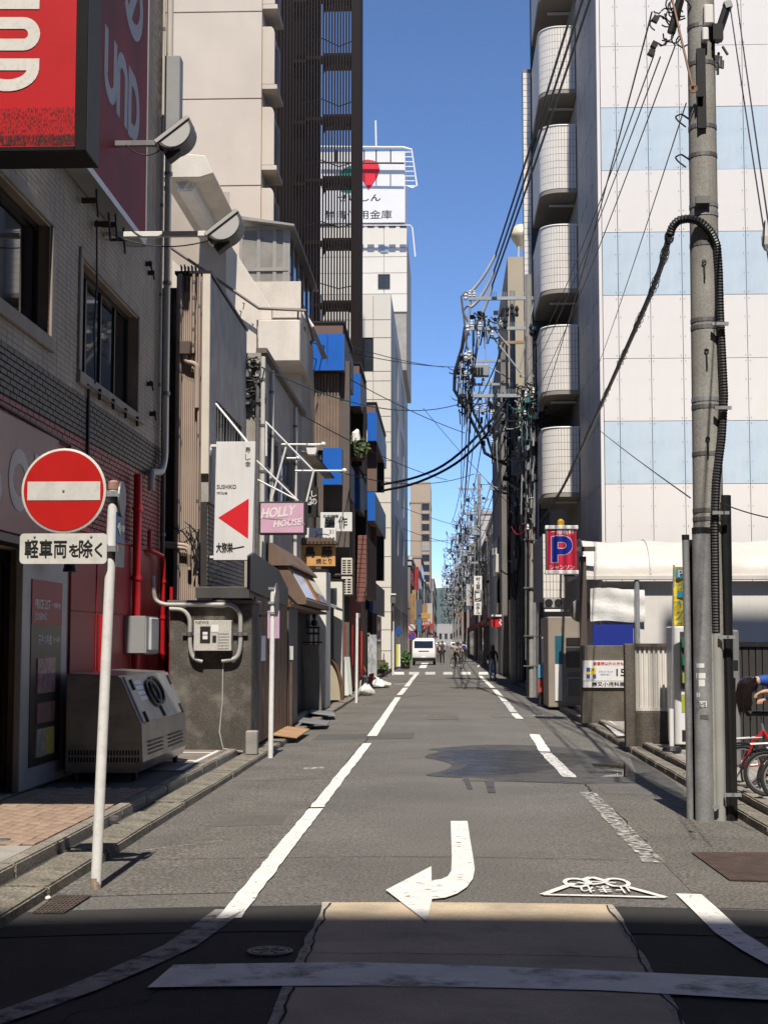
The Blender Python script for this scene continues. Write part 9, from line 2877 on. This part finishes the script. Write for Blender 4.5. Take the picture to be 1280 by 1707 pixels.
# ------------------------------------------------------------------ bicycles
def bicycle(name, label, wr, wb, fm, group=None, spokes=18, basket=False):
  t_ = thing(name, label, 'bicycle', (0, 0, 0), group, local=True)
  for k, x_ in enumerate((0.0, wb)):
    w_ = MB().torus((x_, 0, wr), wr - .018, .02, 'y', 36, 8).build('wheel', M_rubber, t_, smooth=True)
    LOCAL.add(w_.name)
    MB().torus((x_, 0, wr), wr - .045, .010, 'y', 36, 6).build('rim', M_alu, w_, smooth=True)
    b_ = MB()
    for i in range(spokes):
      a_ = 2 * math.pi * i / spokes
      b_.tube([(x_ + .02 * math.cos(a_ + .8), (.02 if i % 2 else -.02), wr + .02 * math.sin(a_ + .8)), (x_ + (wr - .045) * math.cos(a_), 0, wr + (wr - .045) * math.sin(a_))], .0016, 4)
    s_ = b_.build('spokes', M_alu, w_); s_['kind'] = 'stuff'
    MB().cyl((x_, -.045, wr), (x_, .045, wr), .03, n=10).build('hub', M_black, w_)
    MB().torus((x_, 0, wr), wr + .018, .012, 'y', 24, 6, R(20 if k == 0 else 40), R(200 if k == 0 else 170)).build('mudguard', M_black, t_)
  bb = Vector((wb * .42, 0, .27))
  st = Vector((wb * .24, 0, .62))
  hd = Vector((wb * .86, 0, .72))
  hd2 = Vector((wb * .89, 0, .58))
  MB().tube([bb, st], .019, 8).build('seat_tube', fm, t_, smooth=True)
  MB().tube([bb, Vector((wb * .6, 0, .34)), hd2], .026, 8).build('down_tube', fm, t_, smooth=True)
  for s_ in (-1, 1):
    MB().tube([Vector((0, s_ * .05, wr)), bb], .011, 6).build('chain_stay', fm, t_)
    MB().tube([Vector((0, s_ * .05, wr)), Vector((wb * .12, s_ * .04, .5)), st], .012, 6).build('seat_stay', fm, t_)
    MB().tube([hd2, Vector((wb * .93, s_ * .05, .45)), Vector((wb, s_ * .05, wr))], .013, 6).build('fork_blade', M_black, t_)
  MB().tube([hd2, hd, Vector((wb * .83, 0, .95))], .018, 8).build('stem', M_alu, t_)
  MB().tube([Vector((wb * .76, -.27, .99)), Vector((wb * .85, -.1, .96)), Vector((wb * .85, .1, .96)), Vector((wb * .76, .27, .99))], .012, 8).build('handlebar', M_black, t_)
  MB().tube([st, st + Vector((-.03, 0, .16))], .014, 8).build('seat_post', M_alu, t_)
  sp_ = st + Vector((-.03, 0, .19))
  vs_ = []
  pr_ = [(-.14, .085, .02), (-.08, .09, .03), (0, .05, .025), (.1, .022, .02), (.14, .012, .01)]
  for (dx, hw, h_) in pr_:
    for a_ in range(0, 360, 45):
      vs_.append(sp_ + Vector((dx, hw * math.cos(R(a_)), (h_ if math.sin(R(a_)) > 0 else .035) * math.sin(R(a_)))))
  fs_ = [(i * 8 + k, i * 8 + (k + 1) % 8, (i + 1) * 8 + (k + 1) % 8, (i + 1) * 8 + k) for i in range(4) for k in range(8)] + [tuple(range(8)), tuple(range(32, 40))[::-1]]
  MB().add(vs_, fs_).build('saddle', M_rubber, t_, smooth=True)
  MB().obox(bb + Vector((-.07, 0, .18)), .09, .08, .26, ry=.25).build('battery', M_black, t_, .015)
  MB().lathe([(.08, -.005), (.08, .005)], tuple(bb + Vector((0, -.06, 0))), 18, 'y').build('chainring', M_steel_d, t_)
  for s_ in (-1, 1):
    e_ = bb + Vector((s_ * .1, s_ * -.08, s_ * -.12))
    c__ = MB().tube([bb + Vector((0, s_ * -.07, 0)), e_], .01, 6).build('crank', M_steel_d, t_)
    LOCAL.add(c__.name)
    MB().obox(e_ + Vector((0, s_ * -.05, 0)), .08, .08, .02).build('pedal', M_black, c__)
  MB().tube([Vector((-.16, -.06, .53)), Vector((.2, -.06, .55)), Vector((.2, .06, .55)), Vector((-.16, .06, .53)), Vector((-.16, -.06, .53))], .008, 6).build('carrier', M_steel_d, t_)
  MB().tube([Vector((0.02, .06, wr)), Vector((-.08, .14, .02))], .009, 6).build('kickstand', M_alu, t_)
  if basket:
    b_ = MB()
    for i in range(7):
      for (y_,) in ((-.13,), (.13,)):
        b_.box(wb * .9 + .04 * i, wb * .9 + .04 * i + .005, y_ - .003, y_ + .003, .78, 1.0)
    for z_ in (.78, .85, .92, 1.0):
      b_.tube([(wb * .9, -.13, z_), (wb * .9 + .26, -.14, z_), (wb * .9 + .26, .14, z_), (wb * .9, .13, z_), (wb * .9, -.13, z_)], .005, 4)
    s_ = b_.build('basket', M_steel_d, t_); s_['kind'] = 'stuff'
  return t_
M_bred = mat('bicycle red', (.48, .015, .02), .25, var=.03, coat=.6)
YBk = 16.1
bk1 = bicycle('bicycle', 'red framed hire bicycle nearest the big pole at the right edge', .235, .98, M_bred, 'hire bicycles by the car park', basket=True)
bk1.location = (at(1277, 1290, YBk).x, YBk, ZL - .012)
bk1.rotation_euler = (0, 0, R(-6))
bk2 = copy_tree(bk1)
bk2['label'] = 'second red bicycle half hidden behind the big pole'
bk2.location = (at(1238, 1270, 16.9).x, 16.95, ZL - .012)
bk2.rotation_euler = (0, 0, R(3))
bk3 = copy_tree(bk1)
bk3['label'] = 'bicycle at the right picture edge showing only its wheel rim'
bk3.location = (at(1306, 1300, 15.5).x, 15.5, ZL - .012)
bk3.rotation_euler = (0, 0, R(-3))
cb_ = bicycle('bicycle', 'upright bicycle ridden up the street beside the van', .33, 1.08, M_steel_d, None, 14, True)
gB = gnd(755, 1114)
cb_.location = (gB.x, gB.y, 0)
cb_.rotation_euler = (0, 0, R(-62))
for k, (px, py, a_) in enumerate([(800, 1108, 75), (805, 1110, 95)]):
  cc2 = copy_tree(cb_)
  cc2['label'] = ['dark bicycle parked by the far poles, the left one', 'dark bicycle parked by the far poles, the right one'][k]
  cc2['group'] = 'bicycles parked by the far poles'
  gq = gnd(px, py)
  cc2.location = (gq.x, gq.y, 0)
  cc2.rotation_euler = (0, 0, R(a_))
# low ones at the parking booth
cc2 = copy_tree(cb_)
cc2['label'] = 'dark bicycle parked at the booth corner beside the crowded pole'
gq = gnd(905, 1158)
cc2.location = (gq.x + .25, gq.y + .4, ZL - .012)
cc2.rotation_euler = (0, 0, R(88))

# ------------------------------------------------------------------ people
M_skin = mat('skin', (.50, .30, .21), .55, var=.05)
M_hair = mat('hair dark', (.018, .012, .010), .45, var=.3, vs=30)
M_hairb = mat('hair brown black', (.014, .009, .008), .35, var=.4, vs=40)
PEOPLE = []
BASE = dict(pelvis=(0, 0, .93, .125, .105), waist=(0, 0, 1.08, .115, .09), chest=(0, 0, 1.28, .14, .10), neck0=(0, 0, 1.41, .06, .06), neck=(0, .01, 1.46, .05, .05), head=(0, .02, 1.55, .078, .09), crown=(0, .02, 1.635, .06, .07),
      lsh=(-.165, 0, 1.36, .06, .06), lel=(-.22, .0, 1.11, .043, .043), lwr=(-.22, .06, .88, .03, .03), lha=(-.22, .09, .80, .035, .02),
      rsh=(.165, 0, 1.36, .06, .06), rel=(.22, .0, 1.11, .043, .043), rwr=(.22, .06, .88, .03, .03), rha=(.22, .09, .80, .035, .02),
      lhip=(-.09, 0, .86, .09, .09), lkn=(-.1, .02, .49, .062, .062), lan=(-.1, 0, .09, .042, .042), lto=(-.1, .15, .035, .035, .03),
      rhip=(.09, 0, .86, .09, .09), rkn=(.1, .02, .49, .062, .062), ran=(.1, 0, .09, .042, .042), rto=(.1, .15, .035, .035, .03))
EDGES = [('pelvis', 'waist'), ('waist', 'chest'), ('chest', 'neck0'), ('neck0', 'neck'), ('neck', 'head'), ('head', 'crown'), ('chest', 'lsh'), ('lsh', 'lel'), ('lel', 'lwr'), ('lwr', 'lha'), ('chest', 'rsh'), ('rsh', 'rel'), ('rel', 'rwr'), ('rwr', 'rha'),
         ('pelvis', 'lhip'), ('lhip', 'lkn'), ('lkn', 'lan'), ('lan', 'lto'), ('pelvis', 'rhip'), ('rhip', 'rkn'), ('rkn', 'ran'), ('ran', 'rto')]
def person(label, loc, rz, top, low, shoe, pose=None, scale=1.0, sleeve=True, hair=M_hair, longhair=False, extra=None, hands=False):
  J = {k: list(v) for k, v in BASE.items()}
  for k, v in (pose or {}).items():
    J[k][:3] = v[:3]
    if len(v) > 3:
      J[k][3:] = v[3:]
  names = list(J)
  ed = [(names.index(a_), names.index(b_)) for a_, b_ in EDGES]
  reg = {}
  for k in names:
    reg[k] = 1 if k in ('pelvis', 'lhip', 'rhip', 'lkn', 'rkn', 'lan', 'ran') else (3 if k in ('lto', 'rto') else (2 if k in ('neck', 'head', 'crown', 'lha', 'rha', 'lwr', 'rwr') + (() if sleeve else ('lel', 'rel')) else 0))
  verts = [J[k][:3] for k in names]
  rad = [J[k][3:5] for k in names]
  rg = [reg[k] for k in names]
  if hands:
    for s_ in ('l', 'r'):
      h_, w_ = Vector(J[s_ + 'ha'][:3]), Vector(J[s_ + 'wr'][:3])
      d_ = (h_ - w_).normalized()
      sd_ = d_.cross(Vector((0, 0, 1))).normalized()
      dn = Vector((0, 0, -1))
      for f_ in range(4):
        b0 = h_ + sd_ * (.027 - .018 * f_) + d_ * .02
        ln_ = (.045, .052, .048, .036)[f_]
        i0 = len(verts)
        verts += [tuple(b0), tuple(b0 + d_ * ln_ * .7 + dn * .012), tuple(b0 + d_ * ln_ * .9 + dn * .045)]
        rad += [[.010, .010], [.009, .009], [.008, .008]]
        rg += [2, 2, 2]
        ed += [(names.index(s_ + 'ha'), i0), (i0, i0 + 1), (i0 + 1, i0 + 2)]
      b0 = w_.lerp(h_, .5) + sd_ * .035
      i0 = len(verts)
      verts += [tuple(b0), tuple(b0 + d_ * .035 + sd_ * .012 + dn * .015), tuple(b0 + d_ * .06 + dn * .03)]
      rad += [[.011, .011], [.010, .010], [.008, .008]]
      rg += [2, 2, 2]
      ed += [(names.index(s_ + 'wr'), i0), (i0, i0 + 1), (i0 + 1, i0 + 2)]
  me = bpy.data.meshes.new('person_frame')
  me.from_pydata(verts, ed, [])
  o_ = bpy.data.objects.new('person_frame', me)
  C.objects.link(o_)
  sk = o_.modifiers.new('skin', 'SKIN')
  sk.use_smooth_shade = True
  ss2 = o_.modifiers.new('sub', 'SUBSURF')
  ss2.levels = 1 if not hands else 2
  if not me.skin_vertices:
    bpy.context.view_layer.objects.active = o_
    bpy.ops.object.skin_root_mark if False else None
  PEOPLE.append((o_, verts, rad, rg, label, loc, rz, [top, low, M_skin, shoe], scale, hair, longhair, J, extra))
  return o_
jeans = mat('denim', (.10, .16, .28), .8, var=.2, vs=12)
blackc = mat('cloth black', (.02, .018, .018), .8, var=.2, vs=8)
whitec = mat('cloth white', (.62, .60, .58), .8, var=.06, vs=8)
bluec = mat('cloth blue', (.012, .07, .33), .75, var=.18, vs=9)
pinkc = mat('cloth pale pink', (.62, .48, .44), .8, var=.08, vs=8)
navyc = mat('cloth navy', (.02, .03, .08), .8, var=.1, vs=8)
shoe = mat('shoe dark', (.03, .028, .026), .6)
walk = dict(lkn=(-.1, .14, .5), lan=(-.1, .10, .12), lto=(-.1, .24, .06), rkn=(.1, -.02, .5), ran=(.1, -.2, .14), rto=(.1, -.08, .05), lwr=(-.23, -.05, .87), lha=(-.23, -.06, .79), rwr=(.22, .14, .9), rha=(.22, .18, .83))
g = gnd(821, 1135)
person('person in black top and blue jeans walking away on the right', (g.x, g.y, gz(g.x)), R(0), blackc, jeans, shoe, walk, 0.92, True, M_hair, True)
g = gnd(773, 1106)
person('person in white shirt with a blue backpack walking away', (g.x, g.y, gz(g.x)), R(4), whitec, blackc, shoe, walk, 1.0, False, M_hair, False, 'pack')
g = gnd(737, 1108)
person('person in dark trousers and vest facing the van, arm raised', (g.x, g.y, gz(g.x)), R(180), mat('cloth charcoal', (.05, .045, .045), .8), blackc, mat('shoe tan', (.3, .2, .14), .6), dict(rel=(.3, .1, 1.3), rwr=(.22, .2, 1.5), rha=(.2, .22, 1.57), lel=(-.3, .1, 1.25), lwr=(-.36, .2, 1.4), lha=(-.38, .24, 1.47)), 1.0, False)
g = gnd(731, 1105)
person('person in a pale blouse standing behind the one with raised arm', (g.x, g.y + 3, gz(g.x)), R(200), pinkc, blackc, shoe, None, .97, False)
gx = cb_.location
cyc = dict(pelvis=(0, -.1, .93), waist=(0, -.06, 1.08), chest=(0, .08, 1.26), neck0=(0, .13, 1.37), neck=(0, .16, 1.42), head=(0, .19, 1.5), crown=(0, .2, 1.58), lsh=(-.17, .1, 1.33), rsh=(.17, .1, 1.33), lel=(-.25, .28, 1.14), rel=(.25, .28, 1.14), lwr=(-.25, .48, 1.03), rwr=(.25, .48, 1.03), lha=(-.25, .54, 1.02), rha=(.25, .54, 1.02),
           lhip=(-.09, -.08, .9), rhip=(.09, -.08, .9), lkn=(-.11, .27, .68), lan=(-.11, .14, .32), lto=(-.11, .27, .27), rkn=(.11, .2, .5), ran=(.11, .0, .14), rto=(.11, .14, .1))
person('cyclist in a pale top riding beside the van', (gx.x + .2, gx.y - .25, 0), R(208), pinkc, blackc, shoe, cyc, 1.0, False)
# bending person by the bicycles
Yw = 17.0
hd_ = at(1246, 1153, Yw)
hand_ = at(1262, 1168, Yw - .25)
ox, oy = 4.12, 17.1
bend = dict(pelvis=(0, 0, .92), waist=(-.18, 0, 1.06), chest=(-.43, 0, 1.14, .13, .11), neck0=(hd_.x - ox + .16, 0, 1.15), neck=(hd_.x - ox + .11, -.01, 1.14), head=(hd_.x - ox + .03, -.03, 1.10), crown=(hd_.x - ox - .05, -.04, 1.07),
      lsh=(-.52, .16, 1.13), lel=(-.5, .2, .94), lwr=(-.58, .1, .93), lha=(-.63, .06, .93), rsh=(-.53, -.17, 1.12), rel=(-.44, -.25, 1.0, .042, .042), rwr=(hand_.x - ox + .1, hand_.y - oy, hand_.z + .02, .028, .026), rha=(hand_.x - ox + .03, hand_.y - oy, hand_.z, .032, .02),
      lhip=(.02, .1, .86), rhip=(.02, -.1, .86), lkn=(.0, .12, .48), rkn=(.0, -.12, .48), lan=(.06, .12, .09), ran=(.06, -.12, .09), lto=(-.09, .13, .035), rto=(-.09, -.13, .035))
person('person in a blue shirt bending over a bicycle at the right edge', (ox, oy, ZL), 0, bluec, navyc, shoe, bend, 1.0, False, M_hairb, True, 'bend', True)
bpy.context.view_layer.update()
for (o_, *_r) in PEOPLE:
  verts, rad = _r[0], _r[1]
  sv = o_.data.skin_vertices
  if sv:
    for i, d_ in enumerate(sv[0].data):
      d_.radius = rad[i]
      d_.use_root = (i == 0)
bpy.context.view_layer.update()
dg = bpy.context.evaluated_depsgraph_get()
for (o_, verts, rad, rg, label, loc, rz, mats_, sc_, hair, longhair, J, extra) in PEOPLE:
  ev = o_.evaluated_get(dg)
  me = bpy.data.meshes.new_from_object(ev)
  me.name = 'body'
  me.materials.clear()
  for m_ in mats_:
    me.materials.append(m_)
  V_ = [Vector(v) for v in verts]
  for p_ in me.polygons:
    c_ = p_.center
    i = min(range(len(V_)), key=lambda k: (V_[k] - c_).length - .3 * rad[k][0])
    p_.material_index = rg[i]
    p_.use_smooth = True
  root = thing('person', label, 'person', loc, local=True, rz=rz)
  root.scale = (sc_,) * 3
  bd_ = bpy.data.objects.new('body', me)
  C.objects.link(bd_)
  bd_.parent = root
  hc, ct = Vector(J['head'][:3]), Vector(J['crown'][:3])
  ax_ = (ct - hc).normalized()
  q_ = Vector((0, 0, 1)).rotation_difference(ax_)
  hb2 = MB().ball((0, 0, 0), .1, .112, .115, 14, 10)
  fwd = Vector((0, 1, 0)) if extra != 'bend' else Vector((0, 0, -1))
  vs_ = []
  for v in hb2.v:
    v = Vector(v)
    if v.y > .05 and v.z < .03:
      v.y = .05
    vs_.append(hc + ax_ * .025 + q_ @ (v + Vector((0, -.012, .0))))
  hb2.v = [tuple(v) for v in vs_]
  hb2.build('hair', hair, root, smooth=True)
  if longhair and extra != 'bend':
    MB().tube([hc + Vector((0, -.07, .04)), hc + Vector((0, -.10, -.08)), hc + Vector((0, -.09, -.22))], [.09, .1, .06], 10).build('long_hair', hair, root, smooth=True)
  if extra == 'bend':
    b_ = MB()
    rh = random.Random(5)
    for k in range(90):
      a_ = rh.uniform(0, 2 * math.pi)
      s0 = hc + Vector((.05 * math.cos(a_) + .02, .09 * math.sin(a_), rh.uniform(.0, .08)))
      dr_ = Vector((-.07 + rh.uniform(-.04, .03), .03 * math.sin(a_), -.02))
      ln_ = rh.uniform(.2, .38)
      b_.tube([s0, s0 + dr_ * .8 + Vector((0, 0, -.04)), s0 + dr_ * 1.15 + Vector((0, 0, -ln_ * .6)), s0 + dr_ + Vector((rh.uniform(-.02, .03), 0, -ln_))], [.016, .018, .014, .004], 5)
    b_.build('long_hair', hair, root, smooth=True)
  if extra == 'pack':
    MB().obox((0, -.16, 1.2), .26, .14, .36).build('backpack', mat('pack blue', (.02, .04, .25), .7), root, .04, seg=2)
  bpy.data.objects.remove(o_)
# ------------------------------------------------------------------ the air between here and the hills
hzb = MB().box(-5600, 5600, -60, 3900, -1.3, 230).build('haze', mat('haze placeholder', (1, 1, 1)))
hzb['kind'] = 'stuff'
hm = bpy.data.materials.new('haze')
hm.use_nodes = True
hn = hm.node_tree.nodes
hn.remove(hn['Principled BSDF'])
pv_ = hn.new('ShaderNodeVolumePrincipled')
pv_.inputs['Color'].default_value = (0.80, 0.88, 1.0, 1)
pv_.inputs['Density'].default_value = 0.00006
pv_.inputs['Anisotropy'].default_value = 0.2
hm.node_tree.links.new(pv_.outputs[0], hn['Material Output'].inputs['Volume'])
hzb.data.materials.clear()
hzb.data.materials.append(hm)
